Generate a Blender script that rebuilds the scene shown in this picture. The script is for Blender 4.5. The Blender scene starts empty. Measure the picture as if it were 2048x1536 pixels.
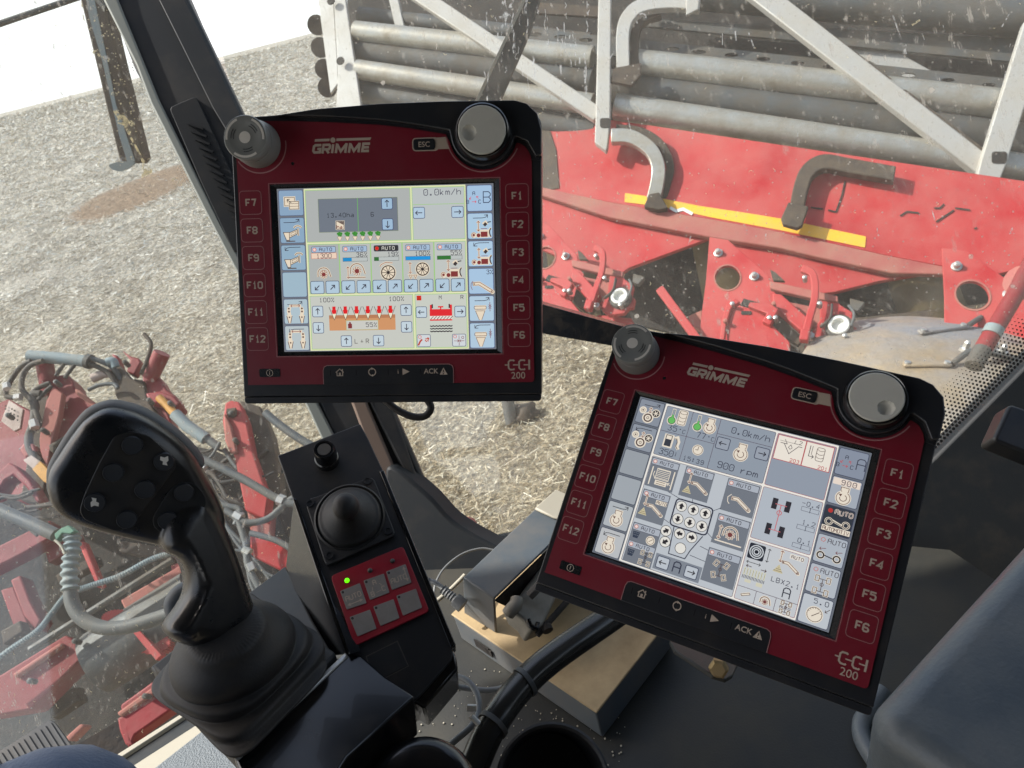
import bpy, bmesh, math, random
import numpy as np
from mathutils import Vector, Matrix
from mathutils.geometry import tessellate_polygon
random.seed(7); rng = np.random.default_rng(5)
C = bpy.context.scene.collection
sc = bpy.context.scene
R_ = math.radians
# ---------------------------------------------------------------- camera
FPX = 1460.0
PITCH, ROLL = R_(28.3), R_(14.5)
CAM = Vector((0, 0, 3.0))
FW = Vector((0, math.cos(PITCH), -math.sin(PITCH)))
UP0 = Vector((0, math.sin(PITCH), math.cos(PITCH)))
X0 = Vector((1, 0, 0))
RT = X0*math.cos(ROLL) - UP0*math.sin(ROLL)
UPV = X0*math.sin(ROLL) + UP0*math.cos(ROLL)
cd = bpy.data.cameras.new('camera'); cam = bpy.data.objects.new('camera', cd); C.objects.link(cam)
m = Matrix((RT, UPV, -FW)).transposed().to_4x4(); m.translation = CAM; cam.matrix_world = m
cd.sensor_width = 36; cd.lens = 36*FPX/2048; cd.clip_start = 0.02; cd.clip_end = 3000
sc.camera = cam
cd.dof.use_dof = True; cd.dof.focus_distance = 0.66; cd.dof.aperture_fstop = 20.0
# ---------------------------------------------------------------- light
SUN_EL, SUN_AZ = 46, 284      # azimuth of the sun, degrees clockwise from +Y
w = bpy.data.worlds.new('World'); sc.world = w; w.use_nodes = True
nt = w.node_tree; bg = nt.nodes['Background']
sky = nt.nodes.new('ShaderNodeTexSky'); sky.sky_type = 'NISHITA'; sky.sun_disc = False
sky.sun_elevation = R_(SUN_EL); sky.sun_rotation = R_(SUN_AZ); sky.air_density = 1.2; sky.dust_density = 3.0
# milky white haze low over the field, thinning out upwards
tcw = nt.nodes.new('ShaderNodeTexCoord'); sx = nt.nodes.new('ShaderNodeSeparateXYZ'); nt.links.new(tcw.outputs['Generated'], sx.inputs[0])
mrw = nt.nodes.new('ShaderNodeMapRange'); mrw.inputs[1].default_value = .42; mrw.inputs[2].default_value = .05; mrw.inputs[3].default_value = .12; mrw.inputs[4].default_value = .95; nt.links.new(sx.outputs['Z'], mrw.inputs[0])
mxw = nt.nodes.new('ShaderNodeMix'); mxw.data_type = 'RGBA'; nt.links.new(mrw.outputs[0], mxw.inputs[0]); nt.links.new(sky.outputs[0], mxw.inputs[6]); mxw.inputs[7].default_value = (8.2, 8.3, 8.4, 1)
nt.links.new(mxw.outputs[2], bg.inputs[0]); bg.inputs[1].default_value = 0.12
sd = bpy.data.lights.new('sun', 'SUN'); so = bpy.data.objects.new('sun', sd); C.objects.link(so)
sd.energy = 3.6; sd.angle = R_(0.6); sd.color = (1, .96, .90)
az, el = R_(SUN_AZ), R_(SUN_EL)
sdir = Vector((math.sin(az)*math.cos(el), math.cos(az)*math.cos(el), math.sin(el)))
so.rotation_euler = sdir.to_track_quat('Z', 'Y').to_euler()
sc.view_settings.view_transform = 'Standard'; sc.view_settings.look = 'None'
sc.view_settings.exposure = 0.95
EXPO = 2**0.95
# ---------------------------------------------------------------- geometry helpers
def ray(u, v): return FW + RT*((u-1024)/FPX) - UPV*((v-768)/FPX)
def P(u, v, d): return CAM + ray(u, v)*d
def HZ(u, v, z):
    r = ray(u, v); return CAM + r*((z-CAM.z)/r.z)
class Plane:
    """a real flat surface given by three seen points and their distances"""
    def __init__(s, *q):
        a, b, c = [P(*t) for t in q]
        s.n = (b-a).cross(c-a).normalized(); s.o = a
        if s.n.dot(CAM-a) < 0: s.n = -s.n
    def __call__(s, u, v, h=0.0):
        r = ray(u, v); o = s.o+s.n*h
        return CAM + r*((o-CAM).dot(s.n)/r.dot(s.n))
class Level(Plane):
    def __init__(s, z): s.n = Vector((0, 0, 1)); s.o = Vector((0, 0, z))
ID = Matrix.Identity(4); WM = {}
def S(r, g, b):
    f = lambda c: (c/255/12.92 if c/255 <= .04045 else ((c/255+.055)/1.055)**2.4)
    return (f(r), f(g), f(b), 1)
def fin(bm, name, mats, parent=None, bev=0, seg=2, local=False, angle=38, recalc=True, flat=False, sub=0, lab=None):
    if recalc: bmesh.ops.recalc_face_normals(bm, faces=bm.faces)
    if parent is not None and not local: bm.transform(WM.get(parent.name, ID).inverted())
    if not flat:
        for f in bm.faces: f.smooth = True
    me = bpy.data.meshes.new(name); bm.to_mesh(me); bm.free()
    for x in (mats if isinstance(mats, (list, tuple)) else [mats]): me.materials.append(x)
    if not flat: me.set_sharp_from_angle(angle=R_(angle))
    o = bpy.data.objects.new(name, me); C.objects.link(o)
    if parent is not None: o.parent = parent; WM[o.name] = WM.get(parent.name, ID)
    if bev:
        b = o.modifiers.new('bevel', 'BEVEL'); b.width = bev; b.segments = seg; b.limit_method = 'ANGLE'; b.angle_limit = R_(40)
        b.harden_normals = False
    if sub:
        b = o.modifiers.new('sub', 'SUBSURF'); b.levels = b.render_levels = sub
    if lab: o['label'] = lab
    return o
def thing(name, label, cat, loc=None, mat=None, group=None):
    o = bpy.data.objects.new(name, None); C.objects.link(o); o.empty_display_size = .1
    M = mat if mat is not None else Matrix.Translation(loc if loc is not None else Vector((0, 0, 0)))
    o.matrix_world = M; WM[o.name] = M
    return tag(o, label, cat, group)
def tag(o, label=None, cat=None, group=None, kind=None):
    if label: o['label'] = label
    if cat: o['category'] = cat
    if group: o['group'] = group
    if kind: o['kind'] = kind
    return o
def tess(loops2):
    return tessellate_polygon([[Vector((x, y, 0)) for x, y in l] for l in loops2])
def prism(bm, f, outer, t, h=0.0, holes=(), m=0, n=None):
    """outline on surface f, raised by h, solid of thickness t behind it"""
    n = n or f.n
    loops = [list(outer)]+[list(x) for x in holes]
    flat = [p for l in loops for p in l]
    top = [bm.verts.new(f(p[0], p[1], h)) for p in flat]
    bot = [bm.verts.new(v.co-n*t) for v in top]
    def face(vs):
        try: q = bm.faces.new(vs); q.material_index = m
        except ValueError: pass
    for a, b, c in tess(loops):
        face((top[a], top[b], top[c])); face((bot[c], bot[b], bot[a]))
    k = 0
    for l in loops:
        L = len(l)
        for i in range(L):
            j = (i+1) % L; face((top[k+i], top[k+j], bot[k+j], bot[k+i]))
        k += L
def slab(name, f, outer, t, mat, parent=None, h=0.0, holes=(), bev=0.0, seg=2, lab=None):
    bm = bmesh.new(); prism(bm, f, outer, t, h, holes)
    # merge triangles of flat faces so that bevels stay clean
    bmesh.ops.recalc_face_normals(bm, faces=bm.faces)
    bmesh.ops.dissolve_limit(bm, angle_limit=R_(.5), verts=bm.verts, edges=bm.edges)
    return fin(bm, name, mat, parent, bev, seg, lab=lab)
def circ(cx, cy, r, n=24, ry=None, a0=0, a1=360):
    ry = r if ry is None else ry
    full = (a1-a0) >= 360
    k = n if full else n+1
    return [(cx+r*math.cos(R_(a0+(a1-a0)*i/n)), cy+ry*math.sin(R_(a0+(a1-a0)*i/n))) for i in range(k)]
def rpoly(pts, r, n=5):
    """round the corners of a polygon; r is one radius or a list"""
    out = []; L = len(pts)
    for i in range(L):
        p0, p, p1 = Vector(pts[i-1]), Vector(pts[i]), Vector(pts[(i+1) % L])
        rr = r[i] if isinstance(r, (list, tuple)) else r
        if rr <= 0: out.append(tuple(p)); continue
        a, b = (p0-p), (p1-p); k = min(rr, a.length*.49, b.length*.49)
        a = p+a.normalized()*k; b = p+b.normalized()*k
        for j in range(n+1):
            t = j/n; q = a*(1-t)**2+p*2*t*(1-t)+b*t*t; out.append((q.x, q.y))
    return out
def rrect(x0, y0, x1, y1, r, n=5): return rpoly([(x0, y0), (x1, y0), (x1, y1), (x0, y1)], r, n)
def smooth(pts, k=6, closed=False):
    V = [Vector(p) for p in pts]; L = len(V); out = []
    rngi = range(L) if closed else range(L-1)
    g = (lambda i: V[i % L]) if closed else (lambda i: V[max(0, min(L-1, i))])
    for i in rngi:
        a, b, c, d = g(i-1), g(i), g(i+1), g(i+2)
        for j in range(k):
            t = j/k
            out.append(.5*((2*b)+(c-a)*t+(2*a-5*b+4*c-d)*t*t+(3*b-a-3*c+d)*t**3))
    if not closed: out.append(V[-1])
    return out
def tube(bm, pts, r, n=12, k=5, cap=True, m=0):
    """round bar through 3-D points; r one radius or a list or a function of 0..1"""
    pts = [Vector(p) for p in pts]
    s = smooth(pts, k) if (k > 1 and len(pts) > 2) else pts
    L = len(s); rings = []; ref = None
    for i, p in enumerate(s):
        t = (s[min(i+1, L-1)]-s[max(i-1, 0)]).normalized()
        if ref is None: ref = t.orthogonal().normalized()
        ref = (ref-t*ref.dot(t)).normalized(); b = t.cross(ref)
        u = i/(L-1)
        rr = r(u) if callable(r) else (r if not isinstance(r, (list, tuple)) else np.interp(u*(len(r)-1), range(len(r)), r))
        rings.append([bm.verts.new(p+ref*(rr*math.cos(2*math.pi*j/n))+b*(rr*math.sin(2*math.pi*j/n))) for j in range(n)])
    for a, b in zip(rings, rings[1:]):
        for j in range(n):
            q = bm.faces.new((a[j], a[(j+1) % n], b[(j+1) % n], b[j])); q.material_index = m
    if cap:
        for rg in (rings[0], rings[-1]):
            q = bm.faces.new(rg); q.material_index = m
def lathe(bm, o, ax, prof, n=32, m=0, ref=None):
    ax = ax.normalized(); ref = (ref or ax.orthogonal()).normalized(); ref = (ref-ax*ref.dot(ax)).normalized(); b = ax.cross(ref)
    rings = []
    for r, z in prof:
        if r <= 1e-9: rings.append([bm.verts.new(o+ax*z)])
        else: rings.append([bm.verts.new(o+ax*z+ref*(r*math.cos(2*math.pi*j/n))+b*(r*math.sin(2*math.pi*j/n))) for j in range(n)])
    for a, c in zip(rings, rings[1:]):
        for j in range(n):
            k = (j+1) % n
            if len(a) == 1 and len(c) == 1: continue
            if len(a) == 1: q = (a[0], c[j], c[k])
            elif len(c) == 1: q = (a[j], a[k], c[0])
            else: q = (a[j], a[k], c[k], c[j])
            bm.faces.new(q).material_index = m
def boxb(bm, o, ex, ey, ez, m=0):
    """box from corner o with edge vectors"""
    v = [bm.verts.new(o+ex*i+ey*j+ez*k) for k in (0, 1) for j in (0, 1) for i in (0, 1)]
    for q in ((0, 1, 3, 2), (4, 6, 7, 5), (0, 4, 5, 1), (2, 3, 7, 6), (0, 2, 6, 4), (1, 5, 7, 3)):
        bm.faces.new([v[i] for i in q]).material_index = m
def bar2(p, q, w):   # straight band in the picture plane as a polygon
    a, b = Vector(p), Vector(q); d = (b-a).normalized(); n = Vector((-d.y, d.x))*w/2
    return [tuple(a+n), tuple(b+n), tuple(b-n), tuple(a-n)]
def offs(pts, w, closed=False):
    """mitred outline strip of a polyline -> list of quads"""
    V = [Vector(p) for p in pts]; L = len(V); Lf, Rt = [], []
    for i in range(L):
        if closed: a, b = V[i-1], V[(i+1) % L]
        else: a, b = V[max(i-1, 0)], V[min(i+1, L-1)]
        d0 = (V[i]-a); d1 = (b-V[i])
        if d0.length < 1e-9: d0 = d1
        if d1.length < 1e-9: d1 = d0
        d0.normalize(); d1.normalize(); t = d0+d1
        t = t.normalized() if t.length > .2 else d0
        n = Vector((-t.y, t.x)); c = max(.45, n.dot(Vector((-d0.y, d0.x))))
        n = n*(w/2/c); Lf.append(V[i]+n); Rt.append(V[i]-n)
    return Lf, Rt
class Dr:
    """flat drawing (marks printed or lit on a surface), thin layers 0.02 mm apart"""
    def __init__(s, f, lay=2e-5, h0=0.0): s.f, s.bm, s.lay, s.h0, s.c = f, bmesh.new(), lay, h0, 0
    def H(s, l): s.c += 1; return s.h0+l*s.lay+(s.c % 7)*s.lay*.04
    def poly(s, pts, m, l=1):
        h = s.H(l); vs = [s.bm.verts.new(s.f(p[0], p[1], h)) for p in pts]
        for t in (tess([pts]) if len(pts) > 4 else ([(0, 1, 2), (0, 2, 3)] if len(pts) == 4 else [(0, 1, 2)])):
            try: s.bm.faces.new([vs[i] for i in t]).material_index = m
            except ValueError: pass
    def rect(s, x0, y0, x1, y1, m, l=1): s.poly([(x0, y0), (x1, y0), (x1, y1), (x0, y1)], m, l)
    def line(s, pts, w, m, l=2, closed=False):
        if len(pts) == 2 and not closed: pass
        h = s.H(l); A, B = offs(pts, w, closed)
        va = [s.bm.verts.new(s.f(p.x, p.y, h)) for p in A]; vb = [s.bm.verts.new(s.f(p.x, p.y, h)) for p in B]
        n = len(va)
        for i in range(n if closed else n-1):
            j = (i+1) % n
            try: s.bm.faces.new((va[i], va[j], vb[j], vb[i])).material_index = m
            except ValueError: pass
    def disc(s, x, y, r, m, l=2, n=18): s.poly(circ(x, y, r, n), m, l)
    def ring(s, x, y, r, w, m, l=2, n=22, a0=0, a1=360):
        s.line(circ(x, y, r, n, None, a0, a1), w, m, l, closed=(a1-a0) >= 360)
    def text(s, t, x, y, size, w, m, l=3, adv=None, bx=(1, 0), by=(0, -1), anchor=0):
        """own stroke lettering; bx, by give the baseline and up directions"""
        k = size/6; adv = adv or 5.4*k
        x0 = -anchor*(len(t)*adv-1.4*k)
        for i, ch in enumerate(t):
            for si, st in enumerate(GL.get(ch, '').split(';')):
                if not st or (ch == '0' and si and size < 12.8): continue
                q = []
                for tok in st.split():
                    gx, gy = int(tok[0])*k+x0+i*adv, int(tok[1])*k
                    q.append((x+bx[0]*gx+by[0]*gy, y+bx[1]*gx+by[1]*gy))
                cl = len(q) > 3 and q[0] == q[-1]
                s.line(q[:-1] if cl else q, w*(.5 if ch == '0' and si else 1), m, l, closed=cl)
    def font(s, t, x, y, size, m, l=3, bold=.012, shear=0, bx=(1, 0), by=(0, 1)):
        for tri in fontmesh(t, bold, shear):
            s.poly([(x+(bx[0]*a+by[0]*b)*size, y+(bx[1]*a+by[1]*b)*size) for a, b in tri], m, l)
GL = {'0': '01 05 16 36 45 41 30 10 01;12 34', '1': '14 26 20;10 30', '2': '05 16 36 45 44 00 40', '3': '05 16 36 45 34 23 34;24 33 42 41 30 10 01', '4': '30 36 02 42',
 '5': '46 06 04 34 43 41 30 10 01', '6': '45 36 16 05 01 10 30 41 42 33 03', '7': '06 46 20', '8': '13 04 05 16 36 45 44 33 13;12 01 10 30 41 42 32 12'.replace('12 01 10 30 41 42 32 12', '13 02 01 10 30 41 42 33'),
 '9': '01 10 30 41 45 36 16 05 04 13 43', 'A': '00 05 16 36 45 40;03 43', 'B': '00 06 36 45 44 33 03;33 42 41 30 00', 'C': '45 36 16 05 01 10 30 41', 'F': '00 06 46;03 33', 'H': '00 06;40 46;03 43',
 'I': '10 30;16 36;20 26', 'K': '00 06;46 02;13 40', 'L': '06 00 40', 'M': '00 06 23 46 40', 'N': '00 06 40 46', 'O': '01 05 16 36 45 41 30 10 01', 'P': '00 06 36 45 44 33 03', 'R': '00 06 36 45 44 33 03;23 40',
 'T': '06 46;26 20', 'U': '06 01 10 30 41 46', 'V': '06 20 46', 'X': '00 46;06 40', 'a': '14 34 43 40;42 12 01 10 30 41', 'h': '00 06;03 24 34 43 40', 'k': '00 06;34 01;12 30', 'm': '00 04;03 14 23 20;23 34 43 40',
 'p': '00 04;03 14 34 43 42 31 11 02', 'r': '00 04;02 24 34', 'i': '20 24;25 26', 'E': '46 06 00 40;03 33', 'S': '46 16 05 04 13 33 42 41 30 00', 'l': '16 26 20;10 30', '%': '00 46;05 16 15 05;31 41 30 31', '/': '00 46', '.': '10 20 21 11 10', ':': '11 21 22 12 11;14 24 25 15 14',
 '+': '22 42 02;21 25', '-': '03 43', 'o': '15 25 26 16 15', 'ß': ''}
_FM = {}
def fontmesh(t, bold=.012, shear=0):
    key = (t, bold, shear)
    if key not in _FM:
        cu = bpy.data.curves.new('lettering', 'FONT'); cu.body = t; cu.size = 1; cu.offset = bold; cu.shear = shear
        cu.align_x = 'CENTER'; cu.align_y = 'CENTER'; cu.resolution_u = 3
        o = bpy.data.objects.new('lettering', cu); C.objects.link(o); bpy.context.view_layer.update()
        me = bpy.data.meshes.new_from_object(o.evaluated_get(bpy.context.evaluated_depsgraph_get()))
        me.calc_loop_triangles()
        _FM[key] = [[(me.vertices[i].co.x, me.vertices[i].co.y) for i in tr.vertices] for tr in me.loop_triangles]
        bpy.data.objects.remove(o); bpy.data.curves.remove(cu); bpy.data.meshes.remove(me)
    return _FM[key]
# ---------------------------------------------------------------- materials
def nn(nt, t, **k):
    n = nt.nodes.new(t)
    for a, b in k.items():
        if a.startswith('i_'): n.inputs[int(a[2:])].default_value = b
        else: setattr(n, a, b)
    return n
def mat(name, col, rough=.5, metal=0.0, dust=None, dusta=.0, dscale=8.0, bump=0.0, bscale=200.0, var=.12, vscale=5.0, coat=0.0, emit=None, es=0, spec=.5, dthr=.5, stretch=None, sheen=0):
    """procedural painted / moulded surface: colour variation, dust or wear, fine bump"""
    M = bpy.data.materials.new(name); M.use_nodes = True; t = M.node_tree; L = t.links.new
    b = t.nodes['Principled BSDF']; b.inputs['Roughness'].default_value = rough; b.inputs['Metallic'].default_value = metal
    b.inputs['Coat Weight'].default_value = coat; b.inputs['Specular IOR Level'].default_value = spec
    if sheen: b.inputs['Sheen Weight'].default_value = sheen; b.inputs['Sheen Roughness'].default_value = .4
    tc = nn(t, 'ShaderNodeTexCoord'); src = tc.outputs['Object']
    if stretch:
        mp = nn(t, 'ShaderNodeMapping'); mp.inputs['Scale'].default_value = stretch; L(src, mp.inputs[0]); src = mp.outputs[0]
    n1 = nn(t, 'ShaderNodeTexNoise'); n1.inputs['Scale'].default_value = vscale; n1.inputs['Detail'].default_value = 6; L(src, n1.inputs['Vector'])
    mx = nn(t, 'ShaderNodeMix', data_type='RGBA'); c = Vector(col[:3])
    mx.inputs[6].default_value = (*(c*(1-var)), 1); mx.inputs[7].default_value = (*(c*(1+var)), 1); L(n1.outputs[0], mx.inputs[0])
    out = mx.outputs[2]
    if dust:
        n2 = nn(t, 'ShaderNodeTexNoise'); n2.inputs['Scale'].default_value = dscale; n2.inputs['Detail'].default_value = 8; n2.inputs['Roughness'].default_value = .65; L(src, n2.inputs['Vector'])
        r = nn(t, 'ShaderNodeValToRGB'); r.color_ramp.elements[0].position = dthr-.12; r.color_ramp.elements[1].position = dthr+.22
        L(n2.outputs[0], r.inputs[0]); ml = nn(t, 'ShaderNodeMath', operation='MULTIPLY'); ml.inputs[1].default_value = dusta; L(r.outputs[0], ml.inputs[0])
        m2 = nn(t, 'ShaderNodeMix', data_type='RGBA'); L(ml.outputs[0], m2.inputs[0]); L(out, m2.inputs[6]); m2.inputs[7].default_value = (*dust[:3], 1); out = m2.outputs[2]
        rr = nn(t, 'ShaderNodeMapRange'); rr.inputs[3].default_value = rough; rr.inputs[4].default_value = min(1, rough+.45); L(ml.outputs[0], rr.inputs[0]); L(rr.outputs[0], b.inputs['Roughness'])
    L(out, b.inputs['Base Color'])
    if bump:
        n3 = nn(t, 'ShaderNodeTexNoise'); n3.inputs['Scale'].default_value = bscale; n3.inputs['Detail'].default_value = 4; L(src, n3.inputs['Vector'])
        bp = nn(t, 'ShaderNodeBump'); bp.inputs['Strength'].default_value = bump; bp.inputs['Distance'].default_value = .3/bscale; L(n3.outputs[0], bp.inputs['Height']); L(bp.outputs[0], b.inputs['Normal'])
    if emit:
        b.inputs['Emission Color'].default_value = emit; b.inputs['Emission Strength'].default_value = es
    return M
DUST = S(150, 132, 108)
M = {}
M['black'] = mat('black_plastic', S(30, 33, 37), .42, bump=.25, bscale=900, dust=DUST, dusta=.10, dscale=14, dthr=.55)
M['grip'] = mat('grip_plastic', S(24, 27, 31), .27, bump=.15, bscale=900, dust=DUST, dusta=.10, dscale=16, dthr=.55)
M['button'] = mat('button_rubber', S(46, 50, 56), .4)
M['blackgloss'] = mat('glossy_black_paint', S(16, 18, 21), .22, dust=DUST, dusta=.10, dscale=20, dthr=.6, coat=.2)
M['rubber'] = mat('black_rubber', S(33, 35, 38), .6, bump=.3, bscale=500, dust=DUST, dusta=.14, dscale=12, dthr=.55)
M['terminal'] = mat('terminal_housing', S(36, 38, 42), .3, bump=.2, bscale=1500, dust=DUST, dusta=.08, dscale=20, dthr=.6)
M['redpanel'] = mat('dark_red_overlay', S(118, 24, 40), .36, bump=.06, bscale=1800, var=.06, dust=S(120, 110, 110), dusta=.10, dscale=18, dthr=.55)
M['print'] = mat('printed_light_grey', S(182, 166, 150), .5)
M['printdim'] = mat('printed_pinkish_grey', S(160, 115, 115), .5)
M['knobgrey'] = mat('grey_knob_plastic', S(188, 186, 176), .45, bump=.1, bscale=1200, dust=S(90, 80, 65), dusta=.15, dscale=60, dthr=.6)
M['estop'] = mat('dark_grey_knob_plastic', S(120, 121, 117), .4, bump=.1, bscale=1200)
M['estoplight'] = mat('light_grey_knob_marks', S(205, 200, 190), .45)
M['frame'] = mat('screen_surround', S(22, 26, 30), .25, dust=DUST, dusta=.05, dscale=40, dthr=.5)
M['galv'] = mat('galvanised_steel', S(186, 184, 176), .30, .55, dust=S(134, 120, 98), dusta=.7, dscale=7, dthr=.48, bump=.2, bscale=60, var=.2)
M['galvdark'] = mat('dull_dusty_steel_tube', S(88, 92, 94), .5, .3, dust=S(96, 84, 68), dusta=.7, dscale=6, dthr=.45, bump=.2, bscale=60, var=.25)
M['galvpale'] = mat('pale_zinc_plate', S(182, 180, 176), .5, .2, dust=S(160, 150, 134), dusta=.5, dscale=5, dthr=.45, var=.12)
M['brownsteel'] = mat('mud_brown_steel', S(62, 52, 44), .7, .1, dust=S(100, 86, 70), dusta=.7, dscale=20, bump=.5, bscale=120)
M['mred'] = mat('red_machine_paint', S(170, 13, 21), .45, dust=S(176, 92, 86), dusta=.7, dscale=3.2, dthr=.47, var=.3, vscale=2.2, bump=.1, bscale=80)
M['mreddusty'] = mat('dusty_red_machine_paint', S(158, 74, 70), .6, dust=S(158, 116, 100), dusta=.8, dscale=5, dthr=.45, var=.2)
M['hred'] = mat('faded_red_frame_paint', S(134, 14, 24), .48, dust=S(112, 74, 68), dusta=.5, dscale=7, dthr=.47, var=.2, bump=.15, bscale=60)
M['yellow'] = mat('yellow_stripe_paint', S(235, 175, 25), .5, dust=S(205, 160, 90), dusta=.7, dscale=9, dthr=.5)
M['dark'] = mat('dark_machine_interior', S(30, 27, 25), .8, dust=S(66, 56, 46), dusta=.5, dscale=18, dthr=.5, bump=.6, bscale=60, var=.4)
M['hose'] = mat('grey_rubber_hose', S(74, 80, 84), .5, dust=S(120, 112, 98), dusta=.55, dscale=10, dthr=.48)
M['hosedark'] = mat('black_hydraulic_hose', S(48, 48, 50), .6, dust=S(120, 106, 90), dusta=.6, dscale=12, dthr=.48)
M['bluegrey'] = mat('dusty_blue_grey_sleeve', S(120, 136, 142), .6, dust=S(160, 150, 132), dusta=.5, dscale=10)
M['ribhose'] = mat('ribbed_beige_rubber', S(150, 140, 115), .65, dust=S(120, 105, 85), dusta=.6, dscale=10)
M['tandisc'] = mat('dusty_steel_disc', S(168, 146, 112), .42, .2, dust=S(126, 130, 138), dusta=.9, dscale=2.6, dthr=.42, bump=.5, bscale=12, var=.2)
M['bolt'] = mat('zinc_bolt', S(190, 190, 188), .35, .7, dust=S(140, 120, 100), dusta=.4, dscale=40)
M['white'] = mat('white_ring_plastic', S(225, 224, 218), .45)
M['pillar'] = mat('dark_grey_pillar_paint', S(40, 44, 48), .55, bump=.15, bscale=600, dust=DUST, dusta=.12, dscale=10, dthr=.55)
M['pillargrey'] = mat('grey_green_pillar_trim', S(140, 144, 138), .6, bump=.1, bscale=500)
M['pillartan'] = mat('brown_grey_pillar_trim', S(122, 104, 92), .6, bump=.1, bscale=500)
M['sill'] = mat('beige_window_sill', S(172, 166, 150), .55, bump=.1, bscale=300)
M['greyplastic'] = mat('slate_grey_plastic', S(78, 86, 92), .5, bump=.3, bscale=700, dust=DUST, dusta=.3, dscale=12, dthr=.5)
M['tantop'] = mat('dusty_tan_top_sun_tinted', S(176, 153, 114), .55, bump=.15, bscale=300, dust=S(118, 100, 76), dusta=.6, dscale=14, dthr=.5, var=.12)  # dusty tan, brightened in place of sunlight on the lid
M['cream'] = mat('cream_connector_plastic', S(135, 130, 118), .5, dust=S(90, 80, 68), dusta=.5, dscale=40)
M['floor'] = mat('dark_floor_rubber', S(30, 32, 31), .55, bump=.3, bscale=400, dust=S(88, 82, 66), dusta=.35, dscale=7, dthr=.52)
M['wall'] = mat('dark_wall_trim', S(10, 17, 23), .65, bump=.2, bscale=500, dust=DUST, dusta=.05, dscale=30, dthr=.6)
M['case'] = mat('slate_case_plastic', S(88, 97, 104), .32, bump=.35, bscale=260, dust=S(128, 128, 122), dusta=.45, dscale=12, dthr=.52, var=.15)
M['leather'] = mat('grey_leather', S(112, 118, 122), .5)
M['chrome'] = mat('glossy_dark_tube', S(84, 83, 80), .22, .7, dust=S(110, 104, 92), dusta=.18, dscale=14, dthr=.5)
M['keyred'] = mat('keypad_red', S(158, 24, 44), .45, var=.05, dust=S(120, 80, 80), dusta=.3, dscale=30, dthr=.5)
M['keygrey'] = mat('keypad_grey', S(142, 138, 134), .5, dust=S(100, 92, 84), dusta=.3, dscale=60, dthr=.5)
M['jeans'] = mat('blue_grey_cloth', S(98, 114, 140), .95, bump=1.0, bscale=420, sheen=.25, var=.1, vscale=90)
M['cable'] = mat('grey_cable', S(120, 122, 122), .45)
M['green'] = mat('green_strap', S(70, 120, 98), .6)
M['orange'] = mat('orange_block', S(196, 142, 66), .6, var=.3, vscale=60)
M['pinkwhite'] = mat('pale_pink_plate', S(190, 170, 160), .55, dust=S(150, 130, 118), dusta=.6, dscale=12)
M['led'] = mat('lit_green_led', S(30, 60, 10), .3, emit=S(100, 255, 10), es=1.6/EXPO)
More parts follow.
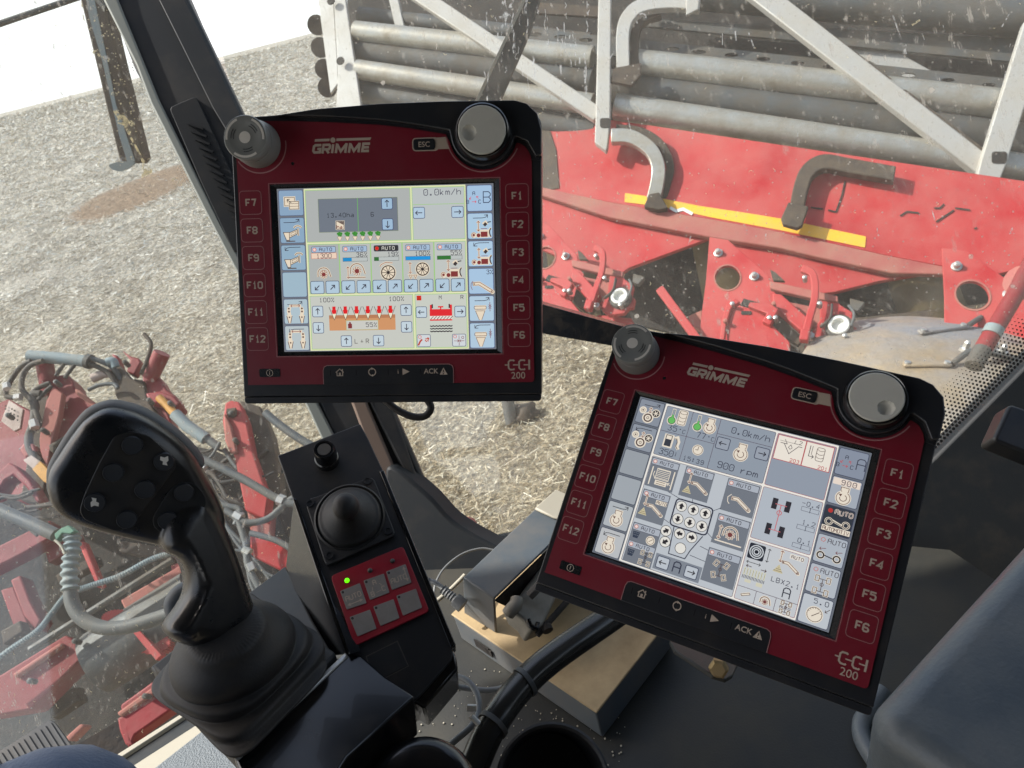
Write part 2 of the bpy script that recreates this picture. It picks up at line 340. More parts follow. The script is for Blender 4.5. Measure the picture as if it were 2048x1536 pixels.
# leather grain: voronoi bump
t = M['leather'].node_tree; v = nn(t, 'ShaderNodeTexVoronoi'); v.inputs['Scale'].default_value = 420; tc = nn(t, 'ShaderNodeTexCoord'); t.links.new(tc.outputs['Object'], v.inputs['Vector'])
bp = nn(t, 'ShaderNodeBump'); bp.inputs['Strength'].default_value = .9; bp.inputs['Distance'].default_value = .0012; t.links.new(v.outputs['Distance'], bp.inputs['Height']); t.links.new(bp.outputs[0], t.nodes['Principled BSDF'].inputs['Normal'])
def glassmat(name, base=.05, speck=.55, seed=0.0):
    """dusty pane: clear, a thin film of dust, specks, smears and splashes that catch the light"""
    m_ = bpy.data.materials.new(name); m_.use_nodes = True; t = m_.node_tree; L = t.links.new; t.nodes.remove(t.nodes['Principled BSDF'])
    out = t.nodes['Material Output']; tc = nn(t, 'ShaderNodeTexCoord')
    mp = nn(t, 'ShaderNodeMapping'); mp.inputs['Location'].default_value = (seed, seed*1.7, seed*.3); L(tc.outputs['Object'], mp.inputs[0])
    def ramp(v, a, b, k):
        r = nn(t, 'ShaderNodeMapRange'); r.clamp = True; r.inputs[1].default_value = a; r.inputs[2].default_value = b; r.inputs[3].default_value = 0; r.inputs[4].default_value = k; L(v, r.inputs[0]); return r.outputs[0]
    def add(a, b):
        q = nn(t, 'ShaderNodeMath', operation='ADD'); q.use_clamp = True
        L(a, q.inputs[0]); L(b, q.inputs[1]) if not isinstance(b, float) else setattr(q.inputs[1], 'default_value', b); return q.outputs[0]
    def mul(a, b):
        q = nn(t, 'ShaderNodeMath', operation='MULTIPLY'); L(a, q.inputs[0]); L(b, q.inputs[1]); return q.outputs[0]
    n0 = nn(t, 'ShaderNodeTexNoise'); n0.inputs['Scale'].default_value = 2.6; n0.inputs['Detail'].default_value = 3; L(mp.outputs[0], n0.inputs['Vector'])
    cl = ramp(n0.outputs[0], .38, .68, 1.0)
    vo = nn(t, 'ShaderNodeTexVoronoi'); vo.inputs['Scale'].default_value = 135; L(mp.outputs[0], vo.inputs['Vector'])
    r1 = nn(t, 'ShaderNodeMapRange'); r1.inputs[1].default_value = .24; r1.inputs[2].default_value = .14; r1.inputs[4].default_value = speck; L(vo.outputs['Distance'], r1.inputs[0])
    vw = nn(t, 'ShaderNodeTexWhiteNoise'); L(vo.outputs['Color'], vw.inputs['Vector']); pick = ramp(vw.outputs[0], .66, .98, 1.0)
    sp = mul(r1.outputs[0], pick)
    v2 = nn(t, 'ShaderNodeTexVoronoi'); v2.inputs['Scale'].default_value = 26; L(mp.outputs[0], v2.inputs['Vector'])
    nz = nn(t, 'ShaderNodeTexNoise'); nz.inputs['Scale'].default_value = 160; L(mp.outputs[0], nz.inputs['Vector'])
    dd = nn(t, 'ShaderNodeMath', operation='MULTIPLY_ADD'); L(nz.outputs[0], dd.inputs[0]); dd.inputs[1].default_value = .16; L(v2.outputs['Distance'], dd.inputs[2])
    r2 = nn(t, 'ShaderNodeMapRange'); r2.inputs[1].default_value = .19; r2.inputs[2].default_value = .15; r2.inputs[4].default_value = .75; L(dd.outputs[0], r2.inputs[0])
    w2 = nn(t, 'ShaderNodeTexWhiteNoise'); L(v2.outputs['Color'], w2.inputs['Vector']); spl = mul(r2.outputs[0], ramp(w2.outputs[0], .93, .99, 1.0))
    # fine hair-like scratches
    wv = nn(t, 'ShaderNodeMapping'); wv.inputs['Scale'].default_value = (190, 24, 60); wv.inputs['Rotation'].default_value = (.3, .9, .5); L(mp.outputs[0], wv.inputs[0])
    n3 = nn(t, 'ShaderNodeTexNoise'); n3.inputs['Scale'].default_value = 1; n3.inputs['Detail'].default_value = 2; L(wv.outputs[0], n3.inputs['Vector']); scr = ramp(n3.outputs[0], .63, .74, .55)
    film = ramp(n0.outputs[0], .3, .7, base*.8); n4 = nn(t, 'ShaderNodeTexNoise'); n4.inputs['Scale'].default_value = 22; n4.inputs['Detail'].default_value = 9; L(mp.outputs[0], n4.inputs['Vector'])
    film = add(add(film, ramp(n4.outputs[0], .45, .8, base*1.2)), base)
    tot = add(add(add(film, sp), spl), mul(scr, cl))
    df = nn(t, 'ShaderNodeBsdfDiffuse'); df.inputs[0].default_value = (.72, .69, .63, 1); tl = nn(t, 'ShaderNodeBsdfTranslucent'); tl.inputs[0].default_value = (.8, .77, .7, 1)
    a = nn(t, 'ShaderNodeMixShader'); a.inputs[0].default_value = .6; L(df.outputs[0], a.inputs[1]); L(tl.outputs[0], a.inputs[2])
    tr = nn(t, 'ShaderNodeBsdfTransparent'); tr.inputs[0].default_value = (.93, .955, .945, 1)
    mx = nn(t, 'ShaderNodeMixShader'); L(tot, mx.inputs[0]); L(tr.outputs[0], mx.inputs[1]); L(a.outputs[0], mx.inputs[2])
    gl = nn(t, 'ShaderNodeBsdfGlossy'); gl.inputs['Roughness'].default_value = .03; m3 = nn(t, 'ShaderNodeMixShader'); m3.inputs[0].default_value = .045; L(mx.outputs[0], m3.inputs[1]); L(gl.outputs[0], m3.inputs[2])
    L(m3.outputs[0], out.inputs[0]); return m_
M['glassL'] = glassmat('dusty_window_glass', .036, .35, 0.0)
M['glassR'] = glassmat('scratched_window_glass', .045, .38, 3.1)
def filmmat(name, col, a):
    m_ = bpy.data.materials.new(name); m_.use_nodes = True; t = m_.node_tree; L = t.links.new; b = t.nodes['Principled BSDF']; b.inputs['Base Color'].default_value = col; b.inputs['Roughness'].default_value = .8
    tc = nn(t, 'ShaderNodeTexCoord'); n = nn(t, 'ShaderNodeTexNoise'); n.inputs['Scale'].default_value = 130; n.inputs['Detail'].default_value = 5; L(tc.outputs['Object'], n.inputs['Vector'])
    r = nn(t, 'ShaderNodeMapRange'); r.inputs[1].default_value = .42; r.inputs[2].default_value = .62; r.inputs[4].default_value = a; L(n.outputs[0], r.inputs[0])
    tl = nn(t, 'ShaderNodeBsdfTranslucent'); tl.inputs[0].default_value = col; a1 = nn(t, 'ShaderNodeMixShader'); a1.inputs[0].default_value = .55; L(b.outputs[0], a1.inputs[1]); L(tl.outputs[0], a1.inputs[2])
    tr = nn(t, 'ShaderNodeBsdfTransparent'); a2 = nn(t, 'ShaderNodeMixShader'); L(r.outputs[0], a2.inputs[0]); L(tr.outputs[0], a2.inputs[1]); L(a1.outputs[0], a2.inputs[2]); L(a2.outputs[0], t.nodes['Material Output'].inputs[0]); return m_
M['film'] = filmmat('dried_water_film', S(225, 228, 230), .75); M['splash'] = filmmat('dried_mud_splash', S(222, 212, 180), 1.0)
# ================================================================ GROUND
def warm(t, pos, col):
    """yellower tint near the machine, fading out with distance"""
    L = t.links.new; sp = nn(t, 'ShaderNodeSeparateXYZ'); L(pos, sp.inputs[0]); nz = nn(t, 'ShaderNodeTexNoise'); nz.inputs['Scale'].default_value = .35; L(pos, nz.inputs['Vector'])
    ad = nn(t, 'ShaderNodeMath', operation='MULTIPLY_ADD'); L(nz.outputs[0], ad.inputs[0]); ad.inputs[1].default_value = 8; L(sp.outputs['Y'], ad.inputs[2])
    mr = nn(t, 'ShaderNodeMapRange'); mr.inputs[1].default_value = 18; mr.inputs[2].default_value = 8; L(ad.outputs[0], mr.inputs[0])
    m = nn(t, 'ShaderNodeMix', data_type='RGBA', blend_type='MULTIPLY'); L(mr.outputs[0], m.inputs[0]); L(col, m.inputs[6]); m.inputs[7].default_value = (1.0, .92, .76, 1); return m.outputs[2]
def ground_material():
    m_ = bpy.data.materials.new('stubble_ground'); m_.use_nodes = True; t = m_.node_tree; L = t.links.new; b = t.nodes['Principled BSDF']
    b.inputs['Roughness'].default_value = .85; geo = nn(t, 'ShaderNodeNewGeometry'); pos = geo.outputs['Position']
    def noise(s, d=6, st=(1, 1, 1)):
        mp = nn(t, 'ShaderNodeMapping'); mp.inputs['Scale'].default_value = st; L(pos, mp.inputs[0])
        n = nn(t, 'ShaderNodeTexNoise'); n.inputs['Scale'].default_value = s; n.inputs['Detail'].default_value = d; n.inputs['Roughness'].default_value = .65; L(mp.outputs[0], n.inputs['Vector']); return n.outputs[0]
    r = nn(t, 'ShaderNodeValToRGB'); e = r.color_ramp.elements
    e[0].position = .36; e[0].color = S(118, 111, 101); e[1].position = .64; e[1].color = S(220, 217, 210)
    x = r.color_ramp.elements.new(.5); x.color = S(172, 164, 150)
    L(noise(17, 14), r.inputs[0])
    # patches of bare and mealy soil
    r2 = nn(t, 'ShaderNodeValToRGB'); r2.color_ramp.elements[0].position = .45; r2.color_ramp.elements[1].position = .62; L(noise(.9, 6, (1, .5, 1)), r2.inputs[0])
    mx = nn(t, 'ShaderNodeMix', data_type='RGBA'); k = nn(t, 'ShaderNodeMath', operation='MULTIPLY'); k.inputs[1].default_value = .55; L(r2.outputs[0], k.inputs[0]); L(k.outputs[0], mx.inputs[0]); L(r.outputs[0], mx.inputs[6]); mx.inputs[7].default_value = S(184, 176, 162)
    # coarse ruts and clods that still read far out
    r5 = nn(t, 'ShaderNodeValToRGB'); e = r5.color_ramp.elements; e[0].position = .40; e[0].color = (.5, .48, .45, 1); e[1].position = .62; e[1].color = (1, 1, 1, 1); L(noise(1.3, 14, (1, .45, 1)), r5.inputs[0])
    m5 = nn(t, 'ShaderNodeMix', data_type='RGBA', blend_type='MULTIPLY'); m5.inputs[0].default_value = .75; L(mx.outputs[2], m5.inputs[6]); L(r5.outputs[0], m5.inputs[7]); mx = m5
    # ragged brown heap, and ragged soil beside the machine with shade painted in
    def blob(c, rad, soft, col, prev, sq=(1, 1, 1)):
        d = nn(t, 'ShaderNodeVectorMath', operation='SUBTRACT'); L(pos, d.inputs[0]); d.inputs[1].default_value = c
        sc_ = nn(t, 'ShaderNodeVectorMath', operation='MULTIPLY'); L(d.outputs[0], sc_.inputs[0]); sc_.inputs[1].default_value = sq
        ln = nn(t, 'ShaderNodeVectorMath', operation='LENGTH'); L(sc_.outputs[0], ln.inputs[0])
        ad = nn(t, 'ShaderNodeMath', operation='MULTIPLY_ADD'); L(noise(2.2/soft), ad.inputs[0]); ad.inputs[1].default_value = soft*2.4; L(ln.outputs['Value'], ad.inputs[2])
        mr = nn(t, 'ShaderNodeMapRange'); mr.inputs[1].default_value = rad+soft*1.6; mr.inputs[2].default_value = rad+soft*.9; L(ad.outputs[0], mr.inputs[0])
        q = nn(t, 'ShaderNodeMix', data_type='RGBA'); L(mr.outputs[0], q.inputs[0]); L(prev, q.inputs[6]); L(col, q.inputs[7]); return q.outputs[2]
    rs = nn(t, 'ShaderNodeValToRGB'); e = rs.color_ramp.elements; e[0].position = .35; e[0].color = S(46, 38, 30); e[1].position = .7; e[1].color = S(112, 92, 70); L(noise(14, 9), rs.inputs[0])
    rh = nn(t, 'ShaderNodeValToRGB'); e = rh.color_ramp.elements; e[0].position = .35; e[0].color = S(96, 76, 58); e[1].position = .7; e[1].color = S(158, 134, 108); L(noise(9, 9), rh.inputs[0])
    c = HZ(290, 378, 0)
    o = blob((c.x, c.y, 0), 1.8, .6, rh.outputs[0], mx.outputs[2], (1, .5, 1))
    c = HZ(150, 1300, 0)
    o = blob((c.x-.4, c.y-.1, 0), 1.35, .45, rs.outputs[0], o, (.7, 1, 1))
    L(warm(t, pos, o), b.inputs['Base Color'])
    bp = nn(t, 'ShaderNodeBump'); bp.inputs['Strength'].default_value = 1; bp.inputs['Distance'].default_value = .16; L(noise(6, 14), bp.inputs['Height']); L(bp.outputs[0], b.inputs['Normal'])
    return m_
bm = bmesh.new(); N = 90
xs = np.sign(np.linspace(-1, 1, N))*np.abs(np.linspace(-1, 1, N))**3*600
ys = np.concatenate([[-300, -60, -20, -8], -4+np.linspace(0, 1, N)**3*900])
vs = [[bm.verts.new((x, y, .035*math.sin(x*1.3+y*.7)*math.sin(y*1.1-x*.4)+(.05*math.sin(y*.35+x*.05) if y > 6 else 0) if -60 < x < 60 and -8 < y < 80 else 0)) for x in xs] for y in ys]
for a, b_ in zip(vs, vs[1:]):
    for i in range(len(xs)-1): bm.faces.new((a[i], a[i+1], b_[i+1], b_[i]))
M['ground'] = ground_material()
tag(fin(bm, 'ground', M['ground'], angle=180), 'pale stubble field strewn with chopped straw', 'ground', kind='structure')
def straw_mat():
    m_ = bpy.data.materials.new('chopped_straw'); m_.use_nodes = True; t = m_.node_tree; L = t.links.new; b = t.nodes['Principled BSDF']; b.inputs['Roughness'].default_value = .5
    g = nn(t, 'ShaderNodeNewGeometry'); r = nn(t, 'ShaderNodeValToRGB'); e = r.color_ramp.elements
    e[0].position = 0; e[0].color = S(134, 122, 104); e[1].position = 1; e[1].color = S(232, 230, 224)
    for p, c in ((.3, S(176, 164, 144)), (.6, S(206, 198, 182)), (.8, S(196, 196, 190))): r.color_ramp.elements.new(p).color = c
    L(g.outputs['Random Per Island'], r.inputs[0]); L(warm(t, g.outputs['Position'], r.outputs[0]), b.inputs['Base Color']); return m_
def straws():
    n = 560000
    y = 2.4*150**rng.random(n); x = (rng.random(n)*2-1)*(1.2+y*.95)
    keep = ~((((x-HZ(150, 1300, 0).x)*.7)**2+(y-HZ(150, 1300, 0).y)**2 < 2.4) & (rng.random(n) < .9))
    cpile = HZ(290, 378, 0); keep &= ~(((x-cpile.x)**2+((y-cpile.y)*.5)**2 < 3.2) & (rng.random(n) < .93))
    x, y = x[keep], y[keep]; n = len(x)
    ln = (.010+rng.random(n)**3*.042)*(.8+y*.08); wd = (.0010+rng.random(n)*.0013)*(.8+y*.14)
    a = rng.uniform(0, 3.1416, n); a = np.where(rng.random(n) < .5, rng.normal(.4, .5, n), a); tl = rng.normal(0, .34, n)
    dx = np.stack([np.cos(a)*np.cos(tl), np.sin(a)*np.cos(tl), np.sin(tl)], 1)*ln[:, None]
    rl = rng.random(n)*3.14; sx = np.stack([-np.sin(a)*np.cos(rl), np.cos(a)*np.cos(rl), np.abs(np.sin(rl))], 1)*wd[:, None]
    z = .035*np.sin(x*1.3+y*.7)*np.sin(y*1.1-x*.4)+np.where(y > 6, .05*np.sin(y*.35+x*.05), 0)
    c = np.stack([x, y, z+.012+rng.random(n)*.03+np.abs(np.sin(tl))*ln*.5], 1)
    v = np.stack([c-dx-sx, c+dx-sx, c+dx+sx, c-dx+sx], 1).reshape(-1, 3).astype(np.float32)
    me = bpy.data.meshes.new('straw_litter'); me.vertices.add(4*n); me.vertices.foreach_set('co', v.ravel())
    me.loops.add(4*n); me.loops.foreach_set('vertex_index', np.arange(4*n, dtype=np.int32)); me.polygons.add(n)
    me.polygons.foreach_set('loop_start', np.arange(0, 4*n, 4, dtype=np.int32)); me.polygons.foreach_set('loop_total', np.full(n, 4, np.int32))
    me.update(); me.materials.append(straw_mat()); o = bpy.data.objects.new('straw_litter', me); C.objects.link(o)
    tag(o, 'chopped straw and stubble littering the field', 'straw', kind='stuff')
straws()
# ================================================================ CAB SHELL
cab = thing('operator_cab', 'dark operator cab with sloping grey pillar, window beam and dusty glass around the controls', 'cab')
PC = Plane((300, 100, 1.18), (850, 1100, 1.22), (-300, 1100, 1.1))    # plane of the front glazing
PR = Plane((400, 100, 1.19), (850, 1100, 1.22), (1900, 900, 1.0))     # side glazing
def L2(p0, p1, y): return p0[0]+(p1[0]-p0[0])*(y-p0[1])/(p1[1]-p0[1])
def strip(l0, l1, r0, r1, ys):  # strip between a left and a right edge line
    return [(L2(l0, l1, y), y) for y in ys]+[(L2(r0, r1, y), y) for y in reversed(ys)]
slab('front_pillar', PC, [(222, -60), (352, -60), (378, 0), (480, 215), (600, 460), (780, 800), (850, 960), (905, 1085), (905, 1190), (800, 1190), (640, 815), (430, 420), (270, 140), (214, 0)], .09, M['pillar'], cab, h=.0, bev=.006, lab='dark grey front pillar')
slab('pillar_edge_trim', PC, [(186, -60), (222, -60), (236, 0), (318, 200), (438, 440), (640, 815), (735, 1000), (700, 1000), (614, 815), (408, 420), (300, 205), (272, 130), (207, 0)], .03, M['pillargrey'], cab, h=.004, bev=.003)
slab('pillar_face_trim', PC, [(302, -60), (345, -60), (371, 0), (474, 215), (590, 440), (740, 740), (708, 740), (560, 440), (425, 215), (318, 0)], .02, M['pillar'], cab, h=.005, bev=.0015)
slab('pillar_lower_trim', PC, [(660, 700), (700, 700), (737, 812), (800, 960), (872, 1110), (890, 1190), (845, 1190), (770, 990), (705, 812)], .02, M['pillartan'], cab, h=.012, bev=.004)
slab('pillar_seal', PC, [(700, 690), (722, 700), (782, 810), (838, 965), (880, 1030), (868, 1050), (800, 930), (741, 810)], .03, M['rubber'], cab, h=.010, bev=.004)
vent = slab('pillar_vent', PC, rpoly([(338, 215), (392, 192), (470, 360), (485, 500), (468, 505), (400, 360)], 10), .012, M['wall'], cab, h=.005, bev=.001)
bm = bmesh.new()
for i in range(15):
    y = 245+i*15.5; x = 352+(y-215)*.47
    prism(bm, PC, bar2((x+10, y+2), (x+40-i*.6, y+12), 4), .004, .008)
fin(bm, 'louvre', M['black'], vent)
slab('window_beam', PR, rpoly([(560, 452), (1090, 610), (1300, 668), (1520, 732), (1520, 790), (1225, 692), (1090, 668), (560, 520)], 4), .05, M['blackgloss'], cab, h=.012, bev=.008, seg=3, lab='glossy black beam below the side window')
slab('lower_window_sill', PR, smooth([(770, 935), (850, 985), (905, 1042), (975, 1085), (1050, 1118), (1120, 1130), (1120, 1260), (860, 1260), (800, 1100)], 4, True), .05, M['wall'], cab, h=.02, bev=.008)
slab('front_glass', PC, [(-420, -320), (170, -320), (300, 130), (450, 440), (660, 850), (760, 1060), (700, 1180), (590, 1240), (430, 1330), (100, 1520), (-60, 1640), (-420, 1640)], .004, M['glassL'], cab, h=-.04)
slab('side_glass', PR, [(330, -300), (2300, -300), (2300, 480), (1870, 915), (1500, 780), (1090, 640), (560, 480), (470, 200)], .004, M['glassR'], cab, h=-.04)
slab('lower_side_glass', PR, [(560, 500), (1090, 650), (1500, 760), (1850, 930), (1500, 1250), (1000, 1130), (860, 990), (760, 800)], .004, M['glassR'], cab, h=-.045)
def dots(name, f, edge0, edge1, nrm, rows, pitch, m_, r0, n_along, jit=0):
    bm = bmesh.new(); a, b_ = Vector(edge0), Vector(edge1); d = (b_-a); n = Vector(nrm).normalized()
    for k in range(rows):
        for i in range(n_along):
            t_ = (i+(k % 2)*.5)/n_along; p = a+d*t_+n*(k*pitch); r = r0*(1-k/rows)**.6
            if r < .35: continue
            prism(bm, f, circ(p.x, p.y, r, 7), .0003, -.0385)
    return fin(bm, name, m_, cab, flat=True)
M['frit'] = mat('black_frit', S(10, 12, 14), .5)
M['fritw'] = mat('pale_worn_frit', S(190, 190, 184), .6)
dots('frit_dots', PR, (2095, 690), (1850, 935), (-.707, -.707), 13, 7.2, M['frit'], 3.7, 40)
dots('frit_dots', PC, (268, 120), (470, 520), (-.89, .45), 5, 5.0, M['fritw'], 1.6, 74)
# dark side wall right of the glass, floor, unseen roof and rear wall added to block the sun
slab('side_wall', PR, [(2300, 480), (1868, 916), (1500, 1250), (1500, 1700), (2600, 1700), (2600, 480)], .05, M['wall'], cab, h=-.02, bev=.004)
F0 = 2.2
FL = Level(F0)
slab('cab_floor', FL, [(895, 1090), (1180, 1030), (1900, 1100), (2500, 1500), (2500, 2300), (-200, 2300), (330, 1500), (520, 1330), (700, 1180)], .04, M['floor'], cab, lab='dark rubber covered floor shelf')
bm = bmesh.new(); boxb(bm, Vector((-1.9, -1.3, 4.05)), Vector((3.7, 0, 0)), Vector((0, 2.42, 0)), Vector((0, 0, .06))); fin(bm, 'sun_block_roof', M['pillar'], cab, bev=.02)
bm = bmesh.new(); boxb(bm, Vector((-1.6, -1.3, 1.4)), Vector((3.4, 0, 0)), Vector((0, .06, 0)), Vector((0, 0, 2.65))); fin(bm, 'sun_block_wall', M['pillar'], cab, bev=.02)
bm = bmesh.new(); boxb(bm, Vector((1.35, -1.24, 1.4)), Vector((.05, 0, 0)), Vector((0, 2.0, 0)), Vector((0, 0, 1.5))); fin(bm, 'right_side_panel', M['wall'], cab, bev=.02)
# sill strip and seal by the left foot of the console
PS = Plane((270, 1500, .92), (400, 1430, .98), (480, 1530, .84))
slab('window_seal', PS, [(225, 1520), (377, 1421), (408, 1441), (255, 1545), (200, 1600), (160, 1600)], .02, M['black'], cab, h=.003, bev=.002)
slab('seal_edge', PS, [(120, 1586), (238, 1506), (377, 1418), (381, 1424), (243, 1513), (126, 1593)], .01, M['sill'], cab, h=.008, bev=.001)
slab('sill_strip', PS, [(270, 1528), (402, 1443), (420, 1462), (300, 1545), (250, 1600), (180, 1600)], .02, M['sill'], cab, h=.012, bev=.002)
slab('leather_trim', PS, [(285, 1552), (408, 1456), (470, 1510), (520, 1600), (250, 1600)], .03, M['leather'], cab, h=.02, bev=.004)
# ================================================================ ROLLER BUNKER OF THE HARVESTER
PT = Plane((2048, 345, 3.85), (700, 150, 5.0), (1400, -40, 4.5))
def Tp(u, v, h=0.0): return PT(u, v, h)
rb = thing('roller_bunker', 'galvanised bunker side of horizontal steel tubes, uprights and diagonal braces above the red hood', 'conveyor', Tp(1400, 300))
def tubepx(name, pts, rpx, m_, h, parent=rb, n=20, k=3, cap=True, f=None):
    f = f or PT; bm = bmesh.new(); w3 = [f(u, v, h) for u, v in pts]
    d = (w3[0]-CAM).dot(FW); r = [rpx*((p-CAM).dot(FW))/FPX for p in w3]
    r = sum(r)/len(r); tube(bm, w3, r, n, k, cap); return fin(bm, name, m_, parent)
tubepx('tube', [(712, 63), (1185, 116)], 21, M['galv'], .02)
tubepx('tube', [(1238, 122), (2120, 222)], 28, M['galv'], .02)
tubepx('tube', [(716, 139), (1185, 209)], 20, M['galv'], .02)
tubepx('tube', [(1232, 213), (2120, 350)], 28, M['galv'], .02)
tubepx('tube', [(712, 101), (1185, 163)], 25, M['galvdark'], -.06)
tubepx('tube', [(1200, 168), (2120, 291)], 33, M['galvdark'], -.06)
tubepx('tube', [(716, 182), (1190, 262)], 21, M['galvdark'], -.08)
tubepx('tube', [(1300, -22), (2120, 44)], 34, M['galvdark'], -.02)
tubepx('tube', [(720, 30), (1180, 84)], 16, M['galvdark'], -.16)
slab('top_plate', PT, [(1270, 36), (2120, 82), (2120, 132), (1270, 50)], .02, M['galvdark'], rb, h=-.1)
slab('top_plate', PT, [(1040, 2), (1210, 14), (1210, 34), (1040, 24)], .02, M['brownsteel'], rb, h=-.12)
holes = [circ(x, y, 14, 12, 4.2) for x, y in ((1070, 69), (1122, 74), (1172, 80), (1345, 98), (1398, 104), (1463, 110), (1527, 118), (1595, 126), (1660, 133), (1740, 141), (1817, 150), (1896, 160), (1978, 170))]
slab('perforated_plate', PT, [(1040, 54), (2120, 168), (2120, 202), (1040, 92)], .01, M['galvdark'], rb, h=-.03, holes=holes)
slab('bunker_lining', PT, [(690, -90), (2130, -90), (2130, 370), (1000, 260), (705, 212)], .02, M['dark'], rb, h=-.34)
slab('inner_strut', PT, bar2((778, -40), (800, 56), 18), .05, M['galvpale'], rb, h=-.1, bev=.004)
slab('inner_strut', PT, bar2((1690, 70), (1850, 158), 42), .04, M['galvpale'], rb, h=-.14, bev=.004)
slab('end_upright', PT, [(664, -60), (682, -60), (722, 210), (716, 216), (672, 216), (674, 180), (676, 150)], .03, M['galvpale'], rb, h=.07, bev=.004)
slab('end_upright', PT, [(628, -60), (663, -60), (676, 150), (677, 165), (661, 187)], .02, M['galvpale'], rb, h=.05, bev=.004)
for x, y in ((662, 2), (681, 122)):
    bm = bmesh.new(); lathe(bm, PT(x, y, .102), PT.n, [(0, .006), (.028, .006), (.028, -.004)], 18); fin(bm, 'bolt_hole_cover', M['dark'], rb)
for i, (y, x) in enumerate(((50, 634), (95, 641), (138, 649), (175, 655))):
    bm = bmesh.new(); a, b_ = PT(x, y, .02), PT(x, y, -.16); r = 24*(a-CAM).dot(FW)/FPX; tube(bm, [a, b_], r*.8, 16, 1)
    fin(bm, 'roller_end', M['brownsteel'], rb)
slab('diagonal_brace', PT, bar2((815, -28), (1196, 228), 30), .05, M['galvpale'], rb, h=.12, bev=.006)
slab('diagonal_brace', PT, bar2((1498, -34), (1972, 334), 43), .05, M['galvpale'], rb, h=.12, bev=.006)
slab('brace_edge', PT, bar2((1524, -34), (1990, 318), 7), .04, M['brownsteel'], rb, h=.095)
slab('upright', PT, [(1198, -60), (1222, -60), (1220, 238), (1215, 292), (1212, 302), (1189, 284), (1191, 240)], .05, M['galvpale'], rb, h=.17, bev=.005)
slab('upright', PT, [(2050, 40), (2105, 40), (2012, 330), (1990, 384), (1954, 352), (1962, 320)], .06, M['galvpale'], rb, h=.17, bev=.006)
slab('upright_slot', PT, rrect(1984, 303, 2014, 326, 6), .004, M['dark'], rb, h=.175)
slab('upright_slot', PT, rrect(1200, 236, 1221, 255, 5), .004, M['dark'], rb, h=.175)
def band(name, pts, w, m_, h, t, parent, f=PT, bev=.004, k=5):
    s = [(p.x, p.y) for p in smooth([Vector((a, b)) for a, b in pts], k)]; A, B = offs(s, w)
    return slab(name, f, [tuple(p) for p in A]+[tuple(p) for p in reversed(B)], t, m_, parent, h=h, bev=bev)
st1 = band('step_bracket', [(1246, 138), (1246, 60), (1262, 24), (1290, 8), (1340, 2), (1400, 6)], 26, M['galvpale'], .15, .05, rb)
band('step_edge', [(1269, 135), (1270, 60), (1288, 34), (1320, 22)], 18, M['brownsteel'], .10, .05, rb)
slab('foot_plate', PT, [(1228, 136), (1282, 126), (1280, 150), (1262, 170), (1220, 162)], .03, M['brownsteel'], rb, h=.16)
slab('bracket_tab', PT, [(1374, -30), (1402, -30), (1396, 18), (1372, 30)], .02, M['galvpale'], rb, h=.17, bev=.003)
band('lower_bracket', [(1222, 270), (1262, 272), (1300, 296), (1316, 330), (1314, 365), (1306, 398)], 27, M['galv'], .20, .05, rb)
band('bracket_edge', [(1232, 256), (1282, 262), (1322, 288), (1340, 330), (1333, 370), (1325, 400)], 16, M['brownsteel'], .14, .05, rb)  # brown band for the bracket's dark side, shading put into colour
slab('bracket_clamp', PT, [(1298, 388), (1318, 384), (1336, 416), (1316, 420), (1288, 412)], .05, M['brownsteel'], rb, h=.22, bev=.005)
PHb = Plane((1090, 400, 4.38), (2040, 450, 3.35), (1500, 250, 4.05))
band('lower_step', [(1790, 346), (1700, 330), (1648, 322), (1616, 340), (1602, 372), (1594, 412)], 29, M['brownsteel'], .02, .05, rb, f=PHb, bev=.006)
slab('foot_plate', PHb, [(1577, 404), (1617, 412), (1604, 450), (1594, 456), (1566, 448), (1562, 436)], .03, M['brownsteel'], rb, h=.04, bev=.004)
slab('step_rail', PT, [(1760, 340), (2120, 395), (2120, 418), (1760, 366)], .05, M['brownsteel'], rb, h=.05, bev=.004)
# ---- red hood
PH = Plane((1090, 400, 4.45), (2040, 450, 3.42), (1500, 250, 4.12))
hood = thing('red_hood', 'red sheet metal hood with a worn yellow stripe below the galvanised tubes', 'machine hood', PH(1500, 400))
slab('upper_sheet', PH, [(1040, 235), (1230, 240), (1400, 265), (2120, 372), (2120, 520), (2060, 534), (1990, 549), (1930, 541), (1768, 510), (1560, 464), (1419, 438), (1216, 404), (1120, 384), (1040, 366)], .03, M['mred'], hood, bev=.004)
slab('ridge_band', PH, [(1040, 364), (1120, 382), (1216, 403), (1419, 437), (1560, 463), (1768, 509), (1930, 541), (1992, 550), (1900, 548), (1781, 546), (1634, 514), (1560, 496), (1419, 474), (1216, 434), (1100, 396), (1040, 376)], .04, M['mreddusty'], hood, h=.02, bev=.006)
slab('lower_sheet', PH, [(1040, 374), (1100, 394), (1216, 432), (1419, 472), (1560, 494), (1634, 512), (1781, 545), (1840, 548), (1760, 562), (1670, 584), (1600, 592), (1500, 560), (1440, 505), (1419, 476), (1258, 536), (1225, 560), (1040, 480)], .03, M['mred'], hood, h=-.03, bev=.004)
slab('yellow_stripe', PH, rpoly([(1250, 386), (1330, 398), (1400, 412), (1500, 427), (1560, 437), (1732, 473), (1730, 495), (1560, 460), (1420, 434), (1330, 414), (1249, 404)], 2), .003, M['yellow'], hood, h=.004)
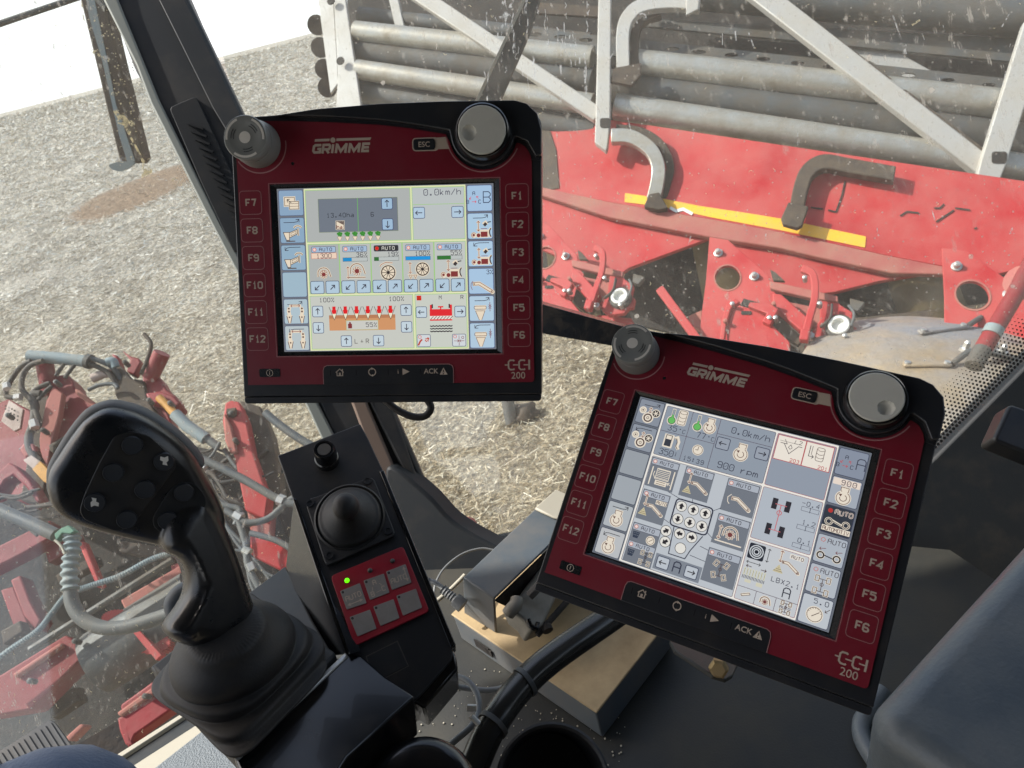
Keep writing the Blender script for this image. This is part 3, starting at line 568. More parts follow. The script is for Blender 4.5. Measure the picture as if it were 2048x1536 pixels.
for q in ([(1690, 362), (1684, 390), (1672, 424)], [(1622, 415), (1646, 418)], [(1672, 424), (1656, 420)], [(1800, 432), (1814, 423), (1838, 426)], [(1868, 416), (1880, 416), (1888, 408)], [(1872, 444), (1908, 420)], [(1910, 416), (1940, 420)], [(1948, 458), (1954, 455)], [(1340, 415), (1352, 422), (1366, 418), (1385, 428)]):
    d = Dr(PH, 4e-4, .0045); d.line(q, 3.2 if q[0][0] != 1340 else 6, 1 if q[0][0] == 1340 else 0)
    fin(d.bm, 'paint_scratch', [M['dark'], M['white']], hood, flat=True, recalc=False)
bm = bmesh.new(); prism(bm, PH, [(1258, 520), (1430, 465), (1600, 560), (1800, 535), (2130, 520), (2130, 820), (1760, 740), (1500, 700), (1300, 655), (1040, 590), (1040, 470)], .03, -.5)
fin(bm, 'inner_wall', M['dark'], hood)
slab('hood_shade_patch', PH, [(1030, 250), (1100, 262), (1112, 300), (1118, 376), (1090, 380), (1030, 366)], .01, M['brownsteel'], hood, h=.006)  # brown sheet standing in for shadow on the hood's left end
# ---- three lifting units, one build, copied along the row
PL = Plane((1090, 515, 4.02), (1945, 590, 3.06), (1500, 400, 3.66))
uo = PL(1455, 555)
def lifting_unit():
    r = thing('lifting_unit', 'red lifting unit between the two dark openings, centred on a round hole', 'lifting unit', uo, group='red lifting units below the hood')
    hole = circ(1455, 555, 25, 26, 24)
    slab('side_plate', PL, [(1419, 474), (1456, 480), (1536, 550), (1545, 580), (1560, 596), (1545, 640), (1500, 700), (1400, 760), (1398, 700), (1402, 640), (1412, 560)], .02, M['mred'], r, holes=[hole], bev=.003)
    bm = bmesh.new(); c0, c1 = PL(1436, 486, -.62), PL(1484, 700, -.62); ax = c1-c0; pr = []
    nr = 70
    for i in range(nr): pr += [(.150, ax.length*i/nr), (.138, ax.length*(i+.5)/nr)]
    lathe(bm, c0, ax, [(0, 0)]+pr+[(0, ax.length)], 40); fin(bm, 'ribbed_roller', M['ribhose'], r)
    slab('hole_rim', PL, circ(1455, 555, 28, 26, 27), .004, M['mreddusty'], r, h=.003, holes=[circ(1455, 555, 25.2, 26, 24.2)])
    for x, y in ((1437, 507), (1509, 554)):
        bm = bmesh.new(); lathe(bm, PL(x, y), PL.n, [(.022, 0), (.022, .008), (.015, .01), (.013, .028), (.006, .034), (0, .034)], 14); fin(bm, 'bolt', M['bolt'], r)
    slab('lower_guard', PL, rpoly([(1462, 612), (1500, 616), (1535, 634), (1545, 650), (1580, 684), (1580, 740), (1460, 720), (1452, 660)], 4), .03, M['mred'], r, h=.13, bev=.006)
    slab('guard_frame', PL, [(1444, 640), (1454, 606), (1470, 596), (1480, 603), (1462, 616), (1452, 650), (1446, 700), (1436, 700)], .03, M['mred'], r, h=.15, bev=.004)
    slab('guard_slot', PL, [(1488, 597), (1545, 612), (1538, 624), (1480, 610)], .01, M['dark'], r, h=.135)
    slab('guard_slot', PL, rrect(1482, 622, 1503, 629, 3), .004, M['dark'], r, h=.134)
    slab('guard_bracket', PL, [(1540, 606), (1557, 618), (1540, 650), (1524, 642), (1534, 626), (1496, 612), (1500, 604)], .04, M['mred'], r, h=.16, bev=.004)
    slab('upper_arm', PL, [(1538, 562), (1560, 566), (1625, 580), (1676, 592), (1676, 604), (1622, 596), (1560, 582), (1540, 576)], .03, M['mreddusty'], r, h=.10, bev=.004)
    slab('lower_arm', PL, [(1545, 586), (1562, 588), (1622, 640), (1616, 668), (1600, 660), (1546, 612)], .05, M['mred'], r, h=.12, bev=.005)
    band('hinge_strap', [(1603, 535), (1626, 548), (1630, 590), (1620, 630), (1612, 662)], 15, M['mred'], .17, .02, r, f=PL)
    band('hinge_link', [(1664, 606), (1660, 635), (1640, 652)], 5, M['hosedark'], .14, .02, r, f=PL)
    slab('bearing_plate', PL, [(1640, 600), (1665, 594), (1682, 610), (1706, 624), (1704, 650), (1714, 655), (1712, 676), (1700, 678), (1690, 690), (1650, 694), (1630, 680), (1622, 664), (1640, 640)], .03, M['mred'], r, h=.09, bev=.005)
    slab('arm_foot', PL, [(1602, 656), (1620, 660), (1616, 680), (1598, 678)], .04, M['mred'], r, h=.19, bev=.004)
    bm = bmesh.new(); c = PL(1678, 656, .095)
    lathe(bm, c, PL.n, [(.056, -.01), (.056, .02), (.05, .024), (.044, .024)], 26); fin(bm, 'bearing_seal', M['hosedark'], r)
    bm = bmesh.new(); lathe(bm, c, PL.n, [(.043, 0), (.043, .032), (.039, .036), (.030, .036), (.028, .012), (0, .012)], 26); b = fin(bm, 'bearing', M['white'], r)
    bm = bmesh.new(); tube(bm, [PL(1697, 611, .12), PL(1708, 628, .13), PL(1702, 652, .13)], .006, 8); fin(bm, 'grease_line', M['hose'], r)
    bm = bmesh.new(); lathe(bm, PL(1622, 676, .1), PL.n, [(.016, 0), (.016, .03), (0, .034)], 6); fin(bm, 'bolt', M['bolt'], r)
    for pts, t_, m_, h in (([(1500, 640), (1600, 700), (1600, 740), (1480, 720)], .03, 'dark', .02), ([(1560, 600), (1640, 616), (1650, 660), (1600, 650)], .02, 'mreddusty', .04), ([(1610, 690), (1700, 700), (1720, 740), (1600, 740)], .04, 'mred', .02),
                         ([(1700, 596), (1730, 604), (1716, 622), (1700, 616)], .03, 'galvdark', .08), ([(1540, 538), (1552, 545), (1570, 562), (1546, 560)], .02, 'brownsteel', .03), ([(1552, 628), (1606, 676), (1596, 690), (1548, 660)], .03, 'brownsteel', .06), ([(1376, 632), (1404, 620), (1402, 660), (1380, 650)], .04, 'mreddusty', -.05)):
        slab('stay', PL, pts, t_, M[m_], r, h=h, bev=.003)
    for x, y in ((1466, 612), (1548, 612), (1452, 646), (1452, 690), (1540, 640), (1552, 640), (1640, 612), (1690, 676), (1610, 560)):
        bm = bmesh.new(); lathe(bm, PL(x, y, .14), PL.n, [(.010, -.01), (.010, .028), (.005, .03), (0, .032)], 6); fin(bm, 'bolt', M['bolt'] if x % 3 else M['mreddusty'], r)
    return r
U = lifting_unit()
def copy_thing(o, dv, label):
    c = o.copy(); C.objects.link(c); c.matrix_world = Matrix.Translation(dv) @ WM[o.name]; c['label'] = label; WM[c.name] = c.matrix_world.copy()
    for ch in [x for x in bpy.data.objects if x.parent == o]:
        q = ch.copy(); C.objects.link(q); q.parent = c; WM[q.name] = WM[c.name]
        for g in [x for x in bpy.data.objects if x.parent == ch]:
            e = g.copy(); C.objects.link(e); e.parent = q; WM[e.name] = WM[c.name]
    return c
copy_thing(U, PL(1090, 515)-uo, 'red lifting unit just right of the upper terminal, its hole half hidden')
U3 = copy_thing(U, PL(1945, 590)-uo, 'red lifting unit behind the domed steel disc and its red rod')
for q in [x for x in bpy.data.objects if x.parent == U3 and x.name.split('.')[0] in ('lower_guard', 'guard_frame', 'guard_slot', 'guard_bracket', 'stay', 'arm_foot')]: bpy.data.objects.remove(q)
slab('loose_bar', PL, bar2((1318, 575), (1415, 705), 17), .03, M['mred'], U, h=.06, bev=.004, lab='slanting red bar left of the plate')
# ---- domed cleaning disc and its rod
dd_ = thing('cleaning_disc', 'large domed steel disc caked with tan dust behind the second terminal', 'disc', P(1975, 800, 2.75))
c = P(1985, 812, 2.75); ax = (UPV*.83-FW*.56+RT*.02).normalized()
bm = bmesh.new()
prof = [(0, .17), (.12, .168), (.26, .155), (.38, .13), (.48, .10), (.50, .085), (.60, .05), (.68, .012), (.70, 0), (.70, -.02), (.60, -.05), (0, -.08)]
lathe(bm, c, ax, prof, 80, ref=RT); fin(bm, 'disc', M['tandisc'], dd_, angle=60)
def dsurf(u, v, h=0):     # a point just above the dome
    r = ray(u, v); best = None; tt = 1.8
    while tt < 4:
        p = CAM+r*tt; q = p-c; z = q.dot(ax); rad = (q-ax*z).length
        if z < np.interp(rad, [a for a, b in prof[:9]], [b for a, b in prof[:9]])+h: return p
        tt += .004
    return P(u, v, 2.5)
for a, b_ in (((1838, 665), (1935, 652)), ((1806, 729), (1903, 729))):
    pa, pb = dsurf(*a, .012), dsurf(*b_, .012); bm = bmesh.new(); e = (pb-pa); n = ax; s = e.cross(n).normalized()*.030
    boxb(bm, pa-s*.5-n*.006, e, s, n*.014); q = fin(bm, 'flat_bar', M['tandisc'], dd_, bev=.006)
    bm = bmesh.new()
    for k in (.08, .9): lathe(bm, pa+e*k+n*.006, n, [(.012, 0), (.011, .008), (0, .011)], 10)
    fin(bm, 'rivet', M['bolt'], q)
for a, b_, e in (((1935, 652), (1965, 633), (1985, 628)), ((1905, 728), (1935, 705), (1960, 700))):
    bm = bmesh.new(); tube(bm, [dsurf(*a, .01), dsurf(*b_, .04), dsurf(*e, .05)], .011, 8); fin(bm, 'clamp_arm', M['galvdark'], dd_)
for x, y in ((1967, 626), (2020, 624), (1929, 693), (1985, 682), (2002, 700)):
    bm = bmesh.new(); p = dsurf(x, y+8, .02); lathe(bm, p, ax, [(.022, 0), (.022, .012), (.013, .013), (.013, .035), (.006, .042), (0, .042)], 6); fin(bm, 'bolt', M['bolt'], dd_)
for x, y in ((2010, 640), (1995, 710)):
    bm = bmesh.new(); p = dsurf(x, y, .03); boxb(bm, p-RT*.05, RT*.12-UPV*.03, ax*.02, ax.cross(RT)*.03); fin(bm, 'clamp_plate', M['galvdark'], dd_, bev=.004)
rod = thing('red_rod', 'round red rod with a bare steel end slanting over the domed disc', 'rod', P(2000, 640, 2.2))
bm = bmesh.new(); tube(bm, [P(2090, 470, 2.5), P(2030, 590, 2.42), P(1965, 700, 2.36)], .027, 20, 1); fin(bm, 'red_length', M['hred'], rod)
bm = bmesh.new(); tube(bm, [P(1966, 698, 2.36), P(1946, 733, 2.34)], .0275, 20, 1); fin(bm, 'bare_end', M['galvdark'], rod, bev=.003)
bm = bmesh.new(); tube(bm, [P(1990, 655, 2.379), P(1982, 670, 2.374)], .029, 20, 1); fin(bm, 'worn_ring', M['bluegrey'], rod)
bm = bmesh.new(); tube(bm, [P(2035, 560, 2.45), P(2080, 580, 2.5)], .05, 12, 1); fin(bm, 'rod_bracket', M['mreddusty'], rod)
# machine frame beneath the hood: dark chassis seen between disc and glass edge
PF = Plane((1100, 700, 4.3), (2000, 700, 3.4), (1500, 1000, 3.6))
ch = slab('machine_chassis', PF, [(1540, 655), (2400, 560), (2400, 1300), (1900, 1200), (1750, 800), (1560, 745)], .3, M['brownsteel'])
tag(ch, 'dusty brown chassis plate under the domed disc', 'chassis')
# ---- slanting arms and rods just outside the glass
o = thing('square_tube_arm', 'dark square tube with a bright left edge slanting up behind the upper terminal', 'arm', P(1010, 100, 1.7))
PM = Plane((1000, 0, 1.7), (1000, 200, 1.75), (1100, 100, 1.74))
slab('tube_body', PM, [(1071, -60), (1100, -60), (1064, 62), (990, 232), (946, 232), (950, 205), (1058, -20)], .05, M['pillar'], o, bev=.006)
slab('bright_edge', PM, [(1064, -60), (1072, -60), (1060, -18), (953, 210), (946, 210), (1056, -22)], .01, M['galv'], o, h=.003)
o = thing('steel_post', 'dark rusty steel post with a blue-grey face and dried mud, beyond the left window', 'post', P(220, 200, 2.6))
PP = Plane((180, 0, 2.6), (260, 320, 2.75), (300, 100, 2.65))
slab('post', PP, [(146, -60), (196, -60), (238, 120), (287, 315), (280, 326), (240, 326), (205, 180), (168, 30)], .07, M['brownsteel'], o, bev=.006)
slab('blue_face', PP, [(160, -60), (176, -60), (214, 120), (232, 210), (270, 322), (255, 326), (238, 270), (204, 120), (180, 40)], .004, M['bluegrey'], o, h=.003)
slab('foot_smear', PP, rpoly([(216, 330), (240, 322), (272, 324), (262, 334), (240, 344), (222, 338)], 6), .01, M['bluegrey'], o, h=.004)
slab('mud_splash', PC, [(226, 222), (232, 218), (240, 228), (250, 232), (259, 243), (257, 251), (262, 262), (259, 266), (272, 290), (286, 318), (289, 322), (292, 332), (303, 338), (304, 345), (283, 355), (284, 340), (285, 326), (270, 295), (256, 268), (247, 250), (233, 246), (236, 238)], .002, M['splash'], cab, h=-.03)
o = thing('thin_rod', 'thin grey rod crossing the top left corner', 'rod', P(70, 30, 2.0))
bm = bmesh.new(); tube(bm, [P(-60, 68, 2.0), P(60, 27, 2.02), P(158, -6, 2.05)], .0085, 10, 1); fin(bm, 'rod', M['galvdark'], o)
bm = bmesh.new(); tube(bm, [P(196, -5, 1.5), P(208, 8, 1.5), P(216, 18, 1.5)], .009, 8, 1); fin(bm, 'rod_end', M['rubber'], o)
# ================================================================ HEADER FRAME AND HOSES BEYOND THE LEFT WINDOW
PA = Plane((100, 800, 2.75), (500, 800, 2.75), (300, 1300, 2.35))
hf = thing('header_frame', 'faded red header frame with pivot tubes, brackets and cross beams beyond the left window', 'machine frame', PA(200, 1000))
def hs_(name, pts, t, m_=None, h=0.0, bev=.006): return slab(name, PA, pts, t, m_ or M['hred'], hf, h=h, bev=bev)
def tb(name, pts, rpx, m_, h=0.0, parent=None, k=5, f=None, n=12):
    f = f or PA; bm = bmesh.new(); w3 = [f(p[0], p[1], p[2] if len(p) > 2 else h) for p in pts]
    r = sum((p-CAM).dot(FW) for p in w3)/len(w3)*rpx/FPX; tube(bm, w3, r, n, k); return fin(bm, name, m_, parent or hf)
hs_('left_plate', [(-60, 830), (16, 797), (60, 820), (90, 900), (60, 1010), (-60, 960)], .08, h=-.1)
hs_('bracket_side', [(70, 800), (104, 752), (122, 750), (126, 790), (122, 850), (96, 880), (84, 930), (92, 960), (80, 1010), (40, 1000), (60, 880)], .05, M['brownsteel'], h=-.06)
hs_('pivot_bracket', [(104, 756), (116, 750), (135, 748), (146, 762), (150, 778), (206, 822), (240, 860), (200, 1000), (96, 960), (92, 930), (78, 890), (80, 860), (92, 800), (103, 783)], .10)
hs_('bracket_flange', [(104, 772), (125, 786), (118, 830), (104, 880), (95, 930), (96, 948), (80, 902), (78, 878), (88, 820), (98, 790)], .03, M['mreddusty'], h=.05)
hs_('bracket_rib', [(148, 776), (156, 778), (212, 822), (204, 828), (150, 786)], .03, M['mreddusty'], h=.03)
hs_('small_angle_plate', [(96, 890), (138, 864), (142, 868), (110, 892), (108, 908), (98, 900)], .03, M['brownsteel'], h=.06)
tb('pivot_tube', [(90, 730, .02), (100, 790, -.02)], 16, M['hred'], k=1, n=24)
tb('pivot_tube', [(324, 706, .05), (300, 756, 0)], 16, M['hred'], k=1, n=24)
hs_('hook_plate', [(243, 700), (262, 712), (278, 716), (282, 724), (268, 750), (252, 742), (260, 720)], .04, h=-.03)
hs_('hook_plate', [(222, 706), (234, 710), (244, 740), (246, 770), (236, 760), (230, 724)], .05, h=-.02)
hs_('swivel_bracket', [(284, 742), (318, 752), (334, 780), (350, 790), (360, 808), (352, 818), (330, 812), (345, 850), (362, 880), (356, 900), (330, 910), (300, 860), (285, 800)], .08, h=0.0)
hs_('swivel_lobe', [(290, 786), (320, 782), (345, 790), (360, 805), (350, 816), (326, 806), (300, 806)], .05, h=.05)
hs_('lever_plate', [(238, 786), (250, 790), (262, 815), (270, 836), (276, 860), (255, 850), (246, 820)], .04)
hs_('dark_linkage', [(220, 740), (238, 728), (262, 756), (286, 760), (296, 800), (330, 850), (356, 900), (330, 930), (280, 870), (250, 820), (230, 790)], .07, M['brownsteel'], h=.02)
hs_('upright_arm', [(450, 806), (462, 800), (478, 803), (492, 835), (505, 900), (525, 960), (538, 985), (530, 1040), (490, 1020), (468, 910), (450, 880), (445, 840)], .07, M['mred'], h=.06)
hs_('upright_arm_edge', [(447, 824), (462, 850), (475, 905), (460, 905), (449, 880)], .02, M['mreddusty'], h=.075)
hs_('dark_upright', [(478, 800), (520, 812), (540, 860), (554, 930), (562, 1000), (530, 1010), (515, 950), (500, 880), (486, 820)], .10, M['brownsteel'], h=0)
tb('arm_pin', [(456, 826, .07), (472, 824, .07)], 9, M['brownsteel'], k=1)
hs_('lower_beam', [(-60, 1360), (0, 1350), (130, 1270), (180, 1300), (60, 1420), (-60, 1440)], .10, M['hred'], h=.0)
hs_('lower_beam', [(240, 1410), (330, 1345), (400, 1300), (440, 1340), (370, 1400), (270, 1470), (256, 1500)], .08, M['hred'], h=.05)
hs_('beam_top_edge', [(232, 1426), (318, 1364), (326, 1376), (240, 1434)], .03, M['mreddusty'], h=.06)
hs_('beam_top_edge', [(24, 1348), (120, 1284), (126, 1292), (30, 1356)], .03, M['mreddusty'], h=.02)
hs_('foot_bracket', [(234, 1436), (250, 1430), (262, 1470), (268, 1494), (250, 1490), (238, 1460)], .05, h=.05)
hs_('foot_bracket', [(130, 1474), (160, 1447), (170, 1452), (138, 1484)], .05, M['mreddusty'], h=.06)
hs_('cross_beam', [(-60, 1120), (60, 1060), (100, 1040), (110, 1070), (40, 1110), (-60, 1160)], .08, M['hred'], h=-.15)
hs_('cross_beam', [(20, 1160), (40, 1150), (60, 1200), (82, 1240), (70, 1260), (46, 1230)], .08, M['hred'], h=-.15)
hs_('cross_beam', [(240, 1200), (360, 1130), (370, 1170), (260, 1240)], .08, M['mreddusty'], h=-.12)
hs_('link_bar', [(155, 1085), (168, 1082), (204, 1170), (194, 1176)], .04, M['mred'], h=-.08)
hs_('shade_backing', [(-80, 1000), (60, 960), (200, 900), (330, 880), (430, 900), (500, 940), (600, 960), (680, 1180), (560, 1330), (300, 1520), (-80, 1560)], .03, M['dark'], h=-.34)  # dark sheet standing in for the shade beneath the machine
hs_('red_panel', [(500, 1060), (560, 1075), (590, 1130), (560, 1140), (500, 1110)], .04, M['mred'], h=-.1)
hs_('red_panel', [(490, 1000), (545, 1010), (540, 1080), (500, 1060)], .06, M['mreddusty'], h=-.06)
hs_('number_plate', [(18, 800), (46, 818), (40, 856), (28, 862), (2, 842)], .012, M['pinkwhite'], h=.02, bev=.001)
d = Dr(PA, 2e-3, .021)
for x, y in ((24, 818), (29, 821), (22, 826), (28, 829), (36, 832), (35, 840), (12, 812), (11, 818)): d.disc(x, y, 1.8, 0)
fin(d.bm, 'plate_hole', M['dark'], hf, flat=True, recalc=False)
hs_('junction_block', [(38, 898), (52, 880), (66, 888), (72, 900), (50, 916)], .06, M['mreddusty'], h=.06)
hs_('warning_board', [(46, 920), (62, 910), (80, 922), (66, 938)], .03, M['pinkwhite'], h=.09, bev=.002)
hs_('warning_board', [(64, 938), (80, 922), (102, 945), (96, 968), (86, 962)], .03, M['orange'], h=.09, bev=.002)
hs_('arch_guard', [(-40, 960), (0, 940), (18, 924), (30, 930), (60, 960), (82, 1000), (74, 1006), (50, 972), (26, 950), (10, 960), (-10, 990), (-40, 1000)], .07, M['hred'], h=.07)
# hoses
tb('sleeve', [(58, 712), (110, 716), (165, 722), (180, 726)], 12, M['bluegrey'], .05, n=16)
tb('sleeve_collar', [(174, 722), (182, 724)], 15, M['galvdark'], .05, k=1)
tb('hose', [(178, 716, .06), (205, 724, .05), (228, 738, .03), (250, 775, 0)], 5, M['hose'])
tb('hose', [(178, 728, .05), (200, 736, .04), (222, 752, .03), (246, 790, 0)], 5, M['hosedark'])
tb('hose_fitting', [(214, 724, .07), (226, 722, .07), (232, 734, .06)], 8, M['bluegrey'])
for q, r, c_ in (([(62, 722, .06), (40, 735, .05), (18, 768, .03), (12, 790, .02), (26, 795, .02), (44, 792, .02)], 5, 'hosedark'), ([(86, 722, .08), (62, 730, .07), (46, 750, .06), (44, 778, .06), (62, 800, .06), (74, 830, .06), (78, 850, .05), (62, 862, .05)], 5.5, 'hosedark'),
               ([(82, 788), (64, 790), (70, 812), (66, 850), (58, 872), (60, 900), (78, 925)], 8, 'hosedark'), ([(100, 766), (80, 774), (64, 786), (60, 800)], 5, 'hosedark'), ([(104, 772), (92, 782), (76, 800)], 4, 'hosedark'),
               ([(134, 720), (118, 742), (112, 752)], 4, 'hosedark'), ([(154, 724), (138, 744), (130, 756)], 4, 'hosedark'), ([(176, 780), (200, 770), (226, 768), (236, 776)], 4, 'hose'),
               ([(288, 668), (302, 688), (294, 720), (282, 748)], 4, 'brownsteel'), ([(55, 870), (50, 890), (40, 900)], 3, 'hose')):
    tb('hose', q, r, M[c_], .05)
tb('grease_gun_tube', [(184, 757), (206, 748), (220, 746)], 9, M['pinkwhite'], .02, k=1)
hr = thing('hydraulic_hose_bundle', 'grey cables and hydraulic hoses sagging behind the joystick', 'hoses', PA(500, 1000))
tb('cylinder_rod', [(318, 795), (350, 828)], 8, M['orange'], .06, parent=hr, k=1)
tb('cylinder_sleeve', [(350, 828), (372, 850), (412, 878)], 12, M['bluegrey'], .06, parent=hr, k=1)
tb('cylinder_sleeve', [(412, 876), (436, 894)], 8, M['hose'], .06, parent=hr, k=1)
for q, r in (([(385, 910), (430, 930), (490, 960), (560, 1000), (610, 1012), (660, 1030)], 8), ([(440, 884), (425, 910), (410, 925), (395, 960)], 3), ([(355, 894), (380, 900), (398, 912), (385, 918)], 4), ([(610, 990), (580, 1000), (540, 1035), (505, 1045), (480, 1040), (470, 1030)], 7), ([(450, 1020), (475, 1040), (492, 1090), (496, 1130), (520, 1180)], 7), ([(446, 1040), (470, 1080), (490, 1110), (500, 1160), (512, 1190)], 4), ([(440, 1030), (460, 1060), (484, 1085)], 4), ([(500, 1066), (550, 1080), (586, 1100)], 6), ([(505, 1130), (540, 1150), (580, 1170)], 3),
             ([(530, 825), (560, 850), (600, 878), (640, 900)], 8), ([(470, 1100), (500, 1110), (540, 1160)], 3), ([(420, 990), (450, 1010), (480, 1020), (470, 1050)], 6)):
    tb('hose', q, r, M['hose'], .09, parent=hr)
tb('cable_tie', [(488, 1098), (500, 1106)], 9, M['galv'], .09, parent=hr, k=1)
hq = random.Random(11)
for i in range(16):
    x, y = hq.uniform(385, 470), hq.uniform(895, 1010); q = [(x, y)]; a = hq.uniform(.2, 1.3)
    for k in range(4): a += hq.uniform(-.7, .7); x += math.cos(a)*hq.uniform(18, 45); y += math.sin(a)*hq.uniform(18, 42); q.append((x, y))
    tb('hose', q, hq.uniform(2.2, 5.0), M[hq.choice(['hosedark', 'hosedark', 'hose'])], hq.uniform(-.08, .05), parent=hr)
for i in range(9):
    x, y = hq.uniform(-20, 60), hq.uniform(985, 1060); q = [(x, y)]; a = hq.uniform(-.3, .8)
    for k in range(4): a += hq.uniform(-.6, .6); x += math.cos(a)*hq.uniform(14, 32); y += math.sin(a)*hq.uniform(10, 26); q.append((x, y))
    tb('hose', q, hq.uniform(2.2, 4.0), M['hosedark'], hq.uniform(.06, .12))
for x, y, x2, y2, r in ((398, 930, 410, 938, 8), (470, 1028, 484, 1036, 10), (500, 1128, 506, 1142, 10), (556, 998, 568, 1003, 11), (30, 795, 42, 794, 8), (66, 842, 70, 856, 9), (12, 768, 14, 778, 8)):
    bm = bmesh.new(); tube(bm, [PA(x, y, .09), PA(x2, y2, .09)], r*2.6/FPX, 6, 1); fin(bm, 'coupling', M['bolt'], hr if x > 300 else hf)
for pts, t_, m_, h in (([(378, 1200), (470, 1150), (480, 1175), (392, 1232)], .06, 'hred', -.1), ([(0, 1180), (26, 1172), (60, 1252), (30, 1262)], .05, 'hred', -.18), ([(86, 1090), (150, 1060), (160, 1090), (96, 1126)], .06, 'hred', -.2), ([(0, 1262), (40, 1240), (48, 1262), (6, 1290)], .05, 'brownsteel', -.12),
                     ([(110, 1150), (190, 1110), (196, 1126), (118, 1170)], .05, 'brownsteel', -.16), ([(240, 1080), (350, 1100), (346, 1122), (238, 1104)], .05, 'brownsteel', -.2), ([(520, 905), (556, 900), (600, 1060), (570, 1070)], .06, 'brownsteel', -.12), ([(584, 960), (604, 950), (640, 1060), (612, 1080)], .06, 'mreddusty', -.08),
                     ([(90, 1400), (150, 1372), (160, 1400), (100, 1440)], .06, 'brownsteel', -.14), ([(340, 1130), (372, 1120), (392, 1200), (360, 1210)], .06, 'hred', -.14)):
    hs_('stay_plate', pts, t_, M[m_], h)
for x, y in ((112, 764), (298, 800), (340, 806), (462, 826), (470, 880), (250, 724), (60, 1362), (150, 1282), (290, 1392), (380, 1330), (16, 830), (122, 900), (86, 860)):
    bm = bmesh.new(); lathe(bm, PA(x, y, .085), PA.n, [(.009, -.03), (.009, .005), (.005, .006), (.005, .010), (0, .011)], 6); fin(bm, 'bolt', M['galvdark'], hf)
# cable along the machine
cc = thing('spiral_wrapped_cable', 'thin cable in a spiral wrap running up from the lower left window corner', 'cable', PA(150, 1250))
bm = bmesh.new(); s = smooth([PA(u, v, .08) for u, v in ((-60, 1360), (20, 1300), (75, 1262), (105, 1225), (135, 1190), (180, 1172), (240, 1152), (300, 1120), (345, 1105))], 24)
tube(bm, s, [.011 if i % 2 else .0085 for i in range(len(s))], 8, 1); fin(bm, 'cable', M['bluegrey'], cc)
# auger shaft, chain wheel and drum below
dr = thing('conveyor_drum', 'grey steel drum with a toothed red chain wheel below the joystick', 'drum', PA(300, 1280))
bm = bmesh.new(); lathe(bm, PA(190, 1330, -.05), (PA(330, 1240, -.05)-PA(190, 1330, -.05)), [(0, 0), (.10, 0), (.105, .02), (.105, .36), (0, .36)], 40); fin(bm, 'drum', M['galvdark'], dr)
for cx, cy, rr in ((236, 1238, 32), (300, 1285, 38)):
    bm = bmesh.new(); pts = []
    for i in range(60): a = 2*math.pi*i/60; r_ = rr*(1 if i % 2 else .9); pts.append((cx+r_*math.cos(a)*1.1, cy+r_*math.sin(a)*.62))
    prism(bm, PA, pts, .05, .02); fin(bm, 'chain_wheel', M['mred'], dr)
slab('guard_edge', PA, [(262, 1260), (274, 1256), (322, 1310), (312, 1320)], .05, M['mred'], dr, h=.06)
bm = bmesh.new()
a, b_ = PA(60, 1300, .1), PA(345, 1120, .1); tube(bm, [a, b_], .012, 8, 1); o = fin(bm, 'long_steel_rail', M['galvdark']); tag(o, 'long thin grey rail running diagonally behind the bent grey hose', 'rail')
for u, v, r_ in ((208, 1175, 9), (186, 1198, 10), (116, 1244, 12), (168, 1212, 7), (182, 1280, 9)):
    pass
# bent grey hose with corrugated sleeve
gh = thing('bent_grey_hose', 'thick grey hose with a corrugated sleeve bending below the green strap', 'hose', P(200, 1200, 1.7))
PB = Plane((0, 1030, 1.75), (320, 1240, 1.62), (150, 1100, 1.7))
tb('hose', [(-80, 980), (0, 1020), (60, 1046), (112, 1070)], 13, M['hose'], 0, parent=gh, f=PB, n=18)
tb('hose', [(141, 1178), (146, 1210), (168, 1240), (210, 1256), (262, 1252), (310, 1238), (350, 1225)], 14, M['hose'], 0, parent=gh, f=PB, n=18, k=8)
bm = bmesh.new(); s = []; rr = []
pts = [PB(144, 1070), PB(144, 1100), PB(140, 1140), PB(141, 1182)]; s = smooth(pts, 28)
tube(bm, s, [(.0175+.0028*math.cos(i/len(s)*2*math.pi*8.5)) for i in range(len(s))], 18, 1); fin(bm, 'corrugated_sleeve', M['bluegrey'], gh)
slab('strap', PB, [(108, 1068), (122, 1056), (136, 1050), (150, 1062), (140, 1068), (124, 1066), (112, 1082)], .02, M['green'], gh, h=.02, bev=.002)
tb('strap_tail', [(110, 1080), (122, 1092), (130, 1108)], 2.5, M['sill'], .02, parent=gh, f=PB)
# red implement corner and grey wheel seen below the upper terminal
o = thing('red_frame_corner', 'dusty red frame corner on the straw below the pillar foot', 'machine frame', PR(950, 1050, -1.2))
PX = Plane((850, 1000, 2.6), (1000, 1100, 2.6), (900, 1200, 2.3))
slab('corner', PX, [(838, 985), (862, 1000), (896, 1042), (925, 1028), (950, 1034), (972, 1070), (990, 1082), (980, 1140), (860, 1130)], .12, M['mreddusty'], o, bev=.01)
slab('corner_shoe', PX, [(838, 980), (856, 988), (880, 1020), (890, 1046), (868, 1040), (850, 1010)], .14, M['brownsteel'], o, h=.02, bev=.008)
slab('corner_tab', PX, [(966, 1090), (996, 1076), (1004, 1086), (980, 1104)], .05, M['mred'], o, h=.03, bev=.006)
cl = HZ(1035, 830, .05)
o = thing('soil_clod', 'dark clod with a metal stub lying on the straw below the upper terminal', 'clod', cl)
bm = bmesh.new(); bmesh.ops.create_icosphere(bm, subdivisions=3, radius=.11)
for v in bm.verts: v.co *= 1+.35*math.sin(v.co.x*40+1)*math.sin(v.co.y*33)*math.sin(v.co.z*37+2); v.co.z *= .7
bm.transform(Matrix.Translation(cl+Vector((.05, 0, 0)))); fin(bm, 'clod', M['brownsteel'], o)
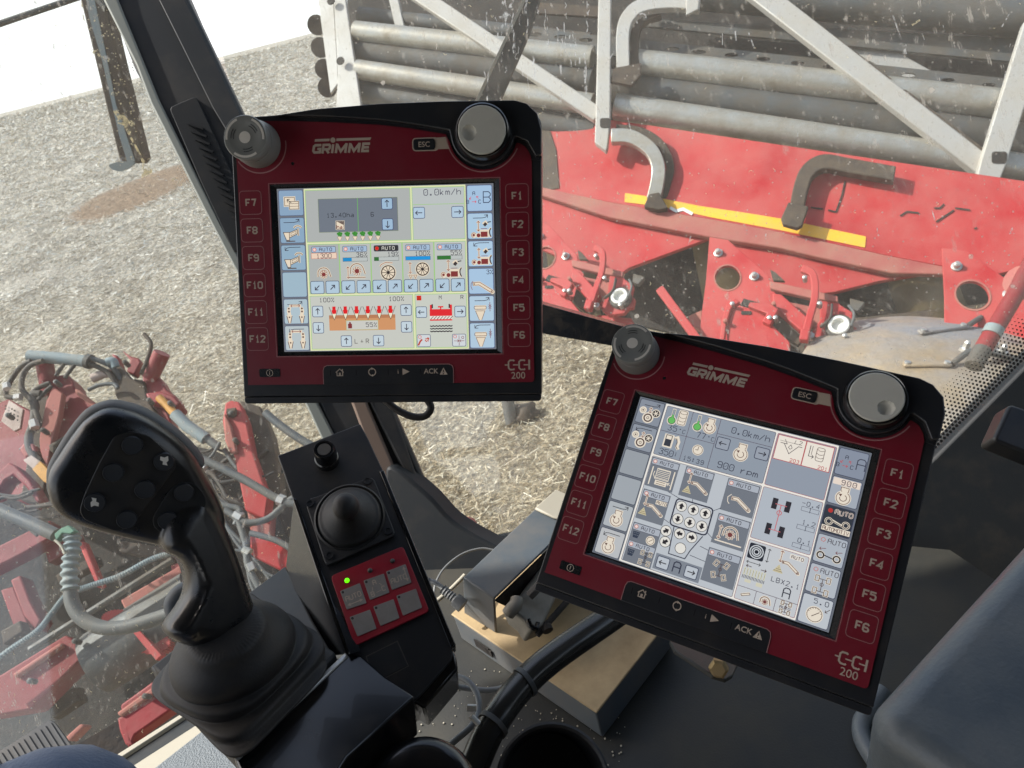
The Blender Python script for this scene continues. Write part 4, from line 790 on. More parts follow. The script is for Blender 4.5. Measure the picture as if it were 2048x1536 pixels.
bm = bmesh.new(); tube(bm, [cl+Vector((-.06, -.06, -.03)), cl+Vector((-.04, .06, .22))], .05, 14, 1); fin(bm, 'metal_stub', M['galvdark'], o)
# ================================================================ THE TWO TERMINALS
def solve_pose(img, f):
    src = [(-85.5, -64), (85.5, -64), (85.5, 64), (-85.5, 64)]; A = []
    for (x, y), (u, v) in zip(src, img):
        u, v = (u-1024)/f, (v-768)/f; A += [[x, y, 1, 0, 0, 0, -u*x, -u*y, -u], [0, 0, 0, x, y, 1, -v*x, -v*y, -v]]
    H = np.linalg.svd(np.array(A))[2][-1].reshape(3, 3); H = H if H[2, 2] > 0 else -H
    H /= (np.linalg.norm(H[:, 0])+np.linalg.norm(H[:, 1]))/2
    W = lambda q: RT*float(q[0])-UPV*float(q[1])+FW*float(q[2])
    a, b, t = W(H[:, 0]), W(H[:, 1]), W(H[:, 2])/1000
    a.normalize(); yy = -(b-a*b.dot(a)).normalized(); zz = a.cross(yy)
    m_ = Matrix((a, yy, zz)).transposed().to_4x4(); m_.translation = CAM+t; return m_
class Loc:
    n = Vector((0, 0, 1))
    def __call__(s, x, y, h=0.0): return Vector((x/1000, y/1000, h))
LC = Loc()
SCOL = {}; SMAT = []; SDESAT = [0.0]
def sc_(r, g, b):
    if SDESAT[0]: y_ = (r*3+g*6+b)/10; r, g, b = (int(round(c_+(y_-c_)*SDESAT[0])) for c_ in (r, g, b))
    k = (r, g, b)
    if k not in SCOL:
        SCOL[k] = len(SMAT); m_ = bpy.data.materials.new('lit_screen_%02x%02x%02x' % k); m_.use_nodes = True; p = m_.node_tree.nodes['Principled BSDF']
        p.inputs['Base Color'].default_value = (.01, .01, .012, 1); p.inputs['Roughness'].default_value = .25
        p.inputs['Emission Color'].default_value = S(*k); p.inputs['Emission Strength'].default_value = .86/EXPO; SMAT.append(m_)
    return SCOL[k]
def scmap(x, y, h=0.0): return Vector(((x/640*171-85.5)/1000, (64-y/480*128)/1000, h))
DK, CR, BR = (52, 48, 62), (246, 230, 206), (140, 62, 62)
def arrow(d, x, y, dx, dy, L_, w, c, hd=5, l=4):
    n = math.hypot(dx, dy); dx, dy = dx/n, dy/n; ex, ey = x+dx*L_/2, y+dy*L_/2; sx, sy = x-dx*L_/2, y-dy*L_/2; px, py = -dy, dx
    d.line([(sx, sy), (ex, ey)], w, c, l); d.line([(ex-dx*hd+px*hd, ey-dy*hd+py*hd), (ex, ey), (ex-dx*hd-px*hd, ey-dy*hd-py*hd)], w, c, l)
def key(d, x0, y0, x1, y1, fill, edge, r=6, w=1.6):
    d.poly(rrect(x0, y0, x1, y1, r), fill, 2); d.line(rrect(x0, y0, x1, y1, r), w, edge, 3, closed=True)
def halo(d, pts, w, c, hc, hw=5.5, closed=False, l=4): d.line(pts, w+hw, hc, l, closed); d.line(pts, w, c, l+1, closed)
def softarrow(d, x0, x1, y, c, up):
    if up: d.line([(x0, y), (x1-14, y), (x1-4, y-2), (x1, y-8)], 1.8, c, 4); d.line([(x1-9, y-8), (x1+1, y-9), (x1+1, y)], 1.8, c, 4)
    else: d.line([(x1, y-4), (x0+14, y-4), (x0+4, y-2), (x0, y+4)], 1.8, c, 4); d.line([(x0-1, y-5), (x0-1, y+5), (x0+9, y+5)], 1.8, c, 4)
def pill(d, x0, y0, x1, y1, on, fill, tc, ring=(225, 90, 70)):
    c = sc_(*((60, 60, 62) if on else fill)); d.poly(rrect(x0, y0, x1, y1, 4), c, 4); d.line(rrect(x0, y0, x1, y1, 4), 1.3, sc_(90, 90, 105), 5, closed=True)
    cy = (y0+y1)/2; d.disc(x0+9, cy, 5.5, sc_(255, 225, 215) if not on else sc_(230, 40, 36), 5, 14); d.ring(x0+9, cy, 5, 1.5, sc_(*ring), 6, 14)
    d.text('AUTO', x0+24, cy+4.6, 9.4, 1.6, sc_(*tc), 6, adv=10.4)
def drum(d, x, y, r, hood=True, ground=False, arr=False, cr=CR):
    h = sc_(*cr); b = sc_(*BR); k = sc_(110, 62, 58)
    for i in range(9):
        a = i*2*math.pi/9; d.line([(x, y), (x+math.cos(a)*r*.62, y+math.sin(a)*r*.62), (x+math.cos(a+.35)*r*.85, y+math.sin(a+.35)*r*.85)], 4.6, h, 4)
    d.disc(x, y, r*.48, h, 4)
    for i in range(9):
        a = i*2*math.pi/9; d.line([(x, y), (x+math.cos(a)*r*.62, y+math.sin(a)*r*.62), (x+math.cos(a+.35)*r*.8, y+math.sin(a+.35)*r*.8)], 1.6, b, 5)
    d.disc(x, y, r*.4, b, 6)
    if hood:
        a = [(x-r*1.15, y+r*.5), (x-r*1.15, y-r*.2)]+[(x+r*1.15*math.cos(t), y-r*.25-r*1.05*math.sin(t)) for t in np.linspace(math.pi, .25, 10)]+[(x+r*1.45, y+r*.55)]
        halo(d, a, 1.9, k, h, 4)
    if arr: halo(d, [(x+r*.75*math.cos(t), y-r*.75*math.sin(t)-1) for t in np.linspace(2.6, .6, 7)], 1.3, b, h, 3)
    if ground: halo(d, [(x-r*1.5, y+r*1.1), (x+r*1.5, y+r*1.1)], 1.8, k, h, 4)
def updown(d, x, y, L_, cr=CR, c=BR):
    h, b = sc_(*cr), sc_(*c); d.line([(x, y-L_/2), (x, y+L_/2)], 5, h, 4)
    for s in (-1, 1): d.line([(x-5, y+s*(L_/2-5)), (x, y+s*L_/2), (x+5, y+s*(L_/2-5))], 4.6, h, 4); d.line([(x-4.5, y+s*(L_/2-4.5)), (x, y+s*L_/2), (x+4.5, y+s*(L_/2-4.5))], 1.5, b, 5)
    d.line([(x, y-L_/2), (x, y+L_/2)], 1.5, b, 5)
def wheel(d, x, y, r):
    h, k = sc_(*CR), sc_(58, 50, 50); d.disc(x, y, r+3, h, 4); d.ring(x, y, r-1, 3, k, 5, 26); d.disc(x, y, r*.22, k, 5)
    for i in range(10): a = i*math.pi/5; d.line([(x+math.cos(a)*r*.2, y+math.sin(a)*r*.2), (x+math.cos(a)*(r-2), y+math.sin(a)*(r-2))], 1.7, k, 5)
def tractor(d, x, y, s=1.0):
    h, b, k = sc_(*CR), sc_(*BR), sc_(70, 62, 64)
    for dxy in ((0, 0),):
        d.disc(x-26*s, y+17*s, 9*s, h, 4); d.disc(x-11*s, y+18*s, 8*s, h, 4); d.rect(x-6*s, y+1*s, x+20*s, y+25*s, h, 4)
    d.ring(x-26*s, y+17*s, 7*s, 1.4, b, 5, 14, 100, 330); d.disc(x-26*s, y+17*s, 4*s, b, 5); d.disc(x-11*s, y+18*s, 6*s, b, 5); d.rect(x-4*s, y+7*s, x+17*s, y+23*s, b, 5)
    d.line([(x-3*s, y-2*s), (x+16*s, y-2*s)], 1.6, b, 5)
    d.line([(x+4*s, y-14*s), (x+16*s, y-22*s)], 13*s, h, 4); d.poly([(x+3*s, y-14*s), (x+10*s, y-22*s), (x+17*s, y-16*s), (x+10*s, y-8*s)], k, 5)
    d.line([(x+17*s, y-21*s), (x+28*s, y-23*s)], 3, k, 5); d.line([(x+28*s, y-4*s), (x+23*s, y+2*s), (x+21*s, y+10*s), (x+24*s, y+20*s), (x+28*s, y+24*s)], 6, h, 4); d.line([(x+28*s, y-3*s), (x+24*s, y+3*s), (x+23*s, y+10*s), (x+25*s, y+18*s), (x+28*s, y+23*s)], 3.4, k, 5)
    updown(d, x-11*s, y-10*s, 30*s)
def boom(d, x, y, s=1.0, k=(120, 70, 62)):
    h, b = sc_(*CR), sc_(*k); q = [(x-26*s, y-8*s), (x-8*s, y-9*s), (x+28*s, y+14*s)]; d.line(q, 12*s, h, 4); d.disc(x+29*s, y+15*s, 6*s, h, 4)
    A, B = offs(q, 7.5*s); d.line([tuple(p) for p in A]+[(x+31*s, y+16*s)]+[tuple(p) for p in reversed(B)], 1.5, b, 5, closed=True); d.disc(x-22*s, y-8*s, 2, b, 6); d.disc(x+26*s, y+13*s, 2, b, 6)
def engine(d, x, y, s=1.0):
    h, b = sc_(*CR), sc_(120, 76, 66); d.disc(x, y+6*s, 19*s, h, 4, 26); d.rect(x-10*s, y-24*s, x+12*s, y-4*s, h, 4)
    o = [(x-6*s, y-10*s), (x-9*s, y-12*s), (x-9*s, y-21*s), (x+9*s, y-21*s), (x+9*s, y-12*s), (x+7*s, y-10*s)]
    d.line([(x+16*s*math.cos(R_(a)), y+6*s+16*s*math.sin(R_(a))) for a in range(-62, 240, 14)], 1.6, b, 5); d.line(o, 1.6, b, 5)
    d.line([(x+8*s*math.cos(R_(a)), y+6*s+8*s*math.sin(R_(a))) for a in range(-70, 200, 15)], 1.8, b, 5); d.poly([(x-12*s, y-2*s), (x-4*s, y-4*s), (x-6*s, y+4*s)], b, 5)
def hopperico(d, x, y):
    h, b = sc_(*CR), sc_(130, 100, 84); d.line([(x-20, y-10), (x+14, y-10)], 13, h, 4); d.line(rrect(x-22, y-14, x+14, y-5, 4), 1.5, b, 5, closed=True)
    d.poly([(x-20, y-3), (x+12, y-3), (x+1, y+27), (x-8, y+27)], h, 4); d.line([(x-18, y), (x-7, y+27)], 1.5, b, 5); d.line([(x+10, y), (x+0, y+27)], 1.5, b, 5); d.line([(x-18, y), (x+10, y)], 1.4, b, 5)
    r = sc_(*BR)
    for s_, yy in ((1, y-20), (-1, y-4)): d.line([(x+20, yy+s_*8), (x+30, yy+s_*8)], 1.5, r, 5); arrow(d, x+25, yy, 0, s_, 12, 1.5, r, 4, 5)
def armsico(d, x, y):
    h, b, r = sc_(*CR), sc_(110, 80, 70), sc_(*BR)
    for s_ in (-1, 1):
        cx = x+s_*19
        d.line([(cx-s_*1, y-18), (cx+s_*2, y-6), (cx+s_*0, y+4), (cx, y+24)], 11, h, 4); d.poly([(cx-9, y+6), (cx+9, y+6), (cx+4, y+30), (cx-4, y+30)], h, 4)
        for yy in (-14, -5): d.disc(cx+s_*1, y+yy, 3, b, 5, 10)
        d.line([(cx-8, y+8), (cx-3, y+29)], 2, b, 5); d.line([(cx+8, y+8), (cx+3, y+29)], 2, b, 5); d.disc(cx, y+12, 2.6, b, 5, 8)
    d.line([(x-18, y-22), (x+18, y-22)], 8, h, 4); arrow(d, x-7, y-22, -1, 0, 14, 1.6, r, 4, 5); arrow(d, x+7, y-22, 1, 0, 14, 1.6, r, 4, 5)
def loaderico(d, x, y):
    h, b = sc_(*CR), sc_(96, 78, 66); d.poly([(x-30, y-2), (x-12, y-2), (x-12, y+20), (x-20, y+20)], h, 4); d.line([(x-30, y-2), (x-12, y-2), (x-12, y+21), (x-22, y+21)], 1.8, b, 5, closed=True)
    d.poly([(x-12, y-1), (x+12, y-10), (x+12, y+3), (x-12, y+14)], h, 4); d.line([(x-12, y-1), (x+12, y-10), (x+12, y+3), (x-12, y+14)], 1.8, b, 5, closed=True); d.line([(x-7, y+1), (x+8, y-5), (x+8, y+1), (x-7, y+8)], 1.2, b, 5, closed=True)
    d.line([(x+15, y-14), (x+15, y+8)], 6, h, 4); d.line([(x+15, y-14), (x+15, y+8)], 1.8, b, 5); d.line([(x-22, y+24), (x+5, y+24)], 3, b, 5)
    halo(d, [(x+14+12*math.cos(t), y-12-9*math.sin(t)) for t in np.linspace(2.9, .3, 6)], 1.8, b, h, 4)
def ABC(d, x, y, big, tc):
    d.text('A', x, y-7, 10, 1.5, tc, 4, anchor=.5); d.text('B', x-18, y+17, 10, 1.5, tc, 4, anchor=.5); d.text('C', x+17, y+17, 10, 1.5, tc, 4, anchor=.5); r = sc_(235, 70, 80)
    arrow(d, x-10, y+1, -.6, 1, 9, 1.4, r, 3.5, 4); arrow(d, x, y+12, 1, 0, 13, 1.4, r, 3.5, 4); arrow(d, x+11, y, -.6, -1, 9, 1.4, r, 3.5, 4)
    d.text(big, x+38, y+15, 31, 2.3, tc, 4, anchor=.5)
def screen_one():
    d = Dr(scmap, 1.5e-5, 1e-4); q = sc_; bgk = q(146, 152, 160); tx = q(62, 58, 72)
    d.rect(-2, -2, 642, 482, q(120, 124, 132), 0)
    KL = [(148, 176, 204), (150, 180, 206), (156, 186, 208), (170, 196, 212), (186, 206, 216), (196, 208, 212)]; KR = [(176, 206, 236), (184, 214, 238), (186, 216, 240), (180, 210, 238), (190, 216, 236), (188, 214, 234)]
    for i in range(6):
        y0 = 3+i*80.2; key(d, 3, y0, 76, y0+74, q(*KL[i]), q(90, 104, 138)); key(d, 564, y0, 637, y0+74, q(*KR[i]), q(84, 100, 146))
    d.rect(79, 0, 560, 480, q(240, 242, 196), 1); g = q(170, 214, 140); f1, f2, f3 = q(186, 190, 188), q(200, 204, 200), q(212, 214, 206)
    def pane(x0, y0, x1, y1, f): d.rect(x0, y0, x1, y1, g, 2); d.rect(x0+1.8, y0+1.8, x1-1.8, y1-1.8, f, 3)
    pane(82, 4, 397, 157, f1); pane(401, 4, 557, 157, q(200, 206, 206))
    for i in range(5): pane(84+i*94.6, 162, 84+i*94.6+94.6, 310, (f1, f2, f2, f2, q(206, 210, 206))[i])
    pane(83, 315, 396, 476, f3); pane(401, 315, 557, 476, q(214, 218, 208))
    d.line([(404, 54), (555, 54)], 1.6, g, 4)
    d.rect(121, 31, 358, 128, q(122, 130, 142), 4); d.line([(121, 31), (358, 31), (358, 128), (121, 128)], 1.2, q(138, 150, 120), 5, closed=True); d.line([(239, 31), (239, 128)], 2, q(120, 190, 110), 5)
    d.text('13.40ha', 146, 85, 12, 1.5, q(50, 52, 60), 6, adv=12); d.text('6', 278, 85, 12, 1.6, q(50, 52, 60), 6)
    for yy, s_ in ((49, -1), (109, 1)): key(d, 310, yy-17, 344, yy+17, q(170, 200, 226), q(70, 80, 110), 5); 
    for yy, s_ in ((49, -1), (109, 1)):
        d.poly(rrect(311, yy-16, 343, yy+16, 5), q(170, 200, 226), 6); d.line(rrect(311, yy-16, 343, yy+16, 5), 1.8, q(70, 80, 120), 7, closed=True); arrow(d, 327, yy, 0, s_, 20, 2.4, tx, 6, 8)
    d.rect(171, 95, 198, 122, q(*CR), 6); d.line([(173, 97), (196, 97), (196, 120), (173, 120)], 1.6, tx, 7, closed=True); d.text('ha', 175, 118, 9, 1.8, q(130, 50, 40), 8, adv=9); d.poly([(176, 98), (195, 98), (195, 108)], q(120, 104, 96), 7)
    for i in range(6):
        x = 182+i*23; d.poly([(x-8, 142), (x+8, 142), (x, 157)], q(170, 130, 90), 5); d.poly([(x-6.4, 142.6), (x+6.4, 142.6), (x, 155)], q(*CR), 6)
        for a, b_ in ((-5, 133), (0, 131), (5, 133), (-2, 137), (3, 138)): d.disc(x+a, b_, 3.8, q(70, 150, 60), 6, 8)
    d.text('0.0km/h', 437, 28, 17, 1.8, q(66, 62, 84), 6, adv=16.2)
    for x, s_ in ((421, -1), (535, 1)): d.poly(rrect(x-17, 62, x+17, 94, 5), q(190, 214, 234), 5); d.line(rrect(x-17, 62, x+17, 94, 5), 1.8, q(84, 96, 130), 6, closed=True); arrow(d, x, 78, s_, 0, 20, 2.4, tx, 6, 7)
    for i in range(5): pill(d, 95+i*94.2, 170, 168+i*94.2, 187, i == 2, (176, 200, 226), (70, 66, 80) if i != 2 else (225, 225, 215))
    d.rect(94, 189, 170, 205, q(250, 222, 200), 4); d.line([(94, 189), (170, 189), (170, 205), (94, 205)], 1, q(220, 130, 110), 5, closed=True); d.text('1300', 110, 203.5, 12.5, 1.6, tx, 6, adv=12)
    for i, (t_, v, c_) in enumerate((('36%', .36, (40, 150, 215)), ('19%', .19, (60, 120, 60)), ('100%', 1, (40, 160, 235)), ('55%', .55, (60, 125, 60)))):
        x0 = 189+i*94.2; d.rect(x0, 204, x0+74, 215, q(200, 206, 204), 4); d.rect(x0, 204, x0+74*v, 215, q(*c_), 5); d.line([(x0, 204), (x0+74, 204), (x0+74, 215), (x0, 215)], 1, q(110, 116, 116), 6, closed=True)
        d.text(t_, x0+74, 202, 12.5, 1.6, tx, 6, adv=12, anchor=1)
    drum(d, 129, 252, 15, arr=True); drum(d, 230, 244, 17, ground=True); updown(d, 203, 248, 34); wheel(d, 324, 250, 21); halo(d, [(300, 232), (304, 226), (318, 220), (338, 222)], 1.6, q(*BR), q(*CR), 4); wheel(d, 427, 242, 19)
    updown(d, 390, 238, 32)
    for x in (391, 405): d.line([(x-5, 259), (x+5, 259), (x, 269)], 5, q(*CR), 4, closed=True); d.line([(x-5, 259), (x+5, 259), (x, 269)], 1.3, q(130, 90, 70), 5, closed=True)
    tractor(d, 515, 243)
    for i in range(5):
        for j in range(2):
            x = 108+i*94.3+j*46.4; d.poly(rrect(x-20, 272, x+20, 309, 5), q(190, 214, 232), 4); d.line(rrect(x-20, 272, x+20, 309, 5), 1.8, q(88, 100, 120), 5, closed=True)
            s_ = 1 if j else -1; arrow(d, x, 291, s_, -s_, 18, 2.6, tx, 6.5, 6)
    d.text('100%', 113, 334, 12, 1.6, tx, 6, adv=12); d.text('100%', 324, 334, 12, 1.6, tx, 6, adv=12)
    d.rect(140, 374, 341, 420, q(222, 160, 112), 4); d.rect(140, 374, 341, 384, q(196, 134, 96), 5)
    for i in range(6):
        x = 156+i*34.2; d.poly([(x-8, 370), (x+8, 370), (x, 388)], q(250, 244, 214), 6); d.line([(x-15, 349), (x, 388), (x+15, 349)], 1.5, q(70, 60, 60), 7); d.rect(x-5, 348, x+5, 360, q(235, 40, 44), 8); d.poly([(x-8, 359), (x+8, 359), (x+5, 370), (x-5, 370)], q(235, 40, 44), 8)
    d.rect(191, 390, 289, 419, q(196, 196, 140), 9); d.rect(192.5, 391.5, 287.5, 417.5, q(216, 216, 208), 10); d.rect(197, 400, 209, 414, q(*BR), 11); d.rect(200.5, 395, 205.5, 401, q(*BR), 11); d.text('55%', 285, 410, 12, 1.6, tx, 11, adv=12, anchor=1)
    for x, y, s_ in ((106, 362, -1), (106, 411, 1), (374, 362, -1), (374, 412, 1), (190, 452, -1), (288, 452, 1)):
        d.poly(rrect(x-16, y-16, x+16, y+16, 5), q(208, 224, 234), 4); d.line(rrect(x-16, y-16, x+16, y+16, 5), 1.8, q(86, 98, 130), 5, closed=True); arrow(d, x, y, 0, s_, 18, 2.4, tx, 6, 6)
    d.text('L+R', 240, 459, 12.5, 1.6, q(80, 72, 70), 6, adv=17, anchor=.5)
    d.rect(407, 320, 421, 334, q(225, 50, 36), 5); d.text('L', 411, 332, 9, 1.4, q(120, 60, 40), 6); d.text('M', 474, 332, 11, 1.5, tx, 6); d.text('R', 539, 332, 11, 1.5, tx, 6)
    for x, s_ in ((420, -1), (536, 1)): d.poly(rrect(x-16, 353, x+16, 385, 5), q(208, 224, 234), 4); d.line(rrect(x-16, 353, x+16, 385, 5), 1.8, q(86, 98, 130), 5, closed=True); arrow(d, x, 369, s_, 0, 18, 2.4, tx, 6, 6)
    rd = q(238, 50, 56); d.rect(445, 361, 512, 381, rd, 5)
    for x in (447, 507): d.rect(x-1, 348, x+5, 361, rd, 5); d.rect(x+4 if x < 470 else x-5, 346, x+8 if x < 470 else x-1, 358, q(60, 50, 54), 6)
    d.rect(470, 352, 486, 356, rd, 5); d.rect(476, 355, 480, 361, rd, 5); d.rect(445, 381, 512, 391, q(250, 240, 230), 5); d.rect(445, 391, 512, 395, rd, 6)
    for i in range(7): d.line([(447+i*9.6, 391), (456+i*9.6, 382)], 1.8, q(70, 50, 50), 6)
    for j in range(3):
        yy = 410+j*8; d.line([(445+i*4.8, yy+(2 if i % 2 else 0)) for i in range(15)], 3.2, q(54, 48, 54), 5)
    for x in (425, 531): d.poly(rrect(x-20, 436, x+20, 472, 5), q(222, 228, 232), 4); d.line(rrect(x-20, 436, x+20, 472, 5), 1.6, q(90, 100, 130), 5, closed=True); d.ring(x-12, 443, 4.5, 1.4, q(230, 90, 70), 6, 14)
    d.line([(408, 468), (414, 456), (420, 450)], 5, q(200, 80, 60), 6); d.line([(430, 456), (440, 446)], 7, q(200, 80, 60), 6); d.line([(432, 454), (438, 448)], 4, q(246, 230, 220), 7); arrow(d, 437, 449, 1, -1, 4, 1.5, q(200, 80, 60), 7, 7)
    d.line([(531, 440), (531, 470)], 1.4, q(*BR), 6); arrow(d, 523, 456, 1, 0, 14, 1.4, q(*BR), 4, 6); arrow(d, 540, 456, -1, 0, 14, 1.4, q(*BR), 4, 6); d.ring(542, 446, 3.6, 1.3, q(*BR), 6, 10)
    # soft key symbols
    d.line([(20, 24), (50, 24), (50, 48), (20, 48)], 6, q(*CR), 4, closed=True); d.rect(18, 22, 52, 50, q(*CR), 4); d.line([(20, 24), (50, 24), (50, 48), (20, 48)], 1.5, q(96, 80, 70), 5, closed=True)
    d.rect(32, 34, 64, 60, q(*CR), 5); d.line([(34, 36), (62, 36), (62, 58), (34, 58)], 1.6, q(96, 80, 70), 6, closed=True)
    for yy in (42, 50): d.line([(35, yy), (61, yy)], 1.2, q(110, 92, 80), 6)
    arrow(d, 34, 35, -1, -.8, 16, 1.8, q(60, 50, 50), 6, 7)
    softarrow(d, 14, 60, 97, tx, True); loaderico(d, 42, 128); softarrow(d, 16, 62, 174, tx, False); loaderico(d, 42, 208)
    softarrow(d, 14, 58, 340, tx, True); armsico(d, 38, 362+4); softarrow(d, 18, 62, 418, tx, False); armsico(d, 38, 443)
    ABC(d, 584, 38, 'B', q(56, 60, 84)); softarrow(d, 580, 622, 97, tx, True); tractor(d, 606, 130, .95); softarrow(d, 582, 626, 173, tx, False); tractor(d, 606, 209, .95)
    d.text('3%', 636, 260, 12, 1.6, tx, 5, adv=11, anchor=1); boom(d, 603, 297, 1.05); d.line([(577, 280), (571, 286), (570, 296), (574, 306)], 1.5, q(*BR), 5)
    softarrow(d, 580, 622, 338, tx, True); hopperico(d, 600, 368); softarrow(d, 580, 626, 414, tx, False); hopperico(d, 600, 447)
    return d
def screen_two():
    SDESAT[0] = .3
    d = Dr(scmap, 1.5e-5, 1e-4); q = sc_; tx = q(58, 62, 84); d.rect(-2, -2, 642, 482, q(110, 118, 132), 0)
    KL = [(142, 154, 172), (148, 160, 176), (160, 170, 180), (168, 178, 188), (184, 192, 200), (196, 200, 204)]; KR = [(140, 154, 178), (170, 182, 198), (54, 62, 76), (180, 192, 206), (186, 196, 208), (198, 206, 216)]
    for i in range(6):
        y0 = 3+i*80.2; key(d, 3, y0, 76, y0+74, q(*KL[i]), q(64, 72, 96)); key(d, 564, y0, 637, y0+74, q(*KR[i]), q(60, 68, 104))
    d.rect(79, 0, 560, 480, q(250, 244, 232), 1); ed = q(92, 62, 84)
    def pane(x0, y0, x1, y1, c_, e=ed): d.poly(rrect(x0, y0, x1, y1, 5), e, 2); d.poly(rrect(x0+1.2, y0+1.2, x1-1.2, y1-1.2, 4), q(*c_), 3)
    pane(84, 5, 397, 157, (150, 164, 182)); pane(84, 162, 397, 476, (196, 204, 214)); pane(401, 5, 557, 157, (150, 164, 184), q(200, 70, 80)); pane(401, 162, 557, 308, (184, 196, 210), q(170, 80, 90)); pane(401, 313, 557, 476, (204, 210, 218), q(170, 80, 90))
    for a, b_ in (((162, 6), (162, 156)), ((243, 6), (243, 156)), ((85, 82), (243, 82)), ((243, 50), (396, 50))): d.line([a, b_], 1.2, ed, 4)
    gr = q(90, 210, 80)
    for x, y in ((108, 42), (184, 42)):
        d.line([(x, y-32), (x, y)], 10, q(*CR), 4); d.disc(x, y+4, 14, q(*CR), 4); d.line([(x, y-30), (x, y)], 7, q(70, 100, 80), 5); d.line([(x, y-29), (x, y-14)], 4.6, q(160, 172, 186), 6); d.line([(x, y-14), (x, y+2)], 4.6, gr, 6); d.disc(x, y+4, 11.5, q(70, 100, 80), 5); d.disc(x, y+4, 9.5, gr, 7)
    def barrel(x, y, s=1):
        d.poly(rrect(x-14*s, y-24*s, x+14*s, y+24*s, 8*s), q(*CR), 4); k = q(110, 90, 82)
        d.line(rrect(x-11*s, y-21*s, x+11*s, y+21*s, 6*s), 1.5, k, 5, closed=True)
        for yy in (-13, -1, 10): d.line([(x-11*s, y+yy*s-2), (x-4*s, y+yy*s+2), (x+4*s, y+yy*s+2), (x+11*s, y+yy*s-2)], 1.3, k, 5)
    barrel(136, 31); engine(d, 218, 34, 1.0)
    d.text('35', 104, 76, 16, 1.8, tx, 5, adv=15); d.text('oC', 137, 76, 11, 1.4, tx, 5, adv=11); d.text('77', 188, 76, 16, 1.8, tx, 5, adv=15); d.text('oC', 221, 76, 11, 1.4, tx, 5, adv=11)
    d.rect(102, 88, 130, 128, q(*CR), 4); d.rect(106, 90, 125, 124, q(60, 66, 80), 5); d.rect(108, 92, 123, 103, q(*CR), 6); d.line([(132, 96), (140, 92), (146, 104), (144, 118), (150, 126)], 9, q(*CR), 4); d.line([(132, 98), (138, 96), (142, 106), (141, 118), (148, 126)], 2, q(90, 74, 68), 5)
    d.text('350', 99, 151, 17, 1.9, tx, 5, adv=15); d.text('l', 144, 146, 10, 1.3, tx, 5)
    d.disc(204, 112, 16, q(*CR), 4, 24); d.ring(204, 112, 13, 1.4, q(110, 84, 76), 5, 24); d.line([(204, 102), (204, 112), (197, 112)], 1.6, q(80, 60, 56), 5)
    d.text('15:39', 171, 150, 12, 1.6, tx, 5, adv=12.6)
    d.text('0.0km/h', 280, 38, 17, 1.9, tx, 5, adv=15.6)
    for x, s_ in ((266, -1), (375, 1)): d.poly(rrect(x-18, 58, x+18, 92, 5), q(158, 170, 188), 4); d.line(rrect(x-18, 58, x+18, 92, 5), 2, q(60, 66, 96), 5, closed=True); arrow(d, x, 75, s_, 0, 20, 2.4, q(44, 44, 58), 6, 6)
    engine(d, 320, 86, 1.1); d.text('900 rpm', 268, 145, 18, 2.0, tx, 5, adv=16.4)
    d.rect(404, 8, 552, 80, q(220, 80, 88), 4); d.rect(406, 10, 478, 78, q(250, 238, 222), 5); d.rect(481, 10, 550, 78, q(250, 238, 222), 5); g2 = q(84, 78, 84)
    d.line([(414, 30), (424, 30), (442, 56), (462, 30), (472, 30)], 1.7, g2, 6); d.line([(424, 18), (432, 30), (420, 30)], 1.5, g2, 6); d.line([(412, 24), (470, 24)], 1.3, q(150, 140, 136), 6); d.line([(442, 30), (437, 38), (442, 43), (447, 38)], 1.4, g2, 6, closed=True); d.text('2', 462, 24, 10, 1.5, g2, 6); d.line([(452, 14), (450, 24), (458, 24)], 1.5, g2, 6)
    barrel(520, 37, .9); d.line([(492, 18), (492, 48), (503, 48)], 1.8, g2, 6); d.line([(498, 18), (498, 43)], 1.3, g2, 6); arrow(d, 502, 48, 1, 0, 6, 1.8, g2, 5, 6)
    d.text('203', 474, 76, 8.5, 1.5, q(225, 70, 76), 6, adv=9, anchor=1); d.text('201', 547, 76, 8.5, 1.5, q(225, 70, 76), 6, adv=9, anchor=1)
    # function grid
    dk = q(120, 128, 142)
    def tile(x0, y0, x1, y1): d.rect(x0, y0, x1, y1, dk, 3.5); pill(d, x0+2, y0+2, x1-2, y0+21, False, (178, 188, 204), (70, 66, 80))
    tile(86, 165, 168, 252); tile(88, 262, 168, 350); tile(88, 362, 170, 476); tile(186, 165, 268, 252); tile(306, 166, 394, 258); tile(306, 268, 394, 352); tile(306, 366, 394, 458)
    pill(d, 90, 416, 168, 434, False, (178, 188, 204), (70, 66, 80))
    cr, bk = q(*CR), q(96, 70, 66)
    d.line([(96, 192), (96, 246)], 3.4, cr, 5); d.line([(160, 192), (160, 246)], 3.4, cr, 5)
    for i in range(6): d.line([(112, 196+i*5), (146, 196+i*5)], 1.8, cr, 5)
    d.line([(110, 194), (148, 194), (148, 224), (110, 224)], 2, cr, 5, closed=True); d.rect(112, 228, 146, 242, cr, 5); d.line([(116, 232), (142, 232)], 1.6, bk, 6); d.line([(116, 238), (142, 238)], 1.6, bk, 6); d.line([(110, 226), (102, 214), (104, 204)], 2, cr, 5); arrow(d, 152, 232, -1, -.4, 10, 2, cr, 5, 5)
    def spray(x, y):
        d.poly([(x, y-8), (x-13, y+14), (x+13, y+14)], q(214, 200, 150), 5)
        for yy in (0, 5, 10): d.line([(x-yy-1, y+yy), (x+yy+1, y+yy)], 1.3, q(130, 110, 84), 6)
        updown(d, x, y-30, 30)
    boom(d, 132, 312, .85); spray(104, 322); d.rect(132, 284, 164, 296, cr, 5); d.text('AUTO', 135, 294, 7.5, 1.4, bk, 6, adv=7.6)
